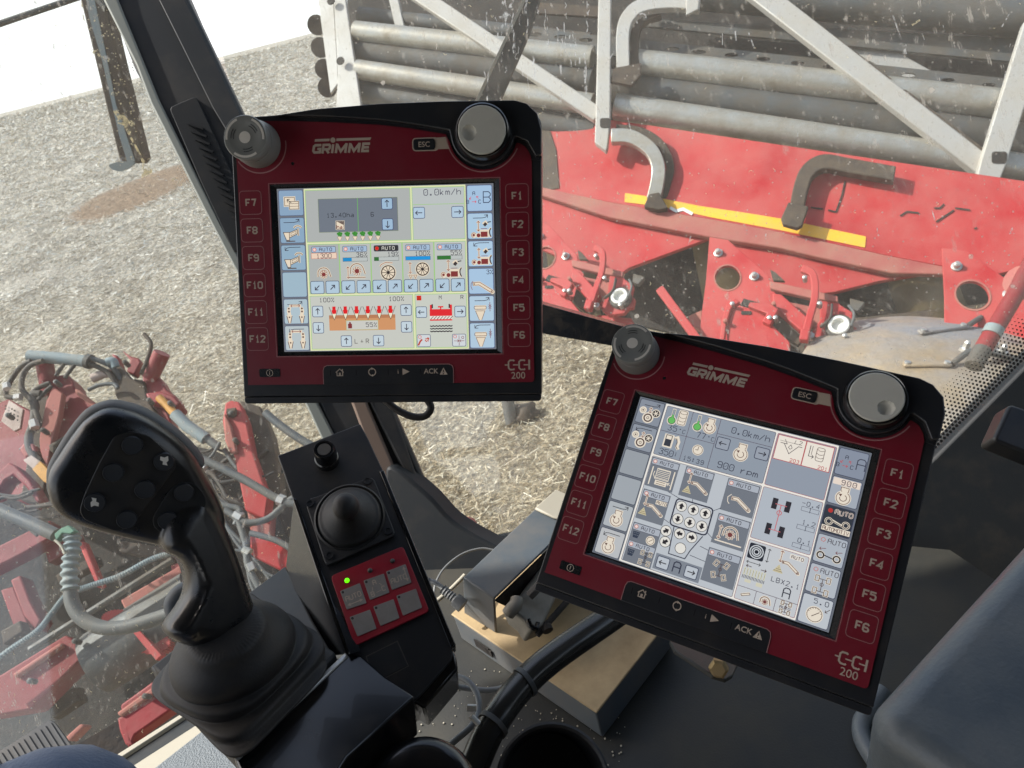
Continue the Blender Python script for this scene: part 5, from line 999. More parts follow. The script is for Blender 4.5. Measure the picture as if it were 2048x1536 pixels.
    boom(d, 234, 215, .85); spray(206, 226); boom(d, 352, 226, .95); d.line([(326, 208), (318, 218), (320, 230), (326, 236)], 2, cr, 5); drum(d, 350, 318, 16); updown(d, 322, 318, 36); d.line([(314, 342), (386, 342)], 3.6, cr, 5)
    def pad(x, y):
        d.poly([(x-10, y-9), (x+10, y-9), (x+7, y+9), (x-7, y+9)], q(54, 66, 92), 5)
        for i in range(3):
            for j in range(2): d.disc(x-5+i*5, y-5+j*6, 1.5, dk, 6, 8)
    pad(104, 396); pad(104, 448); d.disc(148, 400, 13, cr, 5, 20); d.ring(148, 400, 10, 1.3, bk, 6, 18); d.line([(144, 404), (154, 395)], 1.5, bk, 6)
    def axles(x, y, s, c_, hc, tilt=0):
        for yy, k in ((-14, 1), (14, -1)):
            for xx in (-12, 12):
                a = R_(tilt*k); w_ = [(xx*s+dx*math.cos(a)-dy*math.sin(a), yy*s+dx*math.sin(a)+dy*math.cos(a)) for dx, dy in ((-4*s, -6*s), (4*s, -6*s), (4*s, 6*s), (-4*s, 6*s))]
                pp = [(x+a_, y+b_) for a_, b_ in w_]
                if hc is not None: d.line(pp, 4, hc, 5, closed=True)
                d.line(pp, 1.6, c_, 6, closed=True)
            d.line([(x-8*s, y+yy*s), (x+8*s, y+yy*s)], 1.6, c_, 6)
        d.line([(x, y-14*s), (x, y+14*s)], 1.6, c_, 6); d.ring(x, y-2*s, 3.4*s, 1.5, c_, 7, 12)
    axles(148, 451, .95, q(70, 60, 60), cr); axles(349, 418, 1.15, bk, cr, 22)
    # joystick sketch
    dk2 = q(52, 58, 84); d.poly(rrect(186, 262, 290, 340, 12), q(206, 212, 220), 6); d.line(rrect(186, 262, 290, 340, 12), 4, dk2, 7, closed=True); d.line([(200, 342), (206, 418), (252, 418), (260, 392), (282, 344)], 2.6, dk2, 7)
    for a, b_ in (((158, 252), (196, 262)), ((228, 252), (230, 262)), ((290, 268), (308, 254)), ((290, 330), (306, 340)), ((282, 372), (306, 376)), ((168, 330), (184, 336)), ((262, 404), (306, 408))): d.line([a, b_], 1.5, dk2, 5)
    wh, bl = q(240, 236, 226), q(50, 46, 52)
    for x, y, a, b_ in ((204, 281, 0, -1), (238, 281, 0, -1), (272, 281, 0, -1), (204, 318, 0, 1), (238, 318, 0, 1), (272, 318, 0, 1), (220, 356, -1, 0), (254, 356, 1, 0), (182, 360, 1, -.8), (188, 390, -.8, .8), (233, 394, 0, 0)):
        d.disc(x, y, 15.5, bl, 8, 22); d.disc(x, y, 14, wh, 9, 22)
        if a or b_:
            n = math.hypot(a, b_); a, b_ = a/n, b_/n; d.line([(x-a*8, y-b_*8), (x, y)], 8, bl, 10); d.poly([(x+a*9.5, y+b_*9.5), (x-b_*9, y+a*9), (x+b_*9, y-a*9)], bl, 10)
    d.rect(174, 426, 304, 470, q(132, 142, 158), 5)
    for x, s_ in ((198, -1), (278, 1)): d.poly(rrect(x-17, 432, x+17, 464, 5), q(196, 206, 218), 6); d.line(rrect(x-17, 432, x+17, 464, 5), 2.2, q(70, 80, 110), 7, closed=True); arrow(d, x, 448, s_, 0, 20, 2.6, bl, 6, 8)
    d.text('A', 238, 462, 29, 3.2, dk2, 7, anchor=.5)
    # axle pane
    for x, y in ((440, 200), (474, 200), (440, 271), (474, 271)): d.rect(x-7, y-15, x+7, y+15, q(52, 50, 60), 5)
    rr_ = q(232, 100, 110); d.line([(442, 200), (472, 200)], 2, rr_, 6); d.line([(442, 271), (472, 271)], 2, rr_, 6); d.line([(457, 200), (457, 271)], 2.2, rr_, 6); d.ring(457, 222, 6, 2, rr_, 7, 14)
    for y, s_ in ((183, '-0.4'), (233, '1.2'), (283, '0.1')): d.text(s_, 552, y, 11.5, 1.5, tx, 5, adv=12, anchor=1); d.line([(508, y+4), (552, y+4), (552, y+15), (508, y+15)], 1.1, q(96, 100, 120), 5, closed=True); d.line([(530, y+2), (530, y+17)], 1.5, tx, 6)
    # lower right pane
    d.poly(rrect(406, 320, 448, 362, 5), q(44, 50, 66), 5)
    for r_ in (17, 11.5, 6.5): d.ring(427, 341, r_, 2.6, q(216, 224, 230), 6, 24)
    d.disc(427, 341, 3, q(30, 34, 46), 6); arrow(d, 458, 332, 0, -1, 18, 1.5, bl, 4, 5); arrow(d, 458, 350, 0, 1, 18, 1.5, bl, 4, 5); arrow(d, 418, 372, -1, 0, 18, 1.5, bl, 4, 5); arrow(d, 436, 372, 1, 0, 18, 1.5, bl, 4, 5)
    for i in range(8): d.line([(410+i*7.4, 388), (410+i*7.4, 408)], 4.2, q(226, 224, 190), 5); d.line([(410+i*7.4, 390), (410+i*7.4, 406)], 1.2, q(150, 146, 124), 6)
    for i in range(16): d.line([(408+i*3.7, 408), (408+i*3.7, 417)], 1.4, q(70, 62, 60), 6)
    d.rect(416, 418, 432, 426, q(222, 216, 184), 5); d.rect(446, 418, 462, 428, q(222, 216, 184), 5); arrow(d, 418, 383, -1, 0, 14, 1.8, bk, 4, 6); arrow(d, 456, 383, 1, 0, 14, 1.8, bk, 4, 6)
    boom(d, 516, 352, .8); spray(490, 362); d.rect(510, 318, 546, 331, q(240, 232, 220), 5); d.text('AUTO', 514, 329, 8, 1.4, bk, 6, adv=8.2)
    d.text('LBX2.1', 480, 402, 12, 1.6, tx, 5, adv=12.4); d.text('A', 524, 434, 26, 2.8, q(44, 48, 66), 5, anchor=.5)
    d.line([(402, 440), (556, 440)], 1.2, ed, 5); d.line([(452, 440), (452, 475)], 1.2, ed, 5); d.line([(503, 440), (503, 475)], 1.2, ed, 5)
    d.line([(416, 462), (438, 452)], 8, q(*CR), 5); d.line([(416, 460), (436, 451), (439, 455), (419, 464)], 1.4, bk, 6, closed=True); drum(d, 478, 460, 10); axles(530, 458, .8, bk, q(*CR)); d.text('AUTO', 516, 462, 7, 1.3, bk, 8, adv=7)
    # soft keys
    def gears(x, y):
        for a, b_, r_ in ((x-16, y-10, 9), (x+4, y+10, 15), (x+24, y-8, 11)): d.disc(a, b_, r_+2, q(*CR), 4, 20)
        d.disc(x-16, y-10, 2.5, bk, 5); d.ring(x-16, y-10, 6, 1.2, q(150, 140, 110), 5, 14); d.ring(x+4, y+10, 11, 4, bk, 5, 22); d.ring(x+4, y+10, 3.4, 1.6, bk, 5, 12); d.disc(x+24, y-8, 10.5, q(58, 52, 58), 5, 20)
        for i in range(6): a = i*math.pi/3; d.line([(x+24, y-8), (x+24+8*math.cos(a), y-8+8*math.sin(a))], 2.4, q(*CR), 6)
        updown(d, x+6, y-14, 16)
    softarrow(d, 18, 62, 19, q(50, 46, 56), True); gears(34, 46); softarrow(d, 16, 62, 96, q(50, 46, 56), False); gears(34, 124)
    softarrow(d, 16, 60, 338, q(50, 46, 56), True); engine(d, 38, 368, 1.05); softarrow(d, 16, 62, 419, q(50, 46, 56), False); engine(d, 38, 448, 1.05)
    ABC(d, 586, 38, 'A', tx); d.rect(567, 86, 634, 104, q(250, 226, 206), 4); d.text('900', 588, 102, 13, 1.7, q(70, 60, 84), 5, adv=14); engine(d, 600, 130, 1.05)
    d.disc(578, 177, 6, q(232, 44, 40), 5); d.text('AUTO', 590, 183, 12, 3.4, q(240, 226, 210), 5, adv=11.6); d.text('AUTO', 590, 183, 12, 1.4, q(120, 60, 56), 6, adv=11.6)
    for x in (580, 622): d.ring(x, 206, 8, 5, cr, 5, 18); d.ring(x, 206, 8, 2, q(58, 50, 54), 6, 18)
    d.line([(588, 202), (614, 210)], 6, cr, 5); d.line([(588, 203), (614, 211)], 1.8, q(58, 50, 54), 6); d.rect(566, 218, 636, 232, cr, 5); d.text('AUTOMOTIV', 569, 230, 9, 1.5, q(110, 64, 62), 6, adv=7.3)
    for y in (257, 337): d.ring(578, y, 5, 1.6, q(228, 110, 100), 5, 14); d.text('AUTO', 590, y+6, 12, 1.6, q(74, 64, 76), 5, adv=11.6)
    for x in (580, 620): d.ring(x, 298, 8, 6.5, cr, 4, 18); d.ring(x, 298, 8, 3.6, q(50, 46, 52), 5, 18); arrow(d, x+2, 280, -1, .3, 16, 1.5, q(*BR), 4, 5)
    d.line([(588, 296), (612, 300)], 2.6, q(50, 46, 52), 5); axles(600, 374, 1.15, bk, q(*CR)); d.text('5.0', 592, 422, 12, 1.6, tx, 5, adv=13.5); d.disc(600, 450, 21, q(*CR), 4, 26); d.ring(600, 450, 18, 1.4, bk, 5, 26); d.line([(594, 456), (610, 442)], 1.8, bk, 5)
    for i in range(7): a = R_(200+i*23); d.line([(600+14*math.cos(a), 450+14*math.sin(a)), (600+17*math.cos(a), 450+17*math.sin(a))], 1.3, bk, 5)
    arrow(d, 628, 432, -1, 1, 14, 1.6, bk, 4, 5)
    return d
def letters_logo(d, x, y, h, m):
    w = h*.245; a = h/6
    L_ = {'G': [[(5.6, 4.9), (1.6, 4.9), (.7, 4.2), (.7, 1.6), (1.5, .75), (5.2, .75), (5.2, 2.7), (3.2, 2.7)]], 'R': [[(.7, 0), (.7, 4.95), (4.6, 4.95), (5.2, 4.3), (5.2, 3.2), (4.6, 2.4), (1.0, 2.4)], [(3.0, 2.3), (5.0, 0)]], 'i': [[(.75, 0), (.75, 5.2)]],
         'M': [[(.7, 0), (.7, 5.6)], [(.9, 5.0), (3.9, 1.0), (6.9, 5.0)], [(7.1, 0), (7.1, 5.6)]], 'E': [[(5.2, 4.95), (.7, 4.95), (.7, .75), (5.2, .75)], [(.9, 2.85), (4.8, 2.85)]]}
    adv = {'G': 6.4, 'R': 6.5, 'i': 2.6, 'M': 8.9, 'E': 6}; cx = 0
    for ch_ in 'GRiMME':
        for st in L_[ch_]: d.line([(x+(cx+p)*a*.9+q_*a*.2, y+q_*a) for p, q_ in st], w, m, 3)
        cx += adv[ch_]
    tot = cx*a*.9
    d.poly([(x+h*.2+1, y+h*1.17), (x+tot*.31, y+h*1.17), (x+tot*.32, y+h*1.42), (x+h*.25+1, y+h*1.42)], m, 3)
    d.poly([(x+tot*.43, y+h*1.17), (x+tot+.6, y+h*1.17), (x+tot+1.6, y+h*1.42), (x+tot*.435, y+h*1.42)], m, 3); d.disc(x+tot*.372, y+h*1.27, h*.26, m, 3, 20)
def terminal(img, label, dial_rot, scr, stop_h=.0245):
    T = thing('control_terminal', label, 'terminal', mat=solve_pose(img, FPX), group='two red terminals')
    def pl(name, pts, t_, m_, h=0.0, bev=0.0, par=T, holes=(), seg=2):
        bm = bmesh.new(); prism(bm, LC, pts, t_, h, holes); bmesh.ops.recalc_face_normals(bm, faces=bm.faces); bmesh.ops.dissolve_limit(bm, angle_limit=R_(.5), verts=bm.verts, edges=bm.edges)
        return fin(bm, name, m_, par, bev, seg, local=True)
    win = [(-90.8, -67.8), (90.8, -67.8), (90.8, 67.8), (-90.8, 67.8)]
    hb = pl('housing', rpoly([(-121, -100.8), (121.5, -100.8), (124, 100), (124, 112), (108, 123.6), (-1, 124.6), (-82, 121), (-108, 120), (-120.5, 108)], [1, 1, 0, 10, 16, 30, 30, 8, 12], 6), .045, M['terminal'], .001, .0022, holes=[win])
    pl('bottom_lip', rpoly([(-120.6, -106.4), (121, -106.4), (121.2, -101.1), (-120.8, -101.1)], [4, 5, .5, .5], 5), .043, M['terminal'], .0008, .0018)
    pl('back_cover', rpoly([(-96, -92), (96, -92), (98, 96), (-98, 96)], 10), .03, M['terminal'], -.046, .006)
    arc = circ(79, 101, 26.5, 22, None, 184, 345)
    red = rpoly([(-117.6, -91), (115.8, -91), (116, 84), (110.5, 92), (105.5, 94)], [1.5, 3, 10, 4, 0], 5)+[p for p in reversed(arc) if p[1] < 99]+[(50, 102), (22, 107.3), (-1, 110.6), (-40, 113.8), (-70, 115.6), (-100, 116.6), (-111, 115), (-116.5, 109)]
    face = pl('front_overlay', red, .0012, M['redpanel'], .0022, holes=[win])
    # hood raised round the big dial
    lo = [(119.5, 82), (113, 93.5), (105, 97.5)]+[p for p in reversed(circ(79, 101, 24.5, 22, None, 186, 350)) if p[1] < 98.5]+[(53.5, 103.5), (22, 109.6), (-1, 113.0), (-40, 116.6), (-82, 118.8)]
    pl('hood', rpoly([(-82, 121), (-1, 124.8), (108, 123.9), (121, 116), (124.3, 100), (123.5, 80)], [4, 30, 14, 8, 8, 2], 6)+[], .012, M['terminal'], .0015)
    hd = pl('raised_hood', list(reversed(lo))+[(123.9, 84), (124.2, 102), (121, 114), (113, 121.5), (104, 124.2), (50, 125.2), (-1, 124.9), (-50, 122.6)], .0085, M['terminal'], .0085, .003, seg=3)
    # screen
    bm = bmesh.new(); a = [bm.verts.new((x/1000, y/1000, .0019)) for x, y in win]; b = [bm.verts.new((x*.957/1000, y*.968/1000, .0002)) for x, y in win]; c_ = [bm.verts.new((x*.957/1000, y*.968/1000, 0)) for x, y in win]
    for i in range(4): j = (i+1) % 4; bm.faces.new((a[i], a[j], b[j], b[i]))
    bm.faces.new(c_); fin(bm, 'screen_surround', M['frame'], T, local=True, flat=True)
    d = scr(); fin(d.bm, 'lit_screen', SMAT, T, local=True, flat=True, recalc=False)
    # printing on the overlay
    d = Dr(LC, 4e-5, .0022); d.line([(-91.6, -68.4), (91.4, -68.4), (91.4, 68.4), (-91.6, 68.4)], .45, 1, 2, closed=True)
    d.line(circ(-97.5, 98, 21.3, 20, None, -146, 8), .9, 1, 2); d.line(circ(79, 101.5, 28.6, 26, None, -176, -24), .9, 1, 2)
    d.poly([(40, 99.6), (49.8, 100), (50.6, 95.6), (52.6, 91), (40, 90.8)], 0, 2); d.line(rrect(24, 90.2, 44, 99.6, 3), .8, 0, 2, closed=True)
    letters_logo(d, -55.8, 90.3, 7.8, 0)
    d.disc(-71.5, 83.3, 1.3, 2, 2)
    x0, y0 = 95.6, -81.2; k = 0
    d.line([(x0-3, y0+4), (x0, y0+4)], .9, k, 2)
    for cx in (0, 8.4): d.line([(x0+cx+4.6, y0+7), (x0+cx+4, y0+7.7), (x0+cx+1.2, y0+7.7), (x0+cx, y0+6.4), (x0+cx, y0+1.6), (x0+cx+1.2, y0+.3), (x0+cx+4, y0+.3), (x0+cx+4.6, y0+1)], 1.2, k, 2)
    d.line([(x0+3.6, y0+4), (x0+7.6, y0+4)], .9, k, 2); d.line([(x0+12, y0+4), (x0+15.6, y0+4)], .9, k, 2); d.line([(x0+16.4, y0+.2), (x0+16.4, y0+8)], 1.4, k, 2)
    d.font('200', x0+7.6, y0-4.6, 7.6, 0, 2, .004)
    fin(d.bm, 'printed_marks', [M['print'], M['printdim'], M['frame']], face, local=True, flat=True, recalc=False)
    # function keys
    ks = [(1, 104.4, 54), (2, 104.4, 32.4), (3, 104.4, 10.8), (4, 104.4, -10.8), (5, 104.4, -32.2), (6, 104.4, -53.6), (7, -106.8, 54), (8, -106.8, 32.4), (9, -106.8, 10.8), (10, -106.8, -10.8), (11, -106.8, -32.2), (12, -106.8, -53.8)]
    for n_, x, y in ks:
        f = lambda a_, b_, h=0.0, x=x, y=y: Vector(((x+a_)/1000, (y+b_)/1000, h)); 
        bm = bmesh.new(); LF = type('LF', (), {'n': Vector((0, 0, 1)), '__call__': lambda s, a_, b_, h=0.0, f=f: f(a_, b_, h)})()
        prism(bm, LF, rrect(-8.4, -8.6, 8.4, 8.6, 3), .0003, .0024)
        d = Dr(f, 4e-5, .0024); d.line(rrect(-8.8, -9.1, 8.8, 9.1, 3.2), .42, 2, 1, closed=True); d.text('F%d' % n_, .2 if n_ < 10 else .1, -2.4, 4.9, 1.15, 1, 1, adv=4.4, by=(0, 1), anchor=.5)
        me = bpy.data.meshes.new('tmp'); d.bm.to_mesh(me); d.bm.free(); bm.from_mesh(me); bpy.data.meshes.remove(me)
        fin(bm, 'function_key', [M['redpanel'], M['print'], M['printdim']], T, local=True, flat=True, recalc=False)
    e = pl('escape_key', rrect(24.6, 90.6, 41.5, 99.0, 2.5), .001, M['terminal'], .003, .0004); d = Dr(LC, 3e-5, .003); d.font('ESC', 33, 94.6, 5.6, 0, 1, .012); fin(d.bm, 'lettering', [M['print']], e, local=True, flat=True, recalc=False)
    e = pl('power_key', rrect(-106.5, -84.6, -89.5, -78, 1), .0006, M['frame'], .0026); d = Dr(LC, 3e-5, .0026); d.ring(-98, -81.3, 2.6, .5, 0, 1); d.line([(-98, -82.8), (-98, -79.8)], .6, 0, 1); fin(d.bm, 'power_symbol', [M['print']], e, local=True, flat=True, recalc=False)
    e = pl('menu_key_strip', rpoly([(-54, -91.2), (51.6, -91.2), (51.6, -75.8), (-54, -75.8)], [0, 0, 4, 4], 5), .0008, M['terminal'], .0027, .0002)
    d = Dr(LC, 3e-5, .0027); A_, _ = offs(rpoly([(-54, -91.2), (51.6, -91.2), (51.6, -75.8), (-54, -75.8)], [0, 0, 4, 4], 5), .1); 
    d.line([(-54, -91), (-54, -80), (-53, -77), (-50.5, -75.8), (48, -75.8), (50.6, -77), (51.6, -80), (51.6, -91)], .5, 1, 1)
    d.line([(-43.6, -81.6), (-40.4, -78.8), (-37.2, -81.6)], .7, 0, 1); d.line([(-42.7, -81.4), (-42.7, -84.2), (-38.1, -84.2), (-38.1, -81.4)], .7, 0, 1); d.rect(-41.2, -84, -39.6, -81.8, 0, 1); d.rect(-38.6, -80.4, -37.8, -78.8, 0, 1)
    d.ring(-14, -81.5, 2.8, .7, 0, 1, 18, 100, 250); d.ring(-14, -81.5, 2.8, .7, 0, 1, 18, 280, 430); d.poly([(-14.6, -77.8), (-12.6, -78.8), (-14.4, -79.8)], 0, 2); d.poly([(-13.4, -83.3), (-15.4, -84.3), (-13.4, -85.3)], 0, 2)
    d.font('i', 7, -81.6, 5, 0, 1, .004); d.poly([(10.6, -84.2), (10.6, -78.8), (16.4, -81.5)], 0, 1); d.font('ACK', 33.6, -81.5, 5.6, 0, 1, .012); d.poly([(40.4, -84.2), (46.8, -84.2), (43.6, -78.6)], 0, 1); d.line([(43.6, -82.2), (43.6, -80.2)], .7, 2, 2); d.disc(43.6, -83.2, .4, 2, 2, 8)
    for x in (-48, -27, -1, 25): d.line([(x, -84), (x, -79.6)], .3, 2, 1)
    fin(d.bm, 'key_symbols', [M['print'], M['printdim'], M['frame']], e, local=True, flat=True, recalc=False)
    # stop knob
    bm = bmesh.new(); o = Vector((-.0985, .0985, .0022)); Z = Vector((0, 0, 1)); H = stop_h
    lathe(bm, o, Z, [(.0182, -.002), (.0178, .006), (.0164, H*.55), (.0160, H*.56), (.0160, H*.6), (.0164, H*.61), (.0166, H*.96), (.0160, H), (.0115, H*1.01), (.0110, H*1.0), (.0060, H*1.005), (0, H*1.01)], 48)
    kn = fin(bm, 'stop_knob', M['estop'], T, local=True)
    d = Dr(lambda x, y, h=0.0: Vector((o.x+x/1000, o.y+y/1000, o.z+h)), 3e-5, H*1.011+.00005)
    d.disc(0, 0, 4.4, 1, 1, 28)
    for a0 in (20, 140, 260):
        a0 += dial_rot*.25; d.ring(0, 0, 14.2, 1.7, 1, 1, 16, a0+45, a0+118); d.ring(0, 0, 8.8, .5, 0, 1, 10, a0+70, a0+120); d.ring(0, 0, 10.6, .5, 0, 1, 10, a0+75, a0+115)
    fin(d.bm, 'knob_marks', [M['terminal'], M['estoplight']], kn, local=True, flat=True, recalc=False)
    # dial
    bm = bmesh.new(); o = Vector((.0795, .1008, .0022)); lathe(bm, o, Z, [(.0238, -.001), (.0232, .004), (.0214, .0075), (.0204, .0135), (.0192, .0146), (.0172, .0142)], 56); fin(bm, 'dial_base', M['blackgloss'], T, local=True)
    bm = bmesh.new(); prof = []; R0 = .0180; a = R_(dial_rot); dc = Vector((math.cos(a), math.sin(a), 0))*.0098; rings = []
    for i in range(30):
        r_ = R0*(i/29); ring = []
        for j in range(72 if i else 1):
            p = Vector((r_*math.cos(j*math.pi/36), r_*math.sin(j*math.pi/36), 0)); q_ = (p-dc).length/.0052
            z = .0158-(.0032*math.sqrt(max(0, 1-q_*q_*.9))*(1 if q_ < 1 else 0) if q_ < 1 else 0)-(.0006 if i == 29 else 0); ring.append(bm.verts.new(o+p+Vector((0, 0, z))))
        rings.append(ring)
    for A1, B1 in zip(rings, rings[1:]):
        for j in range(72):
            k_ = (j+1) % 72; bm.faces.new((A1[0], B1[j], B1[k_]) if len(A1) == 1 else (A1[j], A1[k_], B1[k_], B1[j]))
    last = rings[-1]; lo_ = [bm.verts.new(v.co+Vector((0, 0, -.004))) for v in last]
    for j in range(72): k_ = (j+1) % 72; bm.faces.new((last[j], last[k_], lo_[k_], lo_[j]))
    fin(bm, 'dial', M['knobgrey'], T, local=True, angle=30)
    return T
T1 = terminal([(555, 378.5), (983.7, 367), (991.4, 697.4), (571.7, 703)], 'upper left red and black touch terminal showing 13.40ha and a big B, nearly level', 190, screen_one)
T2 = terminal([(1280.7, 795), (1742.7, 908.5), (1657.6, 1263), (1185.4, 1102)], 'lower right red and black touch terminal tilted clockwise, showing 900 rpm and a big A', -42, screen_two)
# ================================================================ CONSOLE WITH SMALL JOYSTICK AND KEYPAD
PK = Plane((640, 880, .78), (830, 1300, .66), (700, 1310, .655))
con = thing('control_console', 'angled black console carrying a small joystick, round knob and red keypad', 'console', PK(740, 1150))
slab('console_body', PK, rpoly([(555, 911), (720, 847), (734, 872), (766, 940), (905, 1290), (905, 1318), (840, 1392), (770, 1450), (690, 1400), (695, 1307), (590, 1002), (584, 994)], [3, 3, 3, 3, 6, 8, 4, 4, 2, 3, 3, 3], 4), .05, M['black'], con, bev=.0025, seg=3)
slab('edge_flange', PK, [(584, 994), (594, 998), (700, 1300), (694, 1310), (652, 1200)], .02, M['blackgloss'], con, h=.0015, bev=.001)
slab('edge_flange', PK, [(758, 942), (768, 940), (912, 1290), (902, 1298)], .02, M['blackgloss'], con, h=.0015, bev=.001)
PKS = Plane((590, 1000, .75), (690, 1300, .66), (572, 1130, .80))
slab('side_wall', PKS, [(588, 1000), (700, 1308), (648, 1312), (620, 1260), (572, 1132)], .01, M['blackgloss'], con)
PKF = Plane((700, 1310, .655), (905, 1300, .66), (560, 1536, .56))
slab('front_panel', PKF, [(693, 1307), (722, 1310), (770, 1352), (830, 1392), (694, 1513), (640, 1600), (500, 1600), (468, 1512)], .05, M['blackgloss'], con, h=.0, bev=.002)
slab('front_ridge', PKF, [(690, 1304), (697, 1310), (475, 1519), (466, 1513)], .03, M['bolt'], con, h=.002, bev=.0015)
slab('lower_lip', PK, [(905, 1296), (912, 1312), (916, 1338), (848, 1418), (828, 1404), (700, 1516), (690, 1510), (830, 1384)], .08, M['blackgloss'], con, h=-.004, bev=.003)
slab('mount_plate', PK, [(828, 1400), (850, 1420), (872, 1390), (884, 1352), (840, 1390)], .04, M['chrome'], con, h=-.02, bev=.002)
slab('mount_leg', PK, [(708, 1500), (722, 1490), (740, 1536), (760, 1600), (736, 1600)], .02, M['black'], con, h=-.05, bev=.002)
d = Dr(PK, 1e-4, .0004); d.line([(732, 1313), (795, 1282), (817, 1332), (751, 1366)], 1.2, 0, 1, closed=True); fin(d.bm, 'blank_cover_outline', [M['galvdark']], con, flat=True, recalc=False)
slab('blank_cover', PK, [(734, 1314), (794, 1284), (815, 1331), (752, 1363)], .003, M['wall'], con, h=.0003, bev=.0003)
# small round knob
bm = bmesh.new(); a = PK(655, 922); ax = (P(648, 898, .745)-a); L_ = ax.length; r = .0112
lathe(bm, a, ax, [(r*1.12, -.004), (r*1.1, L_*.3), (r*1.0, L_*.35), (r*.98, L_*.92), (r*.9, L_), (r*.72, L_), (r*.70, L_*.94), (0, L_*.93)], 30); kn = fin(bm, 'round_knob', M['blackgloss'], con)
bm = bmesh.new(); lathe(bm, a+ax.normalized()*L_*.94, ax, [(r*.62, 0), (r*.6, .0012), (0, .0012)], 20); s = fin(bm, 'slotted_screw', M['galvdark'], kn)
# small joystick
js = slab('joystick_base', PK, rpoly([(609, 1001), (746, 952), (792, 1070), (652, 1133)], 12, 5), .004, M['rubber'], con, h=.0035, bev=.001)
for x, y in ((620, 1007), (735, 962), (776, 1062), (659, 1111)):
    bm = bmesh.new(); lathe(bm, PK(x, y, .0036), PK.n, [(.0042, 0), (.0042, .0014), (.0026, .0014), (.0024, .0006), (0, .0006)], 16)
    fin(bm, 'fixing_screw', M['black'], js)
c0 = PK(700, 1036, .0036); ax = (P(684, 996, .655)-c0).normalized()
bm = bmesh.new(); lathe(bm, c0, (ax*.6+PK.n*.4), [(.0350, -.002), (.0347, .003), (.0330, .0045), (.0316, .003), (.0306, .0038), (.0296, .0070), (.0284, .0082), (.0272, .0084), (.0245, .0105), (.0195, .0150), (.0146, .0200), (.0120, .0240), (.0112, .0262), (.0118, .0290), (.0126, .0330), (.0127, .0370), (.0118, .0415), (.0095, .0455), (.0055, .0482), (0, .0490)], 48)
fin(bm, 'small_joystick', M['rubber'], con, angle=60)
# red keypad
kp = slab('keypad', PK, rpoly([(661, 1152), (806, 1092), (859, 1222), (709, 1292)], 9, 5), .003, M['keyred'], con, h=.0022, bev=.0004)
ksq = [[(680, 1182), (719.5, 1166), (733, 1206), (693.5, 1219)], [(727, 1161), (767.5, 1147), (779, 1185), (740, 1200)], [(772, 1143), (811, 1128), (823, 1165), (784, 1180)],
       [(699, 1234), (740, 1219), (753, 1257), (715, 1273)], [(746.5, 1213), (787, 1198), (799, 1236), (761, 1252)], [(792.5, 1191.5), (832, 1177), (844.5, 1215), (806, 1231.5)]]
for i, q in enumerate(ksq):
    k = slab('key', PK, rpoly(q, 2, 3), .001, M['keygrey'], kp, h=.0028, bev=.0002)
    d = Dr(PK, 5e-5, .0028); q = [Vector(p) for p in q]; ex = (q[1]-q[0]).normalized(); ey = (q[0]-q[3]).normalized(); c_ = (q[0]+q[1]+q[2]+q[3])/4
    f = lambda a_, b_: tuple(c_+ex*a_+ey*b_)
    p = q[0]+ex*4.5-ey*4.5; d.disc(p.x, p.y, 2.6, 1, 1, 12); d.disc(p.x, p.y, 1.3, 0, 2, 10)
    if i in (0, 2):
        o_ = f(-16 if i == 0 else -17, -4 if i == 0 else -8); d.text('AUTO', o_[0], o_[1], 9.5, 1.9, 2, 2, adv=8.6, bx=tuple(ex), by=tuple(ey))
        if i == 0: d.line([f(-13, -12), f(13, -12)], 2, 2, 2); d.poly([f(-17, -12), f(-10, -8.5), f(-10, -15.5)], 2, 2); d.poly([f(17, -12), f(10, -8.5), f(10, -15.5)], 2, 2)
        else: d.line([f(15, -11), f(15, 13)], 2, 2, 2); d.poly([f(15, 17), f(11.5, 10), f(18.5, 10)], 2, 2); d.poly([f(15, -15), f(11.5, -8), f(18.5, -8)], 2, 2)
    if i == 1:
        for ch_, a_, b_ in (('A', -5, 5), ('B', -15, -16), ('C', 9, -12)): o_ = f(a_, b_); d.text(ch_, o_[0], o_[1], 9, 2, 2, 2, bx=tuple(ex), by=tuple(ey))
        d.line([f(-4, -11), f(7, -9)], 1.2, 2, 2); d.line([f(-8, 2), f(-11, -5)], 1.2, 2, 2); d.line([f(7, 5), f(11, -1)], 1.2, 2, 2)
    fin(d.bm, 'key_marks', [M['galvdark'], M['wall'], M['print']], k, flat=True, recalc=False)
for x, y, m_ in ((694, 1161, M['led']), (740, 1141, M['galvdark']), (785, 1122, M['galvdark'])):
    bm = bmesh.new(); lathe(bm, PK(x, y, .0022), PK.n, [(.0024, 0), (.0022, .001), (.0012, .002), (0, .0022)], 14); fin(bm, 'status_lamp', m_, kp, lab='lit green lamp' if m_ is M['led'] else 'unlit grey lamp')
# textured deck under the boot
PD = Plane((515, 1170, .80), (660, 1290, .69), (320, 1340, .70))
deck = slab('textured_deck', PD, [(300, 1334), (515, 1172), (571, 1131), (625, 1240), (670, 1316), (700, 1312), (500, 1545), (468, 1515)], .02, M['black'], con, h=0, bev=.002)
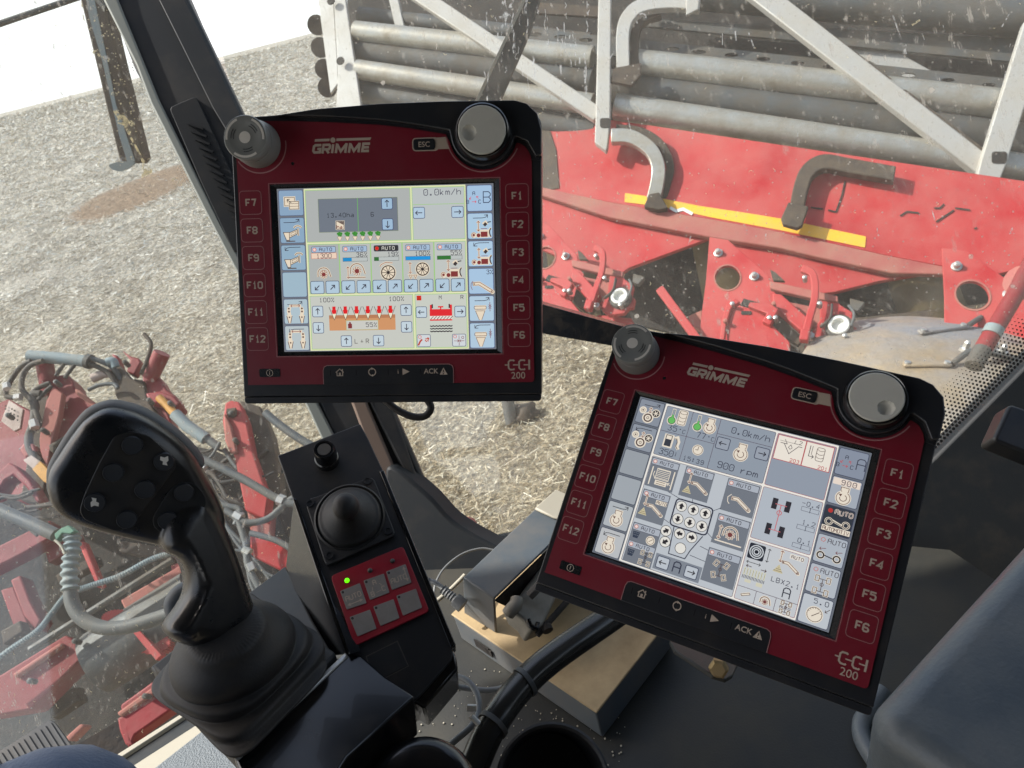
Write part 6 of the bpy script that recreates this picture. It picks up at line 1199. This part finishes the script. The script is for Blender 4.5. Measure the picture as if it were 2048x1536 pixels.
# ================================================================ LARGE JOYSTICK
PJ = Plane((300, 950, .56), (480, 1100, .60), (200, 1060, .555))
jy = thing('joystick', 'large black multi-button joystick leaning left with a bellows boot', 'joystick', PD(480, 1400))
PD2 = Plane((515, 1170, .775), (660, 1290, .665), (320, 1340, .675))
slab('base_flange', PD2, rpoly([(305, 1332), (500, 1182), (672, 1305), (480, 1508)], [4, 10, 6, 10], 4), .012, M['rubber'], jy, bev=.003)
def poly3(bm, f, pts, t_, h): prism(bm, f, pts, t_, h)
def sq(s, k, f0, h, n=56):      # ring morphing from the square flange to a circle, around centre
    cx, cy = 482, 1342-h*900*.4; out = []
    for i in range(n):
        a = 2*math.pi*i/n; p = 2+6*(1-k); c_, s_ = math.cos(a), math.sin(a); r = (abs(c_)**p+abs(s_)**p)**(-1/p)
        out.append((s*c_*r, s*s_*r))
    return out
bo = PD2(484, 1345); nb = PD2.n; top = P(452, 1262, .590); axb = (top-bo); Lb = axb.length
E1 = (PD2(586, 1243)-PD2(392, 1420))/2; E2 = (PD2(402, 1257)-PD2(576, 1406))/2
g1 = E1.normalized(); g2 = nb.cross(g1); g2 = g2 if g2.dot(E2) > 0 else -g2
bm = bmesh.new(); rings = []
for s_, k, t_ in ((.066, 0, -.02), (.068, 0, .04), (.0675, 0, .07), (.0655, .1, .08), (.0645, .15, .10), (.0640, .3, .12), (.0635, .4, .20), (.0620, .5, .25), (.0570, .8, .27), (.0568, .8, .29), (.0575, .85, .31), (.0570, .9, .41), (.0555, .95, .45), (.0515, 1, .47), (.0512, 1, .49), (.0518, 1, .51), (.0512, 1, .61), (.0490, 1, .70), (.0440, 1, .79), (.0370, 1, .88), (.032, 1, .97), (.028, 1, 1.08)):
    c_ = bo+axb*t_; q = sq(s_, k, None, 0); nx = (nb*(1-t_*.5)+axb.normalized()*t_*.5).normalized(); a1 = (g1-nx*g1.dot(nx)).normalized(); a2 = (g2-nx*g2.dot(nx)-a1*g2.dot(a1)).normalized(); kk = min(1, k*1.6); a1 = a1*kk+E1/.066*(1-kk)*.96; a2 = a2*kk+E2/.066*(1-kk)*.96
    rings.append([bm.verts.new(c_+a1*x+a2*y) for x, y in q])
for A_, B_ in zip(rings, rings[1:]):
    for j in range(len(A_)): k_ = (j+1) % len(A_); bm.faces.new((A_[j], A_[k_], B_[k_], B_[j]))
bm.faces.new(rings[-1]); fin(bm, 'bellows_boot', M['rubber'], jy, angle=75, sub=2)
# grip: overlapping solids fused and smoothed into one moulded body
def rounded_solid(bm, f, outline, t_, h, r, n=5):
    V = smooth([Vector(p) for p in outline], 5, True); L_ = len(V); pts = [(p.x, p.y) for p in V]
    ar = sum(pts[i-1][0]*pts[i][1]-pts[i][0]*pts[i-1][1] for i in range(L_)); sg = 1 if ar > 0 else -1
    nr = []
    for i in range(L_):
        a, b = Vector(pts[i-1]), Vector(pts[(i+1) % L_]); t = (b-a).normalized(); nr.append(Vector((-t.y, t.x))*sg)
    prof = [(r*(1-math.sin(a)), r*(1-math.cos(a))) for a in np.linspace(0, math.pi/2, n)]  # (inset m, depth m)
    levels = [(i_, h-d_) for i_, d_ in prof]+[(i_, h-t_+d_) for i_, d_ in reversed(prof)]
    rings = []
    for ins, hh in levels:
        px = ins*FPX/.57; rings.append([bm.verts.new(f(pts[i][0]+nr[i].x*px, pts[i][1]+nr[i].y*px, 0)+f.n*hh) for i in range(L_)])
    for A_, B_ in zip(rings, rings[1:]):
        for j in range(L_): k_ = (j+1) % L_; bm.faces.new((A_[j], A_[k_], B_[k_], B_[j]))
    for rg in (rings[0], rings[-1]):
        c_ = bm.verts.new(sum((v.co for v in rg), Vector())/L_)
        for j in range(L_): bm.faces.new((rg[j], rg[(j+1) % L_], c_))
headout = [(207, 828), (252, 832), (300, 852), (350, 886), (388, 925), (412, 968), (440, 1020), (452, 1060), (440, 1100), (400, 1112), (345, 1108), (290, 1098), (222, 1082), (165, 1066), (122, 1046), (98, 1022), (88, 985), (92, 955), (112, 922), (140, 880), (168, 848)]
neckout = [(420, 985), (454, 1040), (484, 1110), (507, 1180), (521, 1228), (514, 1262), (482, 1290), (440, 1303), (402, 1301), (366, 1291), (344, 1273), (347, 1254), (370, 1222), (385, 1190), (384, 1155), (368, 1122), (336, 1100), (336, 1050), (370, 1000)]
bm = bmesh.new(); rounded_solid(bm, PJ, headout, .040, 0, .014)
PN = Plane((420, 1050, .583), (430, 1290, .577), (510, 1200, .600))
rounded_solid(bm, PN, neckout, .046, .002, .017)
bm2 = bm; g = fin(bm2, 'grip', M['grip'], jy, angle=180)
md = g.modifiers.new('fuse', 'REMESH'); md.mode = 'VOXEL'; md.voxel_size = .0016; md.use_smooth_shade = True
md = g.modifiers.new('soften', 'SMOOTH'); md.factor = .5; md.iterations = 6
bm = bmesh.new(); back = [(205, 822), (240, 824), (290, 840), (352, 880), (400, 928), (400, 960), (300, 1000), (200, 1066), (150, 1064), (105, 1040), (84, 1010), (80, 980), (84, 952), (104, 914), (132, 872), (164, 838)]
rounded_solid(bm, PJ, back, .026, -.016, .009); fin(bm, 'rear_shell', M['greyplastic'], jy, angle=60)
PTb = Plane((345, 1200, .607), (340, 1260, .607), (380, 1220, .612))
bm = bmesh.new(); rounded_solid(bm, PTb, [(380, 1170), (420, 1190), (420, 1240), (390, 1280), (352, 1276), (334, 1252), (325, 1220), (332, 1198), (352, 1178)], .022, .0, .009); fin(bm, 'thumb_rest', M['greyplastic'], jy, angle=60)
fp = slab('button_panel', PJ, rpoly([(228, 872), (262, 862), (300, 872), (352, 920), (352, 936), (262, 1055), (232, 1064), (168, 1040), (158, 1022), (168, 990), (196, 930)], 10, 4), .0012, M['black'], jy, h=.0006, bev=.0008, seg=2)
fp2 = slab('lower_button_panel', PJ, rpoly([(362, 962), (392, 968), (412, 994), (412, 1014), (372, 1066), (340, 1072), (308, 1058), (304, 1036), (340, 978)], 12, 4), .0012, M['wall'], jy, h=.0008, bev=.0008)
for i, (x, y) in enumerate(((265, 890), (328, 922), (227, 944), (290, 978), (190, 1004), (254, 1038), (368, 984), (336, 1040))):
    par = fp if i < 6 else fp2; bm = bmesh.new(); r = .0073
    lathe(bm, PJ(x, y, .0006), PJ.n, [(r, 0), (r, .0016), (r*.94, .0024), (r*.5, .0021), (0, .0020)], 26); b = fin(bm, 'button', M['button'], par)
    d = Dr(PJ, 5e-5, .0030)
    if i in (1, 4):
        s_ = 1 if i == 1 else -1
        d.poly([(x-7*s_, y-9*s_), (x+1*s_, y-7*s_), (x+8*s_, y-10*s_), (x+9*s_, y-1*s_), (x+5*s_, y+3*s_), (x+7*s_, y+9*s_), (x-3*s_, y+7*s_), (x-2*s_, y+1*s_), (x-8*s_, y-2*s_)], 0, 1)
    else: d.ring(x, y, 19, .7, 1, 0, 26)
    fin(d.bm, 'worn_arrow' if i in (1, 4) else 'button_rim', [M['white'], M['wall']], b, flat=True, recalc=False)
# ================================================================ TAN TOPPED BOX, COVER, CABLES, TUBE
BT = Level(F0+.052); bx_ = thing('control_unit_box', 'flat slate box with a dusty tan top lying under the metal tube', 'box', BT(1100, 1300))
A, B, Cc = BT(902, 1228), BT(1193, 1425), BT(1307, 1279); D = A+(Cc-B)*1.25
def quadslab(name, pts, t_, m_, par, bev, zup=Vector((0, 0, 1)), seg=3):
    bm = bmesh.new(); tp = [bm.verts.new(p) for p in pts]; bt = [bm.verts.new(p-zup*t_) for p in pts]; n_ = len(pts)
    bm.faces.new(tp); bm.faces.new(bt)
    for i in range(n_): j = (i+1) % n_; bm.faces.new((tp[i], tp[j], bt[j], bt[i]))
    return fin(bm, name, m_, par, bev, seg)
Cx = B+(Cc-B)*1.3
Zv = Vector((0, 0, 1)); quadslab('lid', [A, B, Cx, D+(Cc-B)*.05], .003, M['tantop'], bx_, .0012)
i_ = .0015; quadslab('case', [p-Zv*.0035+((A+B+Cx+D)/4-p)*.012 for p in (A, B, Cx, D+(Cc-B)*.05)], .047, M['greyplastic'], bx_, .003)
fs = (B-A).normalized(); fn = fs.cross(Zv).normalized(); fn = fn if fn.dot(CAM-A) > 0 else -fn
bm = bmesh.new()
for t_, w_, hh in ((.16, .030, .014), (.245, .012, .012)):
    boxb(bm, A+fs*(t_)*1.0*(B-A).length+fn*.0005-Zv*.036, fs*w_, fn*.0015, Zv*hh)
fin(bm, 'socket', M['dark'], bx_)
cov = thing('connector_cover', 'slate grey angled cover over connectors on the left of the tan topped box', 'cover', BT(960, 1200))
t0, t1, t2, t3 = P(926, 1155, .93), P(987, 1197, .90), P(1160, 1030, 1.0), P(1106, 984, 1.04)
def panel(name, q, th, m_, par, bev=.0015):
    n_ = (q[1]-q[0]).cross(q[2]-q[0]).normalized()
    if n_.dot(CAM-q[0]) < 0: n_ = -n_
    return quadslab(name, q, th, m_, par, bev, n_, 2)
panel('top_face', [t0, t1, t2, t3], .004, M['greyplastic'], cov)
b0 = BT(928, 1226); b1 = BT(991, 1266)
panel('front_face', [t0, t1, b1, b0], .004, M['greyplastic'], cov)
panel('end_cap', [P(1070, 1015, 1.012), P(1106, 1032, .995), P(1150, 1044, .99), P(1160, 1000, 1.03), P(1112, 978, 1.045)], .004, M['sill'], cov)
panel('back_plate', [P(990, 1203, .915), P(1162, 1038, 1.0), BT(1190, 1112), BT(1052, 1232)], .003, M['dark'], cov)
con2 = slab('connector_block', Plane((1060, 1200, .925), (1120, 1180, .95), (1090, 1150, .96)), [(1046, 1180), (1092, 1120), (1150, 1120), (1110, 1200), (1086, 1252), (1062, 1262), (1048, 1240), (1030, 1226), (1020, 1206), (1034, 1200)], .03, M['cream'], cov, bev=.004, seg=3)
bm = bmesh.new(); tube(bm, [P(1034, 1198, .91), P(1032, 1208, .905), P(1022, 1220, .90), P(1016, 1228, .90)], .0085, 14); fin(bm, 'elbow', M['cream'], cov)
bm = bmesh.new(); tube(bm, [P(1100, 1145, .93), P(1070, 1180, .92), P(1058, 1192, .918)], .006, 8); fin(bm, 'wire_clip', M['galvdark'], cov)
bm = bmesh.new(); tube(bm, [P(1074, 1270, .90), P(1094, 1248, .91), P(1140, 1196, .95)], .004, 8); tube(bm, [P(1096, 1262, .90), P(1092, 1252, .905)], .007, 10, 1); fin(bm, 'latch', M['dark'], cov)
bm = bmesh.new(); tube(bm, [P(1056, 1238, .90), P(1062, 1252, .897), P(1072, 1256, .897), P(1076, 1244, .9)], .003, 6); fin(bm, 'wire_clip', M['blackgloss'], cov)
# support tube of the lower terminal
tu = thing('support_tube', 'shiny dark bent tube with two cable ties, rising to the lower terminal', 'tube', P(1000, 1450, .72))
bm = bmesh.new(); tube(bm, [P(900, 1640, .66), P(946, 1536, .685), P(975, 1470, .70), P(1008, 1415, .715), P(1052, 1362, .735), P(1110, 1312, .755), P(1220, 1236, .79), P(1330, 1160, .83)], .0147, 32, 6); fin(bm, 'tube', M['chrome'], tu)
for a, b_, nm in (((1048, 1366, .733), (1054, 1361, .735), 0), ((984, 1452, .704), (990, 1444, .707), 1)):
    bm = bmesh.new(); p0, p1 = P(*a), P(*b_); ax = (p1-p0).normalized(); lathe(bm, p0, ax, [(.0152, -.001), (.0161, -.001), (.0161, .004), (.0152, .004)], 32); fin(bm, 'cable_tie', M['galvdark'], tu)
bm = bmesh.new(); tube(bm, [P(958, 1448, .69), P(942, 1432, .69)], .003, 6, 1); boxb(bm, P(934, 1424, .69), RT*.009, UPV*.006, FW*.004); fin(bm, 'tie_head', M['white'], tu, bev=.0006)
def cable(name, label, q, r, m_=None, par=None):
    o = thing(name, label, 'cable', P(*q[0])) if par is None else par
    bm = bmesh.new(); tube(bm, [P(*p) for p in q], r, 12, 8); fin(bm, 'sheath', m_ or M['cable'], o); return o
cable('cable', 'grey cable curling from under the console to the lower tie on the tube', [(870, 1360, .80), (905, 1352, .78), (935, 1362, .765), (955, 1390, .75), (957, 1425, .735), (940, 1455, .72), (900, 1490, .71), (860, 1530, .70)], .0032)
cable('cable', 'grey cable lying under the console and passing behind the tube', [(880, 1364, .82), (930, 1376, .82), (980, 1380, .82), (1020, 1370, .82), (1060, 1345, .82)], .0032)
pc = cable('plug_cable', 'grey cable with a ribbed moulded plug left of the slate cover', [(800, 1110, .9), (850, 1155, .96), (872, 1166, .96), (890, 1180, .955)], .0032)
bm = bmesh.new(); pa, pb = P(886, 1178, .95), P(926, 1212, .94); L_ = (pb-pa).length; pr = [(0, 0)]+[((.0052 if i % 2 else .0066), L_*.6*i/10) for i in range(11)]+[(.009, L_*.62), (.0095, L_), (0, L_)]
lathe(bm, pa, pb-pa, pr, 14); fin(bm, 'plug', M['cable'], pc)
cable('cable', 'thin pale cable arching against the dark sill behind the console', [(868, 1190, .99), (872, 1165, 1.0), (890, 1135, 1.02), (925, 1108, 1.04), (965, 1097, 1.05), (1000, 1104, 1.05)], .0016)
cable('cable', 'black cable loop hanging under the upper terminal', [(770, 800, .69), (795, 820, .69), (825, 833, .69), (850, 832, .69), (862, 815, .69), (852, 796, .69)], .0035, M['rubber'])
cable('cable', 'white edging cable along the sill beside the plug', [(870, 1205, .98), (900, 1180, .99), (930, 1150, 1.0)], .003, M['sill'])
# cup holder, black round cap
cup = thing('cup_holder', 'open black cup holder at the bottom edge right of the metal tube', 'cup holder', P(1105, 1560, .62))
bm = bmesh.new(); c_ = P(1106, 1572, .63); ax = (UPV*.42-FW*.9).normalized(); lathe(bm, c_, ax, [(.046, -.07), (.050, -.001), (.0505, .001), (.0485, .0022), (.0462, .001), (.044, -.004), (.040, -.07), (0, -.072)], 56); fin(bm, 'cup', M['black'], cup)
cap = thing('round_lid', 'glossy black rounded lid at the bottom edge left of the cup holder', 'lid', P(840, 1600, .56))
bm = bmesh.new(); c_ = P(842, 1600, .58); ax = (UPV*.6-FW*.8).normalized(); lathe(bm, c_, ax, [(.046, -.05), (.0465, .0), (.044, .008), (.036, .0125), (.02, .015), (0, .0155)], 56); fin(bm, 'lid', M['blackgloss'], cap, angle=70)
# knee of the operator, pedal pad
pe = thing('person', 'operator in blue-grey cloth trousers, only the top of one knee in view', 'person', P(100, 1700, .5))
bm = bmesh.new(); tube(bm, [P(-420, 2160, .46), P(-200, 1870, .46), P(40, 1724, .48), P(150, 1712, .51), P(290, 1970, .62), P(360, 2260, .75)], [.075, .072, .064, .058, .052, .048], 32, 8); fin(bm, 'trouser_leg', M['jeans'], pe, angle=180)
PPd = Plane((95, 1442, .74), (0, 1500, .72), (140, 1490, .70))
pdl = thing('pedal', 'black ribbed rubber pedal pad behind the knee', 'pedal', PPd(80, 1500))
slab('pad', PPd, rpoly([(100, 1438), (112, 1446), (180, 1540), (120, 1620), (-60, 1560), (-40, 1526)], 4), .015, M['rubber'], pdl, bev=.002)
bm = bmesh.new()
for i in range(13):
    t_ = i/12; a, b_ = Vector((98-132*t_, 1444+80*t_)), Vector((98-132*t_+52, 1444+80*t_+82)); prism(bm, PPd, bar2(tuple(a), tuple(b_), 4.5), .002, .0022)
fin(bm, 'grip_rib', M['rubber'], pdl)
# right hand side: slate case, dark handle, floor lip, bolts under the terminal
PCs = Plane((1770, 1430, .62), (2040, 1100, .70), (2000, 1500, .58))
cs = thing('storage_case', 'large rounded slate grey plastic case in the lower right corner', 'case', PCs(1950, 1450))
bm = bmesh.new(); inner = [(1817, 1436), (2400, 776), (3000, 1000), (2900, 2113)]; r_ = .026; rings = []
for a_ in list(np.linspace(0, math.pi/2, 9)):
    out = r_*math.sin(a_); dep = r_*(1-math.cos(a_)); ring = []
    W = [PCs(*p) for p in inner]
    for i in range(4):
        e0 = (W[i]-W[i-1]).normalized(); e1_ = (W[(i+1) % 4]-W[i]).normalized(); cen = sum(W, Vector())/4
        n0 = e0.cross(PCs.n); n0 = n0 if n0.dot(W[i]-cen) > 0 else -n0; n1 = e1_.cross(PCs.n); n1 = n1 if n1.dot(W[i]-cen) > 0 else -n1
        for k in range(13): ring.append(bm.verts.new(W[i]+n0.slerp(n1, k/12)*out-PCs.n*dep))
    rings.append(ring)
rings.append([bm.verts.new(v.co-PCs.n*.2) for v in rings[-1]])
for A_, B_ in zip(rings, rings[1:]):
    for j in range(len(A_)):
        k_ = (j+1) % len(A_)
        try: bm.faces.new((A_[j], A_[k_], B_[k_], B_[j]))
        except ValueError: pass
bm.faces.new(rings[0]); bmesh.ops.remove_doubles(bm, verts=bm.verts, dist=1e-5); fin(bm, 'case_body', M['case'], cs, angle=60)
PHd = Plane((2000, 840, .85), (2060, 880, .84), (2040, 800, .86))
hd = thing('dark_handle', 'black rounded handle block on the dark wall at the right edge', 'handle', PHd(2030, 850))
slab('handle', PHd, rpoly([(2020, 806), (2140, 850), (2110, 930), (1986, 880)], 12, 5), .03, M['black'], hd, bev=.006, seg=4)
bm = bmesh.new(); tube(bm, [HZ(1765, 1380, F0+.01), HZ(1738, 1420, F0+.008), HZ(1722, 1450, F0+.006), HZ(1730, 1490, F0+.006), HZ(1768, 1545, F0+.006), HZ(1830, 1610, F0+.006)], .0095, 16, 8); lip = fin(bm, 'floor_lip', M['case'], cab)
slab('corner_post', Plane((1760, 1400, .86), (1790, 1430, .85), (1770, 1350, .88)), [(1740, 1380), (1786, 1392), (1770, 1440), (1730, 1440)], .02, M['case'], cab, bev=.003)
bt = thing('mounting_bolt', 'brass coloured bolt head on a dark bracket below the lower terminal', 'bolt', P(1436, 1335, .62))
bm = bmesh.new(); a = P(1438, 1333, .64); lathe(bm, a, (P(1434, 1350, .62)-a), [(.0085, 0), (.0085, .007), (.006, .009), (0, .009)], 6); fin(bm, 'bolt_head', mat('brassy_bolt', S(150, 130, 90), .45, .6, dust=DUST, dusta=.5, dscale=80), bt)
slab('bracket', Plane((1400, 1320, .66), (1470, 1340, .66), (1440, 1300, .70)), [(1340, 1280), (1480, 1320), (1466, 1350), (1452, 1358), (1426, 1350), (1350, 1300)], .004, M['floor'], bt, bev=.001)
# crumbs on the floor
bm = bmesh.new()
for i in range(260):
    u, v = random.uniform(700, 1250), random.uniform(1340, 1536)
    p = HZ(u, v, F0+.001); s_ = random.uniform(.0006, .0018)
    boxb(bm, p, Vector((s_, s_*.4, 0)), Vector((-s_*.3, s_, 0)), Vector((0, 0, s_*.6)))
tag(fin(bm, 'floor_crumbs', M['sill'], flat=True), 'pale crumbs scattered on the dark floor', 'crumbs', kind='stuff')
sc.cycles.use_denoising = True
sc.render.film_transparent = False
sc.cycles.transparent_max_bounces = 16
sc.cycles.max_bounces = 8
# ================================================================ DIRT ON THE PANES
d = Dr(PR, 2e-5, -.0395); rr_ = random.Random(4)
for i in range(46):
    x, y = rr_.uniform(960, 1180), rr_.uniform(-20, 150); L_ = rr_.uniform(15, 90); q = [(x+rr_.uniform(-2, 2)+k*L_/6*.02, y+k*L_/6) for k in range(7)]; d.line(q, rr_.uniform(.8, 2.6), 0, 1)
for i in range(26):
    x, y = rr_.uniform(1060, 2040), rr_.uniform(0, 480); a = rr_.uniform(1.2, 2.2); L_ = rr_.uniform(8, 40); d.line([(x, y), (x+math.cos(a)*L_, y+math.sin(a)*L_)], rr_.uniform(.8, 3), 0, 2)
for i in range(240):
    x, y = rr_.uniform(700, 2040), rr_.uniform(0, 640); a = rr_.uniform(0, 6.3); L_ = rr_.uniform(2, 8); d.line([(x, y), (x+math.cos(a)*L_*.5, y+math.sin(a)*L_*.5), (x+math.cos(a+.6)*L_, y+math.sin(a+.6)*L_)], rr_.uniform(.6, 1.3), 1, 3)
d.line(circ(1285, 33, 7, 12, 6), 3, 0, 4, closed=True); d.line([(1020, 28), (1005, 34), (990, 36), (1012, 30), (1022, 8), (1028, -4)], 4, 0, 4)
d.poly([(1804, 96), (1810, 90), (1814, 108), (1800, 108)], 0, 4); d.line([(1782, 20), (1796, 60), (1806, 92)], 3, 0, 4); d.line([(1824, 50), (1840, 40)], 4, 1, 4); d.poly([(2018, 468), (2024, 452), (2030, 468)], 0, 4)
tag(fin(d.bm, 'dried_streaks', [M['film'], M['splash']], cab, flat=True, recalc=False), kind='stuff')
d = Dr(PC, 2e-5, -.0395)
for x, y, r in ((190, 105, 9), (212, 113, 6), (228, 188, 5), (192, 318, 7), (202, 328, 6), (244, 318, 8), (264, 248, 5), (337, 416, 5), (352, 362, 7), (390, 392, 5), (400, 400, 5), (418, 436, 4), (356, 500, 6), (422, 472, 5), (205, 72, 3)):
    d.line(circ(x, y, r, 14, r*.8), 1.6, 1, 1, closed=True); d.disc(x+1, y+1, r*.7, 1 if r in (5, 9) else 0, 2, 12)
for i in range(520):
    x = rr_.uniform(0, 440); y = rr_.uniform(0, 700); a = rr_.uniform(0, 6.3); L_ = rr_.uniform(1.5, 7); d.line([(x, y), (x+math.cos(a)*L_*.5, y+math.sin(a)*L_*.5), (x+math.cos(a+.7)*L_, y+math.sin(a+.7)*L_)], rr_.uniform(.6, 1.4), 1, 3)
for i in range(360):
    x = rr_.uniform(0, 640); y = rr_.uniform(860, 1480); a = rr_.uniform(0, 6.3); L_ = rr_.uniform(1.5, 9); d.line([(x, y), (x+math.cos(a)*L_*.5, y+math.sin(a)*L_*.5), (x+math.cos(a+.7)*L_, y+math.sin(a+.7)*L_)], rr_.uniform(.5, 1.1), 1, 3)
for i in range(150):
    y = rr_.gauss(160, 110); x = 205+(y-30)*.24+rr_.gauss(0, 14); d.disc(x, y, rr_.uniform(.6, 2.2), 1, 3, 8)
d.line([(163, 2), (166, 30), (170, 50)], 3, 1, 4)
tag(fin(d.bm, 'dried_spots', [M['film'], M['splash']], cab, flat=True, recalc=False), kind='stuff')
